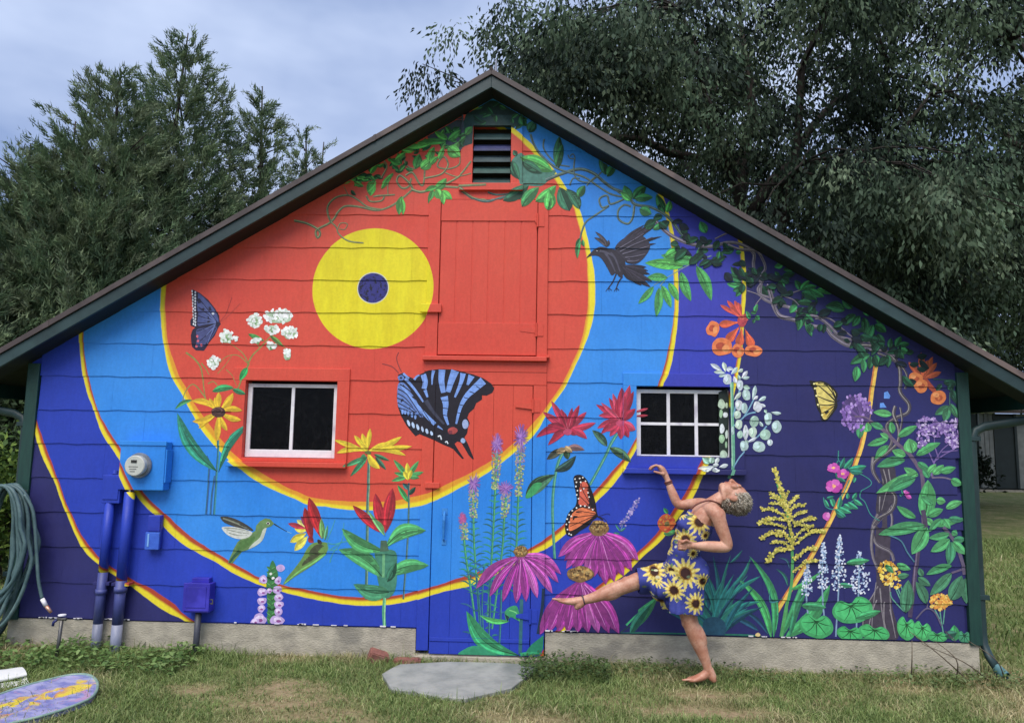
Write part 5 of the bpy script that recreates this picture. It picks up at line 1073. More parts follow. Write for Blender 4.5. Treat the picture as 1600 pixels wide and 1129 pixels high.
for a, b_, w in (((345,330),(265,245),44),((340,350),(225,300),46),((345,370),(240,360),44),((350,390),(280,410),40),((350,400),(300,450),36),((360,350),(375,300),40),((400,600),(370,545),30),((430,560),(450,500),30),((435,580),(460,610),34),((430,600),(420,630),24),((440,560),(400,560),26),((30,190),(45,125),20),((190,140),(180,200),26),((200,140),(210,205),22),((300,150),(340,150),30),((590,320),(565,280),30),((600,330),(630,410),44),((600,320),(625,330),40),((740,405),(700,340),44),((740,410),(800,340),40),((745,420),(850,470),60),((760,400),(850,380),40),((800,400),(900,450),50),((850,400),(960,430),44),((720,490),(820,490),46),((715,510),(665,560),46),((725,530),(830,560),46),((730,540),(715,650),50),((735,590),(720,680),40),((780,580),(790,620),36),((780,600),(815,720),44),((760,570),(830,620),44),((1040,540),(905,515),76),((1090,530),(1020,470),60),((1110,570),(1030,640),56),((1140,580),(1090,650),50),((1170,590),(1170,700),56),((1200,580),(1160,520),50),((1230,640),(1200,745),56),((1240,640),(1320,690),60),((1250,600),(1300,620),50),((1260,700),(1300,790),50),((1230,560),(1280,560),40),((1210,840),(1075,905),60),((1160,870),(1165,965),44),((1215,850),(1205,940),46),((1250,840),(1250,930),56),((1120,920),(1105,1025),56),((1330,840),(1330,930),44),((1340,800),(1350,730),40),((1380,790),(1420,720),46),((1390,800),(1470,830),50),((1380,810),(1440,870),50),((1400,780),(1476,770),40),((100,20),(60,-60),60),((180,-20),(140,-90),60),((620,230),(560,250),40),((700,260),(620,270),44)): m.leaf(a, b_, w, m.rnd.choice([(48,130,76),(40,112,66),(58,150,84),(36,96,60)]), m.rnd.uniform(-.08, .08), .62, 1.3)
m.done()
m = Motif('painted_eave_leaves', 'dark foliage painted along the right slope under the eave', 0, Z['C2'])  # mural foliage, massed so its dark colour also stands for shade below the eave
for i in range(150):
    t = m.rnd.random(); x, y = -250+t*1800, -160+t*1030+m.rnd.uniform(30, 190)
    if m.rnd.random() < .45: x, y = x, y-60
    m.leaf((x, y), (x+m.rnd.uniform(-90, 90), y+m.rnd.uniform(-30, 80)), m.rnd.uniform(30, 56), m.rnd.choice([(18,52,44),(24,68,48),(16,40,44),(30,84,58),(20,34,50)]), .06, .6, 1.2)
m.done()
# ================================================================== ground
def vnoise(x, y, s, seed=0):
    rng = np.random.default_rng(seed); g = rng.random((64, 64))
    x = np.asarray(x)*s+100; y = np.asarray(y)*s+100; i = np.floor(x).astype(int); j = np.floor(y).astype(int); u, v = x-i, y-j; u = u*u*(3-2*u); v = v*v*(3-2*v)
    a = lambda p, q: g[(i+p) % 64, (j+q) % 64]
    return (a(0,0)*(1-u)+a(1,0)*u)*(1-v)+(a(0,1)*(1-u)+a(1,1)*u)*v
def fbm(x, y, s, seed=0): return .55*vnoise(x, y, s, seed)+.3*vnoise(x, y, s*2.3, seed+1)+.15*vnoise(x, y, s*5.1, seed+2)
def gz(x, y):
    x = np.asarray(x, float); y = np.asarray(y, float)
    return (fbm(x, y, .9, 5)-.5)*.05 + np.where(y > 2, (y-2)*.004, 0)
# bare, trodden places (x, y, rx, ry)
BARE = [(-1.35,-.85,.30,.32),(-1.0,-1.25,.35,.12),(1.5,-.62,.32,.12),(1.3,-1.0,.40,.10),(.2,-1.2,.3,.12),(-2.1,-.8,.2,.10)]
def bare(x, y):
    b_ = np.zeros_like(np.asarray(x, float))
    for cx, cy, rx, ry in BARE: b_ = np.maximum(b_, np.exp(-(((x-cx)/rx)**2+((y-cy)/ry)**2)))
    return np.clip(b_*1.45+(fbm(x, y, 2.6, 9)-.5)*1.9, 0, 1)*(.35+.65*np.clip(vnoise(x, y, 9, 77)*1.6, 0, 1))
def ground_material():
    m, t, b = new_mat('lawn_soil'); co = coords(t)
    f1 = smooth_range(t, noise(t, co, 1.7, 6, .65), .38, .62); f2 = smooth_range(t, noise(t, co, 38, 4, .7), .3, .7)
    g = mixc(t, f2, G((122,134,82)), G((94,106,62))); d = mixc(t, f2, G((184,168,134)), G((146,132,100)))
    col = mixc(t, smooth_range(t, noise(t, co, 7, 5, .7), .35, .7), g, mixc(t, f1, d, g))
    a = t.nodes.new('ShaderNodeVertexColor'); a.layer_name = 'Col'
    sp = t.nodes.new('ShaderNodeSeparateColor'); t.links.new(a.outputs[0], sp.inputs[0])
    col = mixc(t, mth(t, 'MULTIPLY', sp.outputs[0], smooth_range(t, noise(t, co, 16, 5, .7), .25, .55)), col, mixc(t, f2, G((176,156,126)), G((140,120,92))))
    t.links.new(col, b.inputs['Base Color']); b.inputs['Roughness'].default_value = .95; b.inputs['Specular IOR Level'].default_value = .1
    bump(t, b, noise(t, co, 45, 5, .7), .8, .02); return m
gx = np.concatenate([np.linspace(-120, -8, 12)[:-1], np.linspace(-8, 10, 110), np.linspace(10, 140, 14)[1:]])
gy = np.concatenate([np.linspace(-60, -3, 8)[:-1], np.linspace(-3, 3, 60), np.linspace(3, 40, 24)[1:], np.linspace(40, 260, 8)[1:]])
XX, YY = np.meshgrid(gx, gy); ZZ = gz(XX, YY)
inside = (XX > XL-.1) & (XX < XR+.1) & (YY > .08) & (YY < DEP); ZZ = np.where(inside, -.15, ZZ)
nx_, ny_ = len(gx), len(gy); idx = np.arange(nx_*ny_).reshape(ny_, nx_)
Fq = np.stack([idx[:-1, :-1], idx[:-1, 1:], idx[1:, 1:], idx[1:, :-1]], -1).reshape(-1, 4)
bc = np.where((YY > -2.6) & (YY < .1), bare(XX, YY), 0).ravel()
go = np_mesh('ground', np.stack([XX, YY, ZZ], -1).reshape(-1, 3), Fq, ground_material(), smooth=True, cols=np.stack([bc, bc, bc], 1)); tag(go, kind='structure')
# ---------- grass blades
M_GRASS = attr_mat('grass_blade', .6, .2, 3, 0, .25, trans=.25)
def blades(P, h, w, lean, col, rng, bendy=.4):
    n = len(P); a = rng.uniform(0, 2*np.pi, n); la = rng.uniform(0, 2*np.pi, n); d = np.stack([np.cos(a), np.sin(a), np.zeros(n)], 1)*w[:, None]/2
    L = np.stack([np.cos(la), np.sin(la), np.zeros(n)], 1)*(h*lean)[:, None]
    up_ = np.zeros((n, 3)); up_[:, 2] = h
    mid = P+L*bendy+up_*.55; tip = P+L+up_*(1-.25*lean)[:, None]
    V = np.stack([P-d, P+d, mid+d*.75, mid-d*.75, tip], 1).reshape(-1, 3); k = np.arange(n)[:, None]*5
    F3 = np.concatenate([k+np.array([[0, 1, 2]]), k+np.array([[0, 2, 3]]), k+np.array([[3, 2, 4]])], 0)
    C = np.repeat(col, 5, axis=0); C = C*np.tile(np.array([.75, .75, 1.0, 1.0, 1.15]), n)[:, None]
    return V, F3, C
def grass(name, N_, xr, yr, hmean, seed, label, dens=None, wmul=1.0, dryb=-.12):
    rng = np.random.default_rng(seed); x = rng.uniform(*xr, N_); y = rng.uniform(*yr, N_); b_ = bare(x, y)
    keep = rng.random(N_) > b_*.93
    keep &= ~((x > XL-.1) & (x < XR+.1) & (y > -.015))
    keep &= fbm(x, y, 1.6, 21) + rng.random(N_)*.5 > .45
    if dens is not None: keep &= rng.random(N_) < dens(x, y)
    x, y, b_ = x[keep], y[keep], b_[keep]; n = len(x)
    nearwall = np.clip(1-(-y)/.35, 0, 1)*(y < .05)*((x < 3.6))
    h = hmean*rng.lognormal(0, .35, n)*(.7+.8*fbm(x, y, 1.3, 33))*(1-.5*b_)*(1+.9*nearwall*fbm(x, y, 2.1, 40))
    dry = np.clip((fbm(x, y, 1.5, 51)-.5)*3.2+dryb+.3*rng.standard_normal(n)+b_, 0, 1)
    gcol = np.array([G((136,156,92)), G((116,138,76)), G((154,170,110)), G((100,124,70))])[rng.integers(0, 4, n)]
    dcol = np.array([G((192,178,138)), G((170,156,116)), G((208,196,156))])[rng.integers(0, 3, n)]
    col = gcol*(1-dry[:, None])+dcol*dry[:, None]
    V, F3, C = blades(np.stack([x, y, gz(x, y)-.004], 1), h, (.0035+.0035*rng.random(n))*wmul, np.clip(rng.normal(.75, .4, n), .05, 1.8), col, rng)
    o = np_mesh(name, V, F3, M_GRASS, cols=C); return tag(o, label, 'grass', kind='stuff')
SLAB_PX = [(597,1052),(612,1042),(625,1036),(700,1033),(770,1034),(830,1036),(838,1045),(815,1062),(800,1074),(765,1081),(728,1091),(684,1087),(645,1080),(612,1076)]
def SLABB(x, y):
    Q_ = [ground(a, b_, .035) for a, b_ in SLAB_PX]; ins = np.zeros(len(x), bool)
    for p, q in zip(Q_, Q_[1:]+Q_[:1]):
        c = (p.y > y) != (q.y > y); xs = (q.x-p.x)*(y-p.y)/((q.y-p.y) or 1e-9)+p.x; ins ^= c & (x < xs)
    return np.where(ins, 0., 1.)
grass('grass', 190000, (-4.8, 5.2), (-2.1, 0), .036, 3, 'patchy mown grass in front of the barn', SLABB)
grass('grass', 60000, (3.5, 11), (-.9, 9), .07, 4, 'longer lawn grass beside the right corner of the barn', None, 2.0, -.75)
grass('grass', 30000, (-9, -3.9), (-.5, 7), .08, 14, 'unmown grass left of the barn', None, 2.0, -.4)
# ---------- leafy weeds along the foundation
M_LEAF = attr_mat('leaf', .5, .2, 6, 0, .35, trans=.25)
def leaves(P, D, Nn, L, Wd, col):
    """diamond leaves: base P, direction D, facing Nn"""
    D = D/np.linalg.norm(D, axis=1)[:, None]; S = np.cross(D, Nn); S /= np.linalg.norm(S, axis=1)[:, None]+1e-9
    n = len(P); B = np.cross(S, D)
    V = np.stack([P, P+D*(L*.45)[:, None]+S*(Wd/2)[:, None]+B*(L*.06)[:, None], P+D*L[:, None]-B*(L*.08)[:, None], P+D*(L*.45)[:, None]-S*(Wd/2)[:, None]+B*(L*.06)[:, None]], 1).reshape(-1, 3)
    k = np.arange(n)[:, None]*4
    return V, k+np.array([[0, 1, 2, 3]]), np.repeat(col, 4, axis=0)
def blades3(P, D, Nn, L, Wd, col):
    D = D/np.linalg.norm(D, axis=1)[:, None]; S = np.cross(D, Nn); S /= np.linalg.norm(S, axis=1)[:, None]+1e-9; n = len(P)
    V = np.stack([P+S*(Wd/2)[:, None], P+D*L[:, None], P-S*(Wd/2)[:, None]], 1).reshape(-1, 3)
    return V, np.arange(n)[:, None]*3+np.array([[0, 1, 2]]), np.repeat(col, 3, axis=0)
def unit(n, rng):
    v = rng.standard_normal((n, 3)); return v/np.linalg.norm(v, axis=1)[:, None]
rng = np.random.default_rng(8)
def weed_patch(name, label, xr, yr, n, hmax, cols, size, seed):
    rng = np.random.default_rng(seed); x = rng.uniform(*xr, n); y = rng.uniform(*yr, n); f = fbm(x, y, 2.5, seed); keep = f+rng.random(n)*.3 > .55; x, y, f = x[keep], y[keep], f[keep]; n = len(x)
    z = gz(x, y)+rng.random(n)*hmax*(.3+f); P = np.stack([x, y, z], 1); D = unit(n, rng); D[:, 2] = D[:, 2]*.3+.15; Nn = unit(n, rng)*.5; Nn[:, 2] += 1
    c = np.array([G(q) for q in cols])[rng.integers(0, len(cols), n)]
    V, Q, C = leaves(P, D, Nn, size*rng.uniform(.6, 1.3, n), size*.6*rng.uniform(.6, 1.2, n), c)
    return tag(np_mesh(name, V, Q, M_LEAF, cols=C), label, 'weeds', kind='stuff')
weed_patch('ground_weeds', 'low leafy weeds along the left foundation', (-4.3, -2.3), (-.60, -.02), 1900, .11, [(112,142,80),(92,122,64),(132,158,94)], .05, 2)
weed_patch('ground_weeds', 'tuft of dark weeds right of the stone slab', (.12, .75), (-.5, -.04), 1300, .12, [(88,112,62),(74,98,54)], .035, 5)
weed_patch('ground_weeds', 'straggling weeds along the right foundation', (.7, 3.9), (-.35, -.02), 2000, .08, [(104,126,76),(120,134,90),(88,110,64)], .035, 6)
# ---------- dry stems against the right foundation
M_TWIG = simple('dry_twig', G((112,100,84)), G((82,72,58)), .8, 20)
for i, (p0, p1) in enumerate([((1480,1045),(1420,985)),((1500,1040),(1440,1005)),((1520,1040),(1512,1000)),((1470,1050),(1460,1000)),((1390,1040),(1425,1000))]):
    a, c = ground(*p0), wall(*p1, -.12); m_ = MB(); q = [Vector((a.x, max(min(a.y, -.12), -.35), 0)), Vector(((a.x+c[0])/2+random.uniform(-.05, .05), -.2, c[1]*.6)), Vector((c[0], -.12, c[1]))]
    m_.tube(cr_spline(q, False, 5), [.006-.0004*k for k in range(11)], 5)
    t_ = m_.build('dry_stem', M_TWIG); tag(t_, ['bare stem leaning far left against the right end of the foundation', 'second bare stem from the right corner, arching low', 'upright bare stem nearest the right downspout', 'thin bare stem between the two arching ones', 'bare stem bending right beside the foundation weeds'][i], 'stem', 'dry stems at the right foundation')
# ================================================================== trees
M_BARK = simple('bark', G((62,54,48)), G((40,35,32)), .9, 6, (3, 3, .6), .8, .02)
M_CROWN = attr_mat('tree_leaf', .65, .22, 1.2, 0, .12, trans=.08)
M_CEDAR = attr_mat('cedar_spray', .8, .2, 1.5, 0, .05, trans=.2)
def limb(mb_, a, b_, r0, r1, sag=.0, seed=0, n=6):
    rg = random.Random(seed); a, b_ = Vector(a), Vector(b_); d = (b_-a).length; P = []
    for i in range(n+1):
        t = i/n; p = a.lerp(b_, t); p += Vector((rg.uniform(-1, 1), rg.uniform(-1, 1), rg.uniform(-1, 1)))*d*.035*math.sin(math.pi*t); p.z += math.sin(math.pi*t)*d*sag; P.append(p)
    mb_.tube(P, [r0+(r1-r0)*i/n for i in range(n+1)], 7)
    return P
def broadleaf(name, label, base, H, ctr, rad, ncl, nleaf, lsize, cols, seed, trunk_r=.22, droop=.8, group=None, clr=.55, shell=.35, hole=None, boughs=0):
    rg = np.random.default_rng(seed); root = empty(name, base, label, 'tree', group)
    c0 = np.array(ctr); rd = np.array(rad)
    u = unit(ncl, rg); rr = (rg.random(ncl)*(1-shell**3)+shell**3)**(1/3)
    lob = 1+.18*np.sin(u[:, 0]*5+seed)+.15*np.sin(u[:, 2]*6+1.7*seed)
    K = c0+u*rd*(rr*lob)[:, None]
    if boughs:
        bi = rg.integers(0, boughs, ncl); ub = unit(boughs, rg); rb = (rg.random(boughs)*(1-shell**3)+shell**3)**(1/3)
        Bc = c0+ub*rd*rb[:, None]
        K = Bc[bi]+rg.standard_normal((ncl, 3))*np.array([.75, .75, .30])
        K[:, 2] -= .18*((K[:, 0]-Bc[bi][:, 0])**2+(K[:, 1]-Bc[bi][:, 1])**2)
    K = K[K[:, 2] > base[2]+1.2]
    if hole is not None: K = K[[hole(p) for p in K]]
    ncl = len(K)
    tb = MB(); fork = Vector((base[0], base[1], base[2]+H*.32)); limb(tb, base, fork, trunk_r*1.25, trunk_r*.8, 0, seed)
    top = Vector(ctr)+Vector((0, 0, rad[2]*.55)); limb(tb, fork, top, trunk_r*.75, .03, 0, seed+1, 8)
    mains = []
    for i in range(11):
        q = i*2.4; tg = Vector((c0[0]+rd[0]*.62*math.cos(q), c0[1]+rd[1]*.62*math.sin(q), c0[2]+rd[2]*(-.55+.11*i))); P = limb(tb, fork.lerp(top, (i % 5)*.12), tg, trunk_r*.42, .03, .08, seed+10+i, 7); mains += P[2:]
    for i in range(min(ncl, 170)):
        k = Vector(K[i]); s_ = min(mains, key=lambda p: (p-k).length); limb(tb, s_, k, .028, .008, .06, seed+50+i, 4)
    # leaf clusters: hanging sprays
    n = ncl*nleaf; ci = np.repeat(np.arange(ncl), nleaf)
    tw = unit(ncl*8, rg); tw[:, 2] = -abs(tw[:, 2])*droop+.25; ti = ci*8+rg.integers(0, 8, n); s = rg.random(n)**.7
    P = K[ci]+tw[ti]*(s*clr)[:, None]*np.array([1, 1, .9])+rg.standard_normal((n, 3))*clr*.13; P[:, 2] -= (s**2)*clr*.35*droop
    D = tw[ti]*.6+unit(n, rg)*.6; D[:, 2] -= .75*droop; Nn = unit(n, rg)*.9; Nn[:, 2] += .7
    cl = np.array([G(q) for q in cols]); cw = cl[rg.integers(0, len(cl), ncl)]*rg.lognormal(0, .3, ncl)[:, None]; col = cw[ci]*rg.uniform(.75, 1.25, n)[:, None]
    V, Q, C = leaves(P, D, Nn, lsize*rg.uniform(.65, 1.25, n), lsize*.42*rg.uniform(.7, 1.2, n), col)
    tb.build('trunk', M_BARK, root, smooth=True); o = np_mesh('crown', V, Q, M_CROWN, root, cols=C); return root
def cedar(name, label, base, H, R0, ns, cols, seed, lean=(0, 0), group=None, blade=.13):
    rg = np.random.default_rng(seed); root = empty(name, base, label, 'tree', group); base = np.array(base, float)
    tb = MB(); tp = Vector((base[0]+lean[0], base[1]+lean[1], base[2]+H)); limb(tb, base, tp, .17, .012, 0, seed, 10)
    t = 1-np.sqrt(rg.random(ns))*.97; t = np.clip(t, .04, .995); a = rg.uniform(0, 2*np.pi, ns)
    prof = R0*((1-t)**.6)*(.62+.38*np.sin(a*3+t*9+seed)**2*.9+.16*rg.standard_normal(ns)*.5)
    ax = base+np.stack([lean[0]*t, lean[1]*t, H*t], 1)
    outw = np.stack([np.cos(a), np.sin(a), np.zeros(ns)], 1)
    f = rg.random(ns)**.42
    E_ = ax+outw*(prof*f)[:, None]; E_[:, 2] += prof*f*.35
    for i in range(0, ns, max(1, ns//130)):
        tb.tube([tuple(ax[i]-np.array([0, 0, .1])), tuple((ax[i]+E_[i])/2+np.array([0, 0, -.02])), tuple(E_[i])], [.022, .014, .006], 5)
    nb = 46; n = ns*nb; ci = np.repeat(np.arange(ns), nb); s = np.tile(np.linspace(0, 1, nb), ns)
    tdir = outw*.75+unit(ns, rg)*.35; tdir[:, 2] += .85; tdir /= np.linalg.norm(tdir, axis=1)[:, None]
    tl = rg.uniform(.36, .78, ns)*(.55+.5*(1-t))
    P = E_[ci]+tdir[ci]*((s-.25)*tl[ci])[:, None]+rg.standard_normal((n, 3))*.03
    P[:, 0] += np.sin(ci*1.3)*(s**2)*.10; P[:, 2] -= (s**2)*.06
    D = tdir[ci]*.9+unit(n, rg)*.55; D[:, 2] -= s*.25; Nn = unit(n, rg)
    cl = np.array([G(q) for q in cols]); cw = cl[rg.integers(0, len(cl), ns)]; col = cw[ci]*rg.uniform(.7, 1.3, n)[:, None]
    L = blade*rg.uniform(.6, 1.25, n)*(1.15-.45*s)
    V, Q, C = blades3(P, D, Nn, L, L*.21, col)
    tb.build('trunk', M_BARK, root, smooth=True); np_mesh('crown', V, Q, M_CEDAR, root, cols=C); return root
def at(px, py, Y):
    x, z = wall(px, py, Y); return Vector((x, Y, z))
CC = [(120,138,104),(102,124,92),(134,150,116),(92,112,86),(118,130,104)]
def put_cedar(label, px, py, Y, R0, ns, seed, lean=0, blade=.13):
    p = at(px, py, Y); cedar('cedar_tree', label, (p.x-lean, Y, 0), p.z, R0, ns, CC, seed, (lean, 0), 'cedars behind the left slope', blade)
put_cedar('tallest cedar with a spiky tip behind the left roof slope', 294, 52, 8.5, 3.0, 3800, 1)
put_cedar('broad dense cedar in front of the tallest one', 190, 112, 7.2, 3.0, 3800, 2, .2)
put_cedar('dark cedar at the left edge of the view', 48, 225, 6.4, 2.5, 2600, 3)
put_cedar('rounded cedar between the dark one and the broad one', 118, 190, 6.8, 2.2, 2400, 8)
put_cedar('thin open cedar right of the tallest one', 410, 135, 9.5, 2.2, 1900, 4)
put_cedar('small cedar tip nearest the roof slope', 478, 200, 11, 1.8, 1000, 5)
put_cedar('smallest cedar tip right against the roof line', 506, 222, 12, 1.5, 700, 6)
put_cedar('low dark cedar beside the left eave', -70, 380, 4.6, 2.0, 1800, 7)
OK_ = [(82,99,78),(60,76,60),(108,124,100),(42,54,46),(70,87,69)]
broadleaf('maple_tree', 'big grey-green maple spreading behind the right roof slope', (4.6, 9.5, 0), 11, (4.6, 10.0, 8.8), (6.4, 4.4, 5.8), 900, 190, .135, OK_, 3, .30, 1.15, None, .82, .35, None, 110)
broadleaf('maple_tree', 'darker maple filling the top right corner', (15.8, 13, 0), 13, (12.2, 12.5, 9.4), (6.0, 4.5, 6.2), 520, 150, .15, [(56,70,56),(44,56,47),(76,92,74)], 5, .3, 1.1, None, .78, .35, None, 58)
broadleaf('oak_tree', 'dark oak behind the maple, low branches near the right eave', (8.6, 17, 0), 11, (8.8, 17.5, 6.5), (7.0, 4.0, 5.0), 230, 60, .22, [(56,68,54),(46,58,48),(68,78,58)], 9, .28, .7)
broadleaf('oak_tree', 'wide dark oak shading the lawn before the white shed', (23, 19, 0), 11, (16.5, 19, 7.6), (7.5, 6.5, 3.6), 420, 56, .26, [(50,62,50),(42,54,44),(62,74,58)], 19, .3, .7, None, .9)
broadleaf('background_tree', 'far yellowish tree behind the small white shed', (19, 38, 0), 12, (19, 38, 6.5), (9, 4, 6.5), 420, 46, .42, [(92,100,60),(74,86,52),(60,74,50)], 12, .3, .5, None, 1.0)
broadleaf('background_tree', 'far dark tree left of the small white shed', (9, 36, 0), 13, (8, 36, 7), (9, 4, 7), 380, 46, .42, [(56,68,48),(46,58,42)], 13, .3, .5, None, 1.0)
broadleaf('background_tree', 'far dark tree behind the cedars', (-14, 28, 0), 9, (-13, 28, 3.6), (9, 4, 3.4), 360, 46, .4, [(56,70,48),(64,80,52)], 14, .3, .5, None, 1.0)
# bushes seen under the eaves
def bush(label, px, py, Y, rad, ncl, cols, seed, size=.09):
    p = at(px, py, Y); rg = np.random.default_rng(seed); root = empty('bush', (p.x, Y, 0), label, 'bush', None)
    K = np.array([p.x, Y, p.z*.55])+unit(ncl, rg)*np.array([rad, rad*.7, p.z*.5])*(rg.random(ncl)**.4)[:, None]; K[:, 2] = np.maximum(K[:, 2], .15)
    tb = MB()
    for i in range(14): tb.tube([(p.x+random.uniform(-.1, .1), Y, 0), tuple((K[i]+np.array([p.x, Y, 0]))/2), tuple(K[i])], [.02, .013, .005], 5)
    n = ncl*40; ci = np.repeat(np.arange(ncl), 40); P = K[ci]+rg.standard_normal((n, 3))*.13; D = unit(n, rg); D[:, 2] += .2; Nn = unit(n, rg)*.7; Nn[:, 2] += .6
    col = np.array([G(q) for q in cols])[rg.integers(0, len(cols), n)]
    V, Q, C = leaves(P, D, Nn, size*rg.uniform(.6, 1.2, n), size*.55*rg.uniform(.7, 1.2, n), col)
    tb.build('trunk', M_BARK, root); np_mesh('crown', V, Q, M_CROWN, root, cols=C)
bush('light green bush seen under the left eave', 10, 680, 2.6, .9, 110, [(110,132,62),(86,112,54),(64,88,46)], 31)
bush('tall dark bush by the left downspout', -40, 560, 4.5, 1.5, 200, [(58,74,46),(46,60,40)], 32, .11)
#bush('grey leafy bush hanging over the white shed', 1560, 610, 15, 1.8, 170, [(84,96,82),(66,78,66)], 33, .16)
bush('dark shrub under the trees behind the right downspout', 1470, 700, 19, 1.6, 120, [(42,52,38),(34,44,32)], 34, .16)
# ---------- small white shed far right
sp0 = ground(1572, 772); sh = empty('shed', (sp0.x, sp0.y, 0), 'small white shed with a dark door under the far trees', 'shed')
M_SHED = simple('shed_white', G((132,136,134)), G((112,116,114)), .7, 4, None, .2); M_SHD = simple('shed_dark', G((34,46,46)), G((28,38,38)), .6, 4)
xw = lambda px: wall(px, 700, sp0.y)[0]
zt = 3.4; x0 = xw(1532); d0, d1 = xw(1556), xw(1588); x1 = xw(1650)
for a, c in ((x0, d0-.06), (d1+.06, x1)):
    for i in range(3): MB().box(a+(c-a)*i/3+.01, a+(c-a)*(i+1)/3-.01, sp0.y, sp0.y+.12, .25, zt).build('wall_panel', M_SHED, sh, .01)
MB().box(d0-.06, d1+.06, sp0.y+.03, sp0.y+.10, .25, zt-.1).build('door', M_SHD, sh)
for a in (d0-.055, d1-.045): MB().box(a, a+.1, sp0.y-.03, sp0.y+.028, .25, zt).build('door_trim', M_SHD, sh)
MB().box(x0-.05, x1, sp0.y+.13, sp0.y+4, .2, zt).build('wall', M_SHD, sh); MB().box(x0-.1, x1, sp0.y+.01, sp0.y+4, -.1, .19).build('base', M_CONC, sh)
m_ = MB(); m_.add([(x0-.3, sp0.y-.4, zt), (x1, sp0.y-.4, zt), (x1, sp0.y+2, zt+1.1), (x0-.3, sp0.y+2, zt+1.1), (x0-.3, sp0.y-.4, zt+.12), (x1, sp0.y-.4, zt+.12), (x1, sp0.y+2, zt+1.22), (x0-.3, sp0.y+2, zt+1.22)], [(0,3,2,1),(4,5,6,7),(0,1,5,4),(1,2,6,5),(2,3,7,6),(3,0,4,7)]); m_.build('roof', M_ROOF, sh)
# ================================================================== things fixed to or lying by the barn
def wbox(px0, py0, px1, py1, Y):
    a = wall(px0, py0, Y); b_ = wall(px1, py1, Y); return min(a[0], b_[0]), max(a[0], b_[0]), min(a[1], b_[1]), max(a[1], b_[1])
# ---------- electric meter
em = empty('electric_meter', (wall(222, 740)[0], -.01, wall(222, 765)[1]), 'round-faced electric meter on a box painted light blue', 'meter')
x0, x1, z0, z1 = wbox(189, 689, 254, 766, -.12)
MB().box(x0, x1, -.118, -.013, z0, z1).build('meter_box', M_MURAL, em, .006)
MB().box(x0-.008, x1+.008, -.126, -.1185, z1-.03, z1+.006).build('lid_lip', M_MURAL, em, .003)
MB().box(x1+.0005, x1+.012, -.112, -.02, z0+.06, z1-.06).build('side_flange', M_MURAL, em, .003)
cx, cz = wall(213, 727, -.17)
MB().lathe([(.098, 0), (.100, .012), (.094, .022)], (cx, -.1185, cz), 'y', 32).build('meter_ring', simple('meter_ring_grey', G((150,156,166)), G((120,126,136)), .35, 20, metal=.5), em, smooth=False)
M_DIAL = simple('meter_dial', G((206,208,200)), G((186,190,184)), .5, 20)
dl = MB().lathe([(.076, 0), (.080, .03), (.080, .052), (.074, .058)], (cx, -.1405, cz), 'y', 32).build('meter_dial', M_DIAL, em)
MB().box(cx-.028, cx+.018, -.2015, -.1988, cz+.022, cz+.044).build('display', simple('meter_display', G((60,60,58)), G((48,48,46)), .2, 20), dl)
for i in range(3): MB().box(cx-.045+i*.006, cx+.03-i*.012, -.2005, -.1988, cz-.010-i*.018, cz-.005-i*.018).build('print_line', simple('print_grey', G((110,110,108)), None, .5), dl)
MB().tube([(wall(212, 772)[0], -.09, z0), (wall(212, 772)[0], -.09, z0-.035)], .008, 8).build('seal_tab', M_WHITE, em)
# ---------- conduits
M_SLATE = simple('slate_pipe_paint', G((74,82,146)), G((60,66,124)), .5, 9, (2, 2, .6), .2, .003, c3=G((92,98,154)))
def conduit(label, top, bot, r, Y, name='conduit_pipe', zs=ZB-.02, knee=(0, 0)):
    (ax, az), (bx, _) = wall(*top, Y), wall(*bot, Y); o = empty(name, (bx, Y, 0), label, 'pipe', 'conduits under the meter')
    xm = ax+(bx-ax)*(az-zs)/(az+.02)
    zk = wall(*knee, Y)[1]; xk = ax+(bx-ax)*(az-zk)/(az+.02)
    MB().tube([(ax, Y, az), (xk, Y, zk)], r, 14).build('painted_length', M_MURAL, o, smooth=True)
    MB().tube([(xk, Y, zk-.0005), (xm, Y, zs)], r, 14).build('slate_length', M_SLATE, o, smooth=True)
    MB().tube([(xm, Y, zs-.0005), (bx, Y, -.06)], r, 14).build('bare_length', M_GALV, o, smooth=True)
    MB().tube([(ax+(xm-ax)*.72, Y, az+(zs-az)*.72), (ax+(xm-ax)*.76, Y, az+(zs-az)*.76)], r*1.2, 14).build('coupling', M_SLATE, o, smooth=True)
    zz = .52; xx = ax+(bx-ax)*(az-zz)/(az+.02); MB().box(xx-r-.03, xx+r+.03, Y-r*.4, -.012, zz, zz+.025).build('strap', M_MURAL, o, .003)
    return o
c1 = conduit('left grey conduit pipe, painted blue above, below the narrow junction box', (172, 785), (148, 1024), .036, -.065, knee=(160, 893))
c2 = conduit('right grey conduit pipe rising straight into the meter box', (203, 768), (178, 1033), .040, -.075, knee=(195, 906))
x0, x1, z0, z1 = wbox(162, 741, 187, 786, -.09); jb = empty('junction_box', ((x0+x1)/2, -.02, z0), 'narrow blue junction box left of the meter', 'box')
MB().box(x0, x1, -.10, -.013, z0, z1).build('housing', M_MURAL, jb, .006); MB().box(x0+.012, x1-.012, -.106, -.1005, z0+.03, z1-.012).build('cover', M_MURAL, jb, .003); MB().tube([((x0+x1)/2, -.06, z1), ((x0+x1)/2, -.05, z1+.03)], .02, 10).build('cable_gland', M_MURAL, jb)
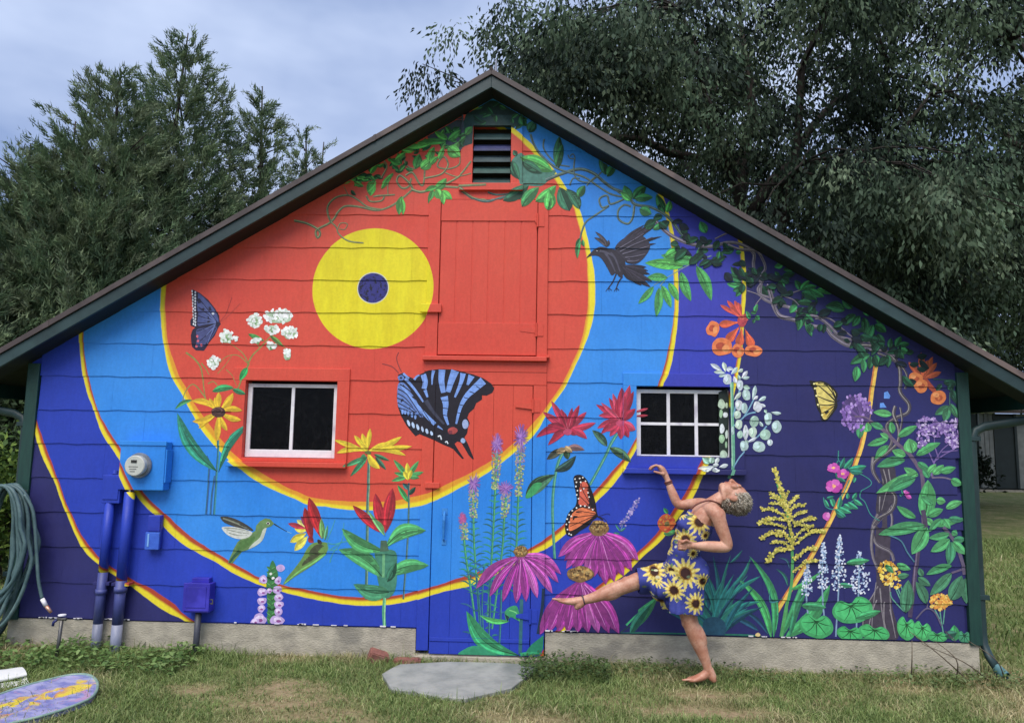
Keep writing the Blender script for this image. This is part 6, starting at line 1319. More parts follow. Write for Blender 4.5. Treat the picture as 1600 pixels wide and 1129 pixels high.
# ---------- outdoor socket
M_SOCK = simple('socket_blue', G((44,64,180)), G((36,54,164)), .45, 12)
x0, x1, z0, z1 = wbox(233, 804, 250, 857, -.04); so_ = empty('wall_socket', ((x0+x1)/2, -.02, z0), 'small blue covered wall socket right of the conduits', 'socket')
MB().box(x0, x1, -.045, -.013, z0, z1).build('back_box', M_SOCK, so_, .004); zm = z0+(z1-z0)*.5
MB().box(x0-.004, x1+.002, -.070, -.0455, z0-.004, zm).build('flip_cover', simple('socket_cover', G((66,110,214)), G((58,96,200)), .35, 20), so_, .006); MB().box(x0+.006, x1-.004, -.062, -.0455, zm+.006, z1-.004).build('face_plate', M_SOCK, so_, .004)
MB().box(x0+.016, x0+.03, -.0735, -.0705, z0+.02, zm-.012).build('cover_rib', simple('socket_rib', G((130,178,236)), None, .4), so_, .002)
# ---------- disconnect box on its post
x0, x1, z0, z1 = wbox(290, 911, 326, 957, -.11); db = empty('disconnect_box', ((x0+x1)/2, -.05, 0), 'violet-blue electrical box on a dark pipe by the foundation', 'box')
M_VIO = simple('violet_box_paint', G((58,52,176)), G((48,44,156)), .4, 10, None, .25, .003, c3=G((70,66,196)))
MB().box(x0, x1, -.115, -.013, z0, z1).build('housing', M_VIO, db, .005); MB().box(x0-.006, x1+.006, -.128, -.1155, z0+.012, z1+.008).build('door', M_VIO, db, .005); MB().box(x0+.02, x1-.02, -.1315, -.1285, z0+.04, z1-.02).build('door_panel', M_VIO, db, .003)
MB().tube([(x1+.007, -.11, z0+.10), (x1+.03, -.12, z0+.10), (x1+.03, -.12, z0+.07), (x1+.007, -.11, z0+.07)], .006, 8).build('hasp', M_STEEL, db); MB().box(x0+.03, x1-.03, -.07, -.014, z1+.0005, z1+.035).build('mounting_tab', M_VIO, db, .003)
xx = (x0+x1)/2; MB().tube([(xx, -.07, z0), (xx-.005, -.07, -.06)], .024, 12).build('pipe', simple('dark_pipe', G((58,60,74)), G((74,76,86)), .5, 10), db, smooth=True)
# ---------- hose
M_HOSE = simple('hose_rubber', G((88,114,116)), G((70,96,100)), .55, 14, None, .3, .003, c3=G((106,130,130)))
hx, hz = wall(22, 765, -.16); hose = empty('garden_hose', (hx, -.16, hz), 'coiled teal garden hose hanging at the left corner', 'hose')
MB().tube([(hx, -.02, hz-.02), (hx, -.14, hz-.02), (hx, -.22, hz+.01)], .012, 8).build('hook', M_STEEL, hose)
rg = random.Random(4)
pts = []
for i in range(11):
    w_ = rg.uniform(.09, .23); h_ = rg.uniform(.80, 1.12); yy = -.08-.016*i*.9; ox = rg.uniform(-.05, .05)
    for k in range(24):
        q = 2*math.pi*k/24; zz = -math.cos(q); 
        pts.append((hx-.05+ox*.3+math.sin(q)*w_*(1.05-.35*zz*.0)*(1.15 if zz < 0 else .95)+(1-zz)*.5*-.06, yy-.015*math.sin(q*2+i), hz+.035-(1-zz)*.5*h_ + rg.uniform(-.003, .003)))
MB().tube(cr_spline(pts, False, 2), .0145, 8, cap=True).build('coil', M_HOSE, hose, smooth=True)
tail = [at(38, 772, -.17), at(52, 800, -.16), at(57, 860, -.15), at(60, 905, -.15), at(66, 935, -.15)]
MB().tube(cr_spline(tail, False, 5), .013, 8).build('loose_end', M_HOSE, hose, smooth=True)
M_BRASS = simple('copper_fitting', G((206,140,112)), G((226,190,170)), .35, 30, metal=.6)
MB().tube([at(66, 935, -.15), at(72, 946, -.15)], .016, 10).build('collar', M_WHITE, hose, smooth=True); MB().tube([at(72, 946, -.15), at(80, 956, -.15)], [.014, .012], 10).build('brass_end', M_BRASS, hose, smooth=True)
# ---------- garden tap on its riser
a = at(97, 962, -.3); a0 = ground(92, 1052); tp = empty('garden_tap', (a.x-.01, -.3, 0), 'thin upright riser pipe with a small tap near the hose', 'tap')
MB().tube([(a.x-.02, -.3, -.05), (a.x, -.3, a.z-.03)], .013, 10).build('riser', M_STEEL, tp, smooth=True); MB().tube([(a.x-.035, -.3, a.z-.02), (a.x+.035, -.3, a.z-.02)], .012, 8).build('tap_body', M_STEEL, tp, smooth=True); MB().lathe([(.004, 0), (.028, .004), (.028, .012), (.004, .016)], (a.x, -.3, a.z), 'z', 12).build('tap_handle', M_WHITE, tp); MB().tube([(a.x-.03, -.3, a.z-.02), (a.x-.055, -.31, a.z-.045), (a.x-.058, -.31, a.z-.07)], .010, 8).build('spout', simple('spout_blue', G((34,40,100)), None, .5), tp, smooth=True)
# ---------- stone slab, bricks, stones
sp = [(597,1052),(612,1042),(625,1036),(700,1033),(770,1034),(830,1036),(838,1045),(815,1062),(800,1074),(765,1081),(728,1091),(684,1087),(645,1080),(612,1076)]
P = [ground(x, y, .035) for x, y in sp]; bm = bmesh.new(); vt = [bm.verts.new((p.x, p.y, .035+random.uniform(-.004, .004))) for p in P]; f_ = bm.faces.new(vt); ex = bmesh.ops.extrude_face_region(bm, geom=[f_])
for v in ex['geom']:
    if isinstance(v, bmesh.types.BMVert): v.co.z -= .085; v.co.x += random.uniform(-.012, .012)
bmesh.ops.bevel(bm, geom=[e for e in bm.edges], offset=.004, segments=1, affect='EDGES'); bmesh.ops.recalc_face_normals(bm, faces=bm.faces)
me = bpy.data.meshes.new('stone_slab'); bm.to_mesh(me); bm.free(); me.materials.append(M_SLAB); o = link('stone_slab', me); tag(o, 'large flat grey stone step in front of the door', 'stone')
M_BRICK = simple('brick', G((150,98,86)), G((120,76,70)), .9, 18, None, .6, .006, c3=G((168,126,112)))
def lump(name, c, s, rot, mat, label, cat, group=None, jit=.08, seg=1):
    bm = bmesh.new(); bmesh.ops.create_cube(bm, size=1); bmesh.ops.bevel(bm, geom=list(bm.edges), offset=.09, segments=2, affect='EDGES')
    for v in bm.verts: v.co = Vector((v.co.x*s[0], v.co.y*s[1], v.co.z*s[2]))*(1+random.uniform(-jit, jit))
    me = bpy.data.meshes.new(name); bm.to_mesh(me); bm.free(); me.materials.append(mat); o = link(name, me); o.location = c; o.rotation_euler = rot; return tag(o, label, cat, group)
p = ground(590, 1036); lump('brick', (p.x, -.10, .045), (.15, .10, .09), (.25, .35, .3), M_BRICK, 'broken red brick leaning on the foundation left of the slab', 'brick', 'bricks by the door', .05)
p = ground(638, 1034); lump('brick', (p.x, -.085, .012), (.21, .09, .055), (0, 0, .02), M_BRICK, 'half-buried flat brick between slab and foundation', 'brick', 'bricks by the door', .03)
for i, (px, py, s) in enumerate(((862,1040,.10),(905,1046,.06),(940,1042,.05))):
    p = ground(px, py); lump('stone', (p.x, p.y, .012), (s, s*.6, s*.4), (0, 0, i), M_SLAB, ['small pale stone nearest the right edge of the slab', 'middle one of three small stones right of the slab', 'smallest stone, farthest right of the slab'][i], 'stone', 'small stones by the slab', .12)
# ---------- painted oval board and white roll
def board_material(ang):
    m, t, b = new_mat('swirl_paint'); co = coords(t); mp_ = t.nodes.new('ShaderNodeMapping'); mp_.inputs['Rotation'].default_value = (0, 0, -ang); t.links.new(co, mp_.inputs[0]); co = mp_.outputs[0]
    sp_ = t.nodes.new('ShaderNodeSeparateXYZ'); t.links.new(co, sp_.inputs[0])
    n1 = noise(t, co, 7, 5, .6, dist=.9); n2 = noise(t, coords(t, None, (1, 2.0, 1), (3, 1, 0)), 9, 4, .6, dist=.6)
    yy = mth(t, 'ADD', mth(t, 'ABSOLUTE', sp_.outputs[1]), mth(t, 'MULTIPLY', mth(t, 'SUBTRACT', noise(t, co, 5, 4, .6), .5), .55))
    base_ = mixc(t, smooth_range(t, n2, .35, .65), G((124,128,188)), G((176,174,212)))
    base_ = mixc(t, smooth_range(t, n1, .56, .66), base_, G((186,150,186)))
    base_ = mixc(t, smooth_range(t, sp_.outputs[0], .30, .46), base_, mixc(t, smooth_range(t, n2, .42, .58), G((110,150,150)), G((170,196,200))))
    blot = smooth_range(t, noise(t, co, 8, 4, .6, dist=.5), .44, .50)
    mid = mixc(t, smooth_range(t, n1, .42, .55), G((206,148,110)), G((230,206,70)))
    mid = mixc(t, smooth_range(t, n2, .60, .68), mid, G((240,236,214))); mid = mixc(t, smooth_range(t, n2, .34, .29), mid, G((70,56,70)))
    xm_ = smooth_range(t, mth(t, 'ABSOLUTE', mth(t, 'ADD', sp_.outputs[0], -.06)), .26, .36, 1, 0)
    col = mixc(t, mth(t, 'MULTIPLY', smooth_range(t, yy, .09, .14, 1, 0), mth(t, 'MULTIPLY', xm_, blot)), base_, mid)
    t.links.new(col, b.inputs['Base Color']); b.inputs['Roughness'].default_value = .35; return m
bp = [(-70,1108),(-20,1092),(30,1076),(70,1066),(110,1058),(138,1058),(151,1067),(151,1080),(140,1092),(110,1104),(70,1116),(20,1127),(-30,1136),(-70,1136)]
Pz = [ground(x, y, .045) for x, y in bp]; ctr_ = sum(Pz, Vector())/len(Pz); bm = bmesh.new()
def tilt(p): return Vector((p.x, p.y, .035+.03*(p.y-min(q.y for q in Pz))))
pts = cr_spline([tuple(tilt(p)-Vector((ctr_.x, ctr_.y, 0))) for p in Pz], True, 4); f_ = bm.faces.new([bm.verts.new(p) for p in pts]); ex = bmesh.ops.extrude_face_region(bm, geom=[f_])
for v in ex['geom']:
    if isinstance(v, bmesh.types.BMVert): v.co.z -= .03
bmesh.ops.recalc_face_normals(bm, faces=bm.faces); me = bpy.data.meshes.new('painted_board'); bm.to_mesh(me); bm.free(); dv_ = ground(151, 1072)-ground(-70, 1122); me.materials.append(board_material(math.atan2(dv_.y, dv_.x))); bd = link('painted_board', me); bd.location = (ctr_.x, ctr_.y, 0); tag(bd, 'long rounded board with swirling yellow and violet paint lying on the grass', 'board')
rim = MB().tube([Vector(p)+Vector((ctr_.x, ctr_.y, 0)) for p in pts+pts[:1]], .009, 6, cap=False).build('rim', simple('board_rim', G((150,176,160)), G((120,150,140)), .4, 15), bd, smooth=True)
p0 = ground(-70, 1078); p1 = ground(36, 1060)
m_ = MB(); vs = []; n1, n2 = 14, 26; dv = (p1-p0)
for i in range(n1):
    for k in range(n2):
        q = 2.2*math.pi*k/(n2-1)-.6; r = (.088+.03*k/n2)*(1-.30*i/n1); c = p0+dv*(i/(n1-1)); pr = Vector((-dv.y, dv.x, 0)).normalized(); wv = .003*math.sin(i*.9+k*.35)
        vs.append(c+pr*math.cos(q)*(r+wv)*1.5+Vector((0, 0, .05+math.sin(q)*(r+wv)*.40*(1-.35*i/n1))))
m_.add(vs, [(i*n2+k, i*n2+k+1, (i+1)*n2+k+1, (i+1)*n2+k) for i in range(n1-1) for k in range(n2-1)])
pr = Vector((-dv.y, dv.x, 0)).normalized(); sh_ = [(p0+dv*u+pr*(-.085-.12*w_)+Vector((0, 0, .03+.02*math.sin(u*7+w_*5)*(1-w_)-.012*w_))) for u in (0,.25,.5,.75,1) for w_ in (0,.5,1)]
m_.add(sh_, [(i*3+k, i*3+k+1, (i+1)*3+k+1, (i+1)*3+k) for i in range(4) for k in range(2)])
pr_o = m_.build('paper_roll', simple('white_sheet', G((236,236,232)), G((220,222,222)), .6, 8), None, smooth=True, loc=tuple(p0)); tag(pr_o, 'loosely rolled white sheet lying at the left edge of the grass', 'sheet')
# ---------- chipped white paint at the siding bottom
m_ = MB(); rg = random.Random(3)
for i in range(46):
    px = rg.choice([rg.uniform(60, 130), rg.uniform(160, 200), rg.uniform(360, 640), rg.uniform(400, 640), rg.uniform(850, 900), rg.uniform(1150, 1300)]); x = wall(px, 980)[0]; L = rg.uniform(.01, .05); h_ = rg.uniform(.003, .009)
    m_.box(x, x+L, -.0165, -.0135, ZB-.002+.0, ZB+h_)
ch = m_.build('chipped_paint', M_WHITE, wall_o); ch['kind'] = 'stuff'
# ================================================================== the dancing person
def b5(x, y, Y): return at(840+x/3.05, 720+y/3.05, Y)
def etube(mb_, pts, a, b_, n=18, capn=3):
    """tube in the upright plane of the figure: a = radius in that plane, b_ = radius across it"""
    pts = [Vector(p) for p in pts]; m_ = len(pts); rows = []
    def ring(c, t, ra, rb):
        nrm = Vector((-t.z, 0, t.x)); nrm = nrm.normalized() if nrm.length > 1e-5 else Vector((1, 0, 0)); sd_ = t.cross(nrm).normalized()
        return [c + nrm*math.cos(2*math.pi*k/n)*ra + sd_*math.sin(2*math.pi*k/n)*rb for k in range(n)]
    T = [(pts[min(i+1, m_-1)]-pts[max(i-1, 0)]).normalized() for i in range(m_)]
    for k in range(capn, 0, -1):
        q = math.pi/2*k/(capn+.15); rows.append(ring(pts[0]-T[0]*math.sin(q)*min(a[0], b_[0]), T[0], a[0]*math.cos(q), b_[0]*math.cos(q)))
    for i in range(m_): rows.append(ring(pts[i], T[i], a[i], b_[i]))
    for k in range(1, capn+1):
        q = math.pi/2*k/(capn+.15); rows.append(ring(pts[-1]+T[-1]*math.sin(q)*min(a[-1], b_[-1]), T[-1], a[-1]*math.cos(q), b_[-1]*math.cos(q)))
    vs = [v for r in rows for v in r]; R_ = len(rows)
    fs = [(i*n+k, i*n+(k+1) % n, (i+1)*n+(k+1) % n, (i+1)*n+k) for i in range(R_-1) for k in range(n)] + [tuple(range(n-1, -1, -1)), tuple((R_-1)*n+k for k in range(n))]
    mb_.add(vs, fs)
def smooth_chain(P, vals, n=4):
    S = [Vector(p) for p in cr_spline([tuple(p) for p in P], False, n)]
    out = []
    for v in vals: out.append([max(.004, q[0]) for q in cr_spline([(x, 0, 0) for x in v], False, n)])
    return S, out
def limb_e(mb_, spec, n=18):
    P = [s[0] for s in spec]; S, (A, B) = smooth_chain(P, [[s[1] for s in spec], [s[2] for s in spec]]); etube(mb_, S, A, B, n)
def ellipsoid(mb_, c, ax, r, nu=16, nv=10):
    c = Vector(c); vs = []; fs = []
    for i in range(nv+1):
        p = math.pi*i/nv
        for k in range(nu):
            q = 2*math.pi*k/nu; vs.append(c + ax[0]*r[0]*math.sin(p)*math.cos(q) + ax[1]*r[1]*math.sin(p)*math.sin(q) + ax[2]*r[2]*math.cos(p))
    fs = [(i*nu+k, i*nu+(k+1) % nu, (i+1)*nu+(k+1) % nu, (i+1)*nu+k) for i in range(nv) for k in range(nu)]
    mb_.add(vs, fs)
def remeshed(mb_, name, voxel, smooth_it=3):
    me = bpy.data.meshes.new(name+'_src'); me.from_pydata(mb_.v, [], mb_.f)
    bm = bmesh.new(); bm.from_mesh(me); bmesh.ops.remove_doubles(bm, verts=bm.verts, dist=1e-6); bmesh.ops.recalc_face_normals(bm, faces=bm.faces); bm.to_mesh(me); bm.free()
    o = bpy.data.objects.new(name+'_src', me); COL.objects.link(o)
    md = o.modifiers.new('r', 'REMESH'); md.mode = 'VOXEL'; md.voxel_size = voxel; md.use_smooth_shade = True
    if smooth_it: s_ = o.modifiers.new('s', 'SMOOTH'); s_.iterations = smooth_it; s_.factor = .5
    dg = bpy.context.evaluated_depsgraph_get(); dg.update()
    out = bpy.data.meshes.new_from_object(o.evaluated_get(dg)); out.name = name
    bpy.data.objects.remove(o); bpy.data.meshes.remove(me)
    out.polygons.foreach_set('use_smooth', [True]*len(out.polygons)); return out
YB, YN, YF = -.37, -.45, -.29           # body middle, near leg, far leg
foot_z = 0.0
pers = empty('person', tuple(b5(790, 1050, YN)), 'barefoot person in a blue sunflower dress leaning back and kicking one leg', 'person'); pers.location.z = 0
bd_ = MB()
# torso
limb_e(bd_, [(b5(700,600,YB),.09,.13),(b5(692,535,YB),.115,.155),(b5(698,440,YB),.092,.122),(b5(738,345,YB),.10,.13),(b5(782,268,YB),.098,.150),(b5(815,220,YB),.06,.135),(b5(838,196,YB),.045,.07)])
ellipsoid(bd_, b5(712,300,YB-.06), (Vector((1,0,0)),Vector((0,1,0)),Vector((0,0,1))), (.055,.06,.055)); ellipsoid(bd_, b5(712,300,YB+.06), (Vector((1,0,0)),Vector((0,1,0)),Vector((0,0,1))), (.055,.06,.055))
ellipsoid(bd_, b5(755,525,YB-.06), (Vector((1,0,0)),Vector((0,1,0)),Vector((0,0,1))), (.085,.085,.095)); ellipsoid(bd_, b5(755,525,YB+.06), (Vector((1,0,0)),Vector((0,1,0)),Vector((0,0,1))), (.085,.085,.095))
ellipsoid(bd_, b5(766,832,YN), (Vector((.93,0,.37)),Vector((0,1,0)),Vector((-.37,0,.93))), (.052,.050,.105)); ellipsoid(bd_, b5(715,768,YN), (Vector((1,0,0)),Vector((0,1,0)),Vector((0,0,1))), (.045,.04,.045)); ellipsoid(bd_, b5(350,628,YF), (Vector((.95,0,.3)),Vector((0,1,0)),Vector((-.3,0,.95))), (.10,.048,.052)); ellipsoid(bd_, b5(425,580,YF), (Vector((1,0,0)),Vector((0,1,0)),Vector((0,0,1))), (.048,.042,.048)); ellipsoid(bd_, b5(862,262,YB-.165), (Vector((1,0,0)),Vector((0,1,0)),Vector((0,0,1))), (.052,.05,.062))
# raised far leg
limb_e(bd_, [(b5(680,545,YF-.02),.085,.085),(b5(590,556,YF),.078,.078),(b5(490,568,YF),.064,.066),(b5(428,590,YF),.056,.056),(b5(345,620,YF),.053,.052),(b5(272,648,YF),.038,.038),(b5(222,662,YF),.031,.030)])
limb_e(bd_, [(b5(222,662,YF),.030,.030),(b5(196,684,YF),.032,.032),(b5(188,694,YF),.022,.026)]); limb_e(bd_, [(b5(208,664,YF),.030,.031),(b5(165,668,YF),.027,.034),(b5(125,666,YF),.019,.042),(b5(100,661,YF),.013,.042)])
for i in range(5): yy = YF-.032+i*.016; L = [95,84,82,86,92][i] if True else 0; limb_e(bd_, [(b5(112,662,yy),.0105,.0085),(b5((L+100)/2,659,yy),.009,.0085),(b5(72+i*5,656+i*1.2,yy),.0075,.008)], 10)
# standing near leg
limb_e(bd_, [(b5(700,560,YN+.02),.09,.09),(b5(706,640,YN),.076,.078),(b5(714,710,YN),.066,.066),(b5(730,775,YN),.056,.056),(b5(757,840,YN),.056,.054),(b5(783,905,YN),.044,.042),(b5(806,968,YN),.032,.032),(b5(815,1000,YN),.031,.030)])
limb_e(bd_, [(b5(818,995,YN),.031,.03),(b5(832,1028,YN),.031,.031),(b5(838,1040,YN),.022,.03)]); limb_e(bd_, [(b5(815,1000,YN),.03,.03),(b5(790,1022,YN),.030,.032),(b5(752,1036,YN),.021,.040),(b5(722,1040,YN),.013,.042)])
for i in range(5): yy = YN-.032+i*.016; limb_e(bd_, [(b5(735,1040,yy),.0105,.0085),(b5(712,1041,yy),.009,.0085),(b5(692+i*5,1042,yy),.0075,.008)], 10)
# near arm: down, elbow back, fist at the waist
YA = YB-.165
limb_e(bd_, [(b5(818,232,YB-.10),.05,.05),(b5(852,250,YA),.052,.048),(b5(880,325,YA-.01),.045,.045),(b5(902,385,YA-.015),.038,.038),(b5(900,408,YA-.015),.036,.036),(b5(850,408,YA-.02),.039,.037),(b5(800,405,YA-.03),.035,.032),(b5(755,404,YA-.04),.025,.024),(b5(735,402,YA-.045),.024,.030)])
limb_e(bd_, [(b5(742,402,YA-.045),.024,.026),(b5(712,398,YA-.05),.032,.026),(b5(698,398,YA-.05),.030,.024)])
for i in range(4):
    yy = YA-.072+.002*i; zz = 380+i*12
    limb_e(bd_, [(b5(704,zz+2,YA-.066),.0092,.0092),(b5(682,zz,YA-.078),.0092,.0092),(b5(672,zz+3,YA-.058),.009,.009),(b5(682,zz+5,YA-.034),.0085,.0085),(b5(700,zz+5,YA-.030),.008,.008)], 10)
limb_e(bd_, [(b5(728,388,YA-.065),.011,.011),(b5(708,378,YA-.085),.0105,.0105),(b5(690,386,YA-.092),.009,.009)], 10)
# far arm: out to the window sill
limb_e(bd_, [(b5(815,215,YB+.10),.048,.048),(b5(780,205,YB+.15),.046,.046),(b5(730,205,YB+.19),.041,.040),(b5(690,210,YB+.205),.037,.036),(b5(666,200,YB+.21),.035,.034),(b5(648,165,YB+.215),.035,.033),(b5(632,125,YB+.225),.029,.027),(b5(620,92,YB+.235),.022,.021),(b5(610,70,YB+.24),.022,.026)])
YH = YB+.245
limb_e(bd_, [(b5(612,74,YH),.023,.026),(b5(594,42,YH),.026,.036),(b5(582,28,YH),.018,.036)])
for i in range(4):
    yy = YH-.028+i*.0185; e_ = [0,-6,-3,4][i]
    limb_e(bd_, [(b5(588,34,yy),.0095,.0088),(b5(568,20+i,yy),.009,.0085),(b5(548+e_,26+i,yy),.0085,.008),(b5(538+e_,38+i,yy),.0075,.0075)], 10)
limb_e(bd_, [(b5(600,62,YH-.035),.011,.010),(b5(578,56,YH-.05),.010,.0095),(b5(556,50,YH-.05),.0085,.008)], 10)
# neck and head (thrown back, face to the sky)
HC = b5(930,166,YB-.005); Cx = Vector((.985,0,-.17)).normalized(); Fx = Vector((.17,0,.985)).normalized(); Sx = Vector((0,1,0))
hp = lambda c, f, s=0: HC + Cx*c + Fx*f + Sx*s
limb_e(bd_, [(b5(826,212,YB),.060,.075),(b5(852,190,YB),.050,.054),(b5(885,172,YB),.050,.052),(b5(915,172,YB),.050,.055)])
ellipsoid(bd_, hp(.018,-.012), (Cx,Sx,Fx), (.098,.074,.098)); ellipsoid(bd_, hp(-.035,.025), (Cx,Sx,Fx), (.070,.062,.066)); ellipsoid(bd_, hp(-.082,.052), (Cx,Sx,Fx), (.026,.032,.030))
limb_e(bd_, [(hp(-.07,-.03,.045),.016,.014),(hp(-.085,.03,.03),.017,.016),(hp(-.092,.058,0),.017,.018)]); limb_e(bd_, [(hp(-.07,-.03,-.045),.016,.014),(hp(-.085,.03,-.03),.017,.016),(hp(-.092,.058,0),.017,.018)])
limb_e(bd_, [(hp(.020,.086),.010,.010),(hp(-.005,.098),.012,.012),(hp(-.026,.108),.014,.015),(hp(-.034,.096),.010,.018)], 12)
ellipsoid(bd_, hp(.030,.080), (Cx,Sx,Fx), (.016,.058,.014)); ellipsoid(bd_, hp(-.054,.082), (Cx,Sx,Fx), (.008,.024,.012)); ellipsoid(bd_, hp(-.066,.079), (Cx,Sx,Fx), (.008,.021,.012))
for s_ in (-1, 1): ellipsoid(bd_, hp(-.012,.068,.042*s_), (Cx,Sx,Fx), (.030,.022,.020)); ellipsoid(bd_, hp(-.012,-.018,.078*s_), (Cx,Sx,Fx), (.032,.010,.019)); 
def skin_material():
    m, t, b = new_mat('skin'); co = coords(t); f = smooth_range(t, noise(t, co, 9, 5, .65), .35, .65); col = mixc(t, f, G((212,164,140)), G((182,124,100)))
    col = mixc(t, smooth_range(t, noise(t, co, 55, 4, .65), .52, .72, 0, .45), col, G((156,94,74)))
    t.links.new(col, b.inputs['Base Color']); b.inputs['Roughness'].default_value = .48; b.inputs['Subsurface Weight'].default_value = .12; b.inputs['Subsurface Radius'].default_value = (.01, .004, .002); b.inputs['Subsurface Scale'].default_value = .6
    bump(t, b, noise(t, co, 160, 3, .6), .12, .002); return m
me = remeshed(bd_, 'body', .0048, 2); me.materials.append(skin_material()); body = link('body', me, pers)
M_EYE = simple('eye_white', G((225,220,215)), None, .2); M_PUP = simple('eye_dark', G((50,40,36)), None, .2); M_LIP = simple('lip', G((176,96,90)), G((160,84,80)), .4, 60); M_BROW = simple('brow_hair', G((96,84,76)), G((76,66,60)), .8, 80)
for s_ in (-1, 1):
    q = MB(); ellipsoid(q, hp(.010,.074,.032*s_), (Cx,Sx,Fx), (.0105,.014,.011)); q.build('eye', M_EYE, body, smooth=True); q = MB(); ellipsoid(q, hp(.010,.0835,.032*s_), (Cx,Sx,Fx), (.005,.005,.003)); q.build('iris', M_PUP, body, smooth=True)
    MB().tube([hp(.026,.088,.016*s_), hp(.032,.089,.034*s_), hp(.027,.080,.052*s_)], [.003,.004,.002], 6, flat=.6).build('eyebrow', M_BROW, body, smooth=True)
q = MB(); ellipsoid(q, hp(-.0545,.0905), (Cx,Sx,Fx), (.0055,.021,.005)); ellipsoid(q, hp(-.0655,.0885), (Cx,Sx,Fx), (.006,.019,.005)); q.build('lips', M_LIP, body, smooth=True)
# hair: short grey curls
hr = MB(); ellipsoid(hr, hp(.036,-.030), (Cx,Sx,Fx), (.090,.080,.086), 20, 14); ellipsoid(hr, hp(-.005,-.058), (Cx,Sx,Fx), (.078,.074,.058), 20, 12); ellipsoid(hr, hp(.07,-.055), (Cx,Sx,Fx), (.05,.06,.05), 16, 10)
hme = remeshed(hr, 'hair', .007, 2)
M_HAIR = attr_mat('grey_hair', .55, .3, 60, .3, .35)
hv = np.zeros(len(hme.vertices)*3, np.float32); hme.vertices.foreach_get('co', hv); hv = hv.reshape(-1, 3); hn = np.zeros_like(hv).ravel(); hme.vertices.foreach_get('normal', hn); hn = hn.reshape(-1, 3)
rg = np.random.default_rng(6); hb = MB()
cols_h = [G((186,176,160)), G((154,142,124)), G((208,200,186)), G((112,98,84)), G((138,124,108))]
for f in hme.polygons: pass
cnt = 0
for i in rg.permutation(len(hv))[:2600]:
    p, nn = Vector(hv[i]), Vector(hn[i]); rel = p-HC; cc, ff = rel.dot(Cx), rel.dot(Fx)
    if ff > .045 and cc < .075: continue
    if cc < -.07 and ff > -.06: continue
    if abs(rel.dot(Sx)) > .06 and -.045 < cc < .01 and -.05 < ff < .03: continue
    tg = nn.cross(Vector(rg.standard_normal(3))).normalized(); L = rg.uniform(.02, .042)+max(0, rg.normal(0, .012)); up2 = nn.cross(tg)
    P_ = [p-nn*.004]
    hang = Vector((.35, 0, -.55))*(L*(.5 if cc > 0 else .25)); a0 = rg.uniform(0, 1.2)
    for s in (.33, .66, 1.0): a_ = a0+s*rg.uniform(1.2, 2.6); P_.append(p+nn*(.003+L*.24*s)+tg*math.sin(a_)*L*.34+up2*(1-math.cos(a_))*L*.2+hang*s*s)
    dk = 0 if ff > -.05 else 1
    hb.tube(P_, [.0030, .0028, .0020, .0006], 4, col=cols_h[rg.integers(0, 3) if (not dk or rg.random() < .35) else rg.integers(3, 5)])
    cnt += 1
at_ = hme.color_attributes.new('Col', 'FLOAT_COLOR', 'CORNER'); at_.data.foreach_set('color', np.tile(np.array([*G((104,94,84)), 1], np.float32), len(hme.loops)))
hme.materials.append(M_HAIR); hair = link('hair', hme, pers); lk = hb.build('curls', M_HAIR, hair, smooth=True); lk['kind'] = 'stuff'
# dress: fitted bodice, flared skirt over both thighs
dr = MB()
limb_e(dr, [(b5(695,590,YB),.125,.165),(b5(690,530,YB),.132,.172),(b5(697,445,YB),.107,.135),(b5(735,350,YB),.115,.142),(b5(772,285,YB),.108,.148),(b5(790,258,YB),.085,.125)], 28)
ellipsoid(dr, b5(710,300,YB-.06), (Vector((1,0,0)),Vector((0,1,0)),Vector((0,0,1))), (.066,.07,.066)); ellipsoid(dr, b5(710,300,YB+.06), (Vector((1,0,0)),Vector((0,1,0)),Vector((0,0,1))), (.066,.07,.066))
ellipsoid(dr, b5(752,525,YB-.05), (Vector((1,0,0)),Vector((0,1,0)),Vector((0,0,1))), (.098,.11,.105)); ellipsoid(dr, b5(752,525,YB+.05), (Vector((1,0,0)),Vector((0,1,0)),Vector((0,0,1))), (.098,.11,.105))
limb_e(dr, [(b5(670,545,YF),.12,.11),(b5(580,556,YF),.10,.105),(b5(505,566,YF-.01),.086,.10),(b5(480,568,YF-.01),.084,.10)], 28)
limb_e(dr, [(b5(700,560,YN+.02),.13,.11),(b5(706,630,YN),.122,.108),(b5(708,690,YN-.005),.122,.104),(b5(708,714,YN-.005),.124,.104)], 28)
limb_e(dr, [(b5(680,550,YB),.11,.13),(b5(625,600,YB),.09,.13),(b5(585,612,YB),.075,.13)], 28)
limb_e(dr, [(b5(690,560,YB),.11,.13),(b5(665,620,YB),.10,.14),(b5(650,660,YB),.09,.13)], 28)
dme = remeshed(dr, 'dress', .0062, 4)
v = np.zeros(len(dme.vertices)*3, np.float32); dme.vertices.foreach_get('co', v); v = v.reshape(-1, 3).astype(float); nn = np.zeros(len(dme.vertices)*3, np.float32); dme.vertices.foreach_get('normal', nn); nn = nn.reshape(-1, 3)
pv = np.array(b5(720, 470, YB)); ang = np.arctan2(v[:, 1]-YB, v[:, 0]-pv[0]); low = np.clip((pv[2]-v[:, 2])/.35, 0, 1)
d_ = .014*low*np.sin(ang*7+v[:, 2]*10)+.007*low*np.sin(ang*17+v[:, 0]*20+1)+.004*np.sin(v[:, 2]*60+v[:, 0]*40+np.sin(v[:, 1]*30)*2)*(1-low)
v += nn*d_[:, None]; dme.vertices.foreach_set('co', v.astype(np.float32).ravel())
hA, hB = np.array(b5(480,568,YF)), np.array(b5(706,712,YN)); dA = np.array(b5(505,566,YF))-hA; dA /= np.linalg.norm(dA); dB = np.array(b5(705,650,YN))-hB; dB /= np.linalg.norm(dB)
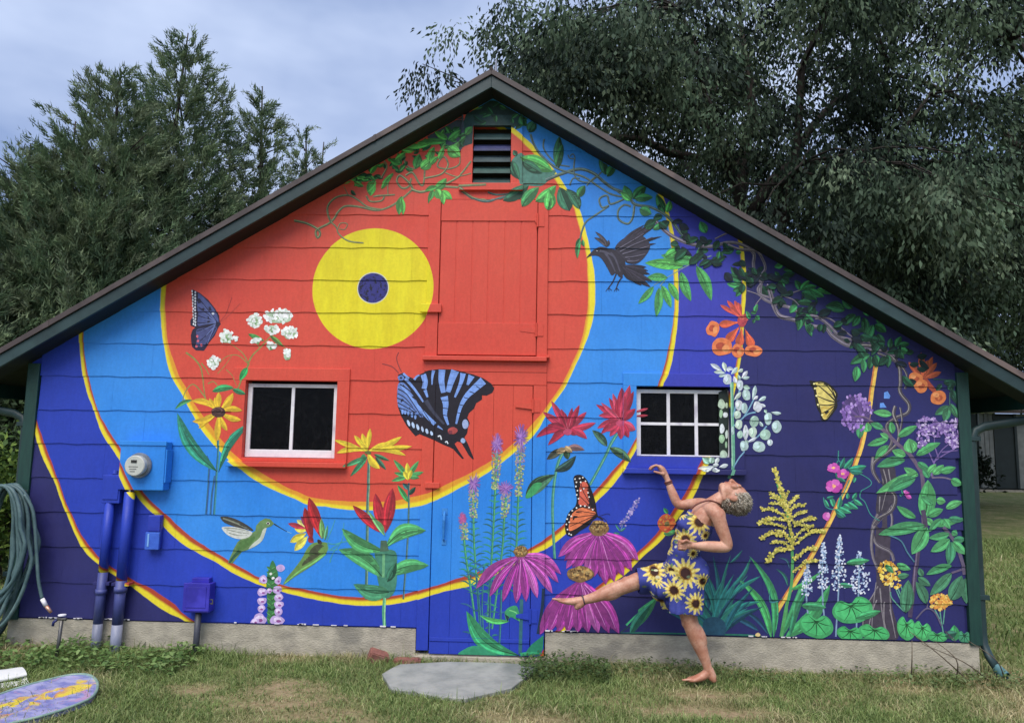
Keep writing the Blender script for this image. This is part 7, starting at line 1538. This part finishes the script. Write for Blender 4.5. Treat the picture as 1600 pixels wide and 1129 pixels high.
def below(p): return (p-hA)@dA < .004 and p[0] < hA[0]+.12
bm = bmesh.new(); bm.from_mesh(dme); kill = []
for f in bm.faces:
    p = np.array(f.calc_center_median()); 
    if ((p-hA)@dA < -.006) or ((p-hB)@dB < -.006 and p[2] < hB[2]+.03): kill.append(f)
bmesh.ops.delete(bm, geom=kill, context='FACES'); bm.to_mesh(dme); bm.free()
v = np.zeros(len(dme.vertices)*3, np.float32); dme.vertices.foreach_get('co', v); v = v.reshape(-1, 3)
base = np.array(G((66,74,150))); colr = np.tile(base, (len(v), 1)); rgd = np.random.default_rng(2)
tint = fbm(v[:, 0]*20, v[:, 2]*20, 1, 3); colr *= (.75+.5*tint)[:, None]
FL = [(540,496,40,-1),(622,430,30,-1),(646,612,50,-1),(785,572,40,-1),(745,668,50,-1),(575,575,30,-1),(640,520,28,-1),(700,530,68,-1),(768,290,56,-1),(706,372,48,-1),(740,440,26,-1),(688,250,30,-1),(800,355,26,-1)]
FL += [(rgd.uniform(520,790), rgd.uniform(260,680), rgd.uniform(40,62), 1) for _ in range(14)]
for (fx, fy, fr, side) in FL:
    c = np.array(b5(fx, fy, YB+side*.12)); r0 = fr/640.; dx, dz = v[:, 0]-c[0], v[:, 2]-c[2]; rr = np.hypot(dx, dz)/r0; an = np.arctan2(dz, dx); msk = ((v[:, 1]-YB)*side > -.03) if side > 0 else (v[:, 1]-YB < .03)
    pet = msk & (rr < .80+.2*np.cos(an*13+fx)); pc = np.where((np.cos(an*13+fx) > .1)[:, None], np.array(G((224,208,124))), np.array(G((198,172,80)))); colr[pet] = pc[pet]
    ri = msk & (rr < .42); colr[ri] = G((150,112,52)); dk = msk & (rr < .34); colr[dk] = G((58,36,34)); 
for _ in range(90):
    c = v[rgd.integers(0, len(v))]; d = np.linalg.norm((v-c)*np.array([1, 1, 1.8]), axis=1); k = (d < rgd.uniform(.008, .018)) ; colr[k] = G([(120,146,96),(210,206,170),(96,110,84)][rgd.integers(0, 3)])
li = np.zeros(len(dme.loops), np.int32); dme.loops.foreach_get('vertex_index', li); at_ = dme.color_attributes.new('Col', 'FLOAT_COLOR', 'CORNER'); at_.data.foreach_set('color', np.concatenate([colr[li], np.ones((len(li), 1))], 1).astype(np.float32).ravel())
dme.polygons.foreach_set('use_smooth', [True]*len(dme.polygons)); dme.materials.append(attr_mat('sunflower_cloth', .8, .1, 120, .25, .2)); link('dress', dme, pers)
M_STRAP = simple('brown_strap', G((120,66,56)), G((96,50,44)), .6, 40)
MB().tube(cr_spline([tuple(b5(728,232,YB-.10)), tuple(b5(760,205,YB-.10)), tuple(b5(815,188,YB-.085)), tuple(b5(860,200,YB-.06)), tuple(b5(884,216,YB)), tuple(b5(860,200,YB+.06)), tuple(b5(815,188,YB+.085)), tuple(b5(760,205,YB+.10)), tuple(b5(728,232,YB+.10))], False, 5), .006, 6, flat=.7).build('halter_strap', M_STRAP, pers, smooth=True)
def band(c, d, r, th, name, mat):
    d = Vector(d).normalized(); u = d.cross(Vector((0, 1, 0))).normalized(); w_ = d.cross(u); MB().tube([Vector(c)+u*math.cos(q)*r+w_*math.sin(q)*r for q in [2*math.pi*k/20 for k in range(21)]], th, 6, cap=False).build(name, mat, pers, smooth=True)
band(b5(622,98,YB+.234), b5(632,125,YB)-b5(620,92,YB), .0265, .006, 'bracelet', M_STRAP); band(b5(625,106,YB+.232), b5(632,125,YB)-b5(620,92,YB), .0275, .005, 'bracelet', M_STRAP); band(b5(219,660,YF), b5(272,648,YF)-b5(222,662,YF), .0345, .005, 'anklet', simple('anklet_cord', G((84,70,84)), None, .6)); band(b5(916,205,YB-.087), (1, .3, 0), .011, .0022, 'earring', M_BRASS)
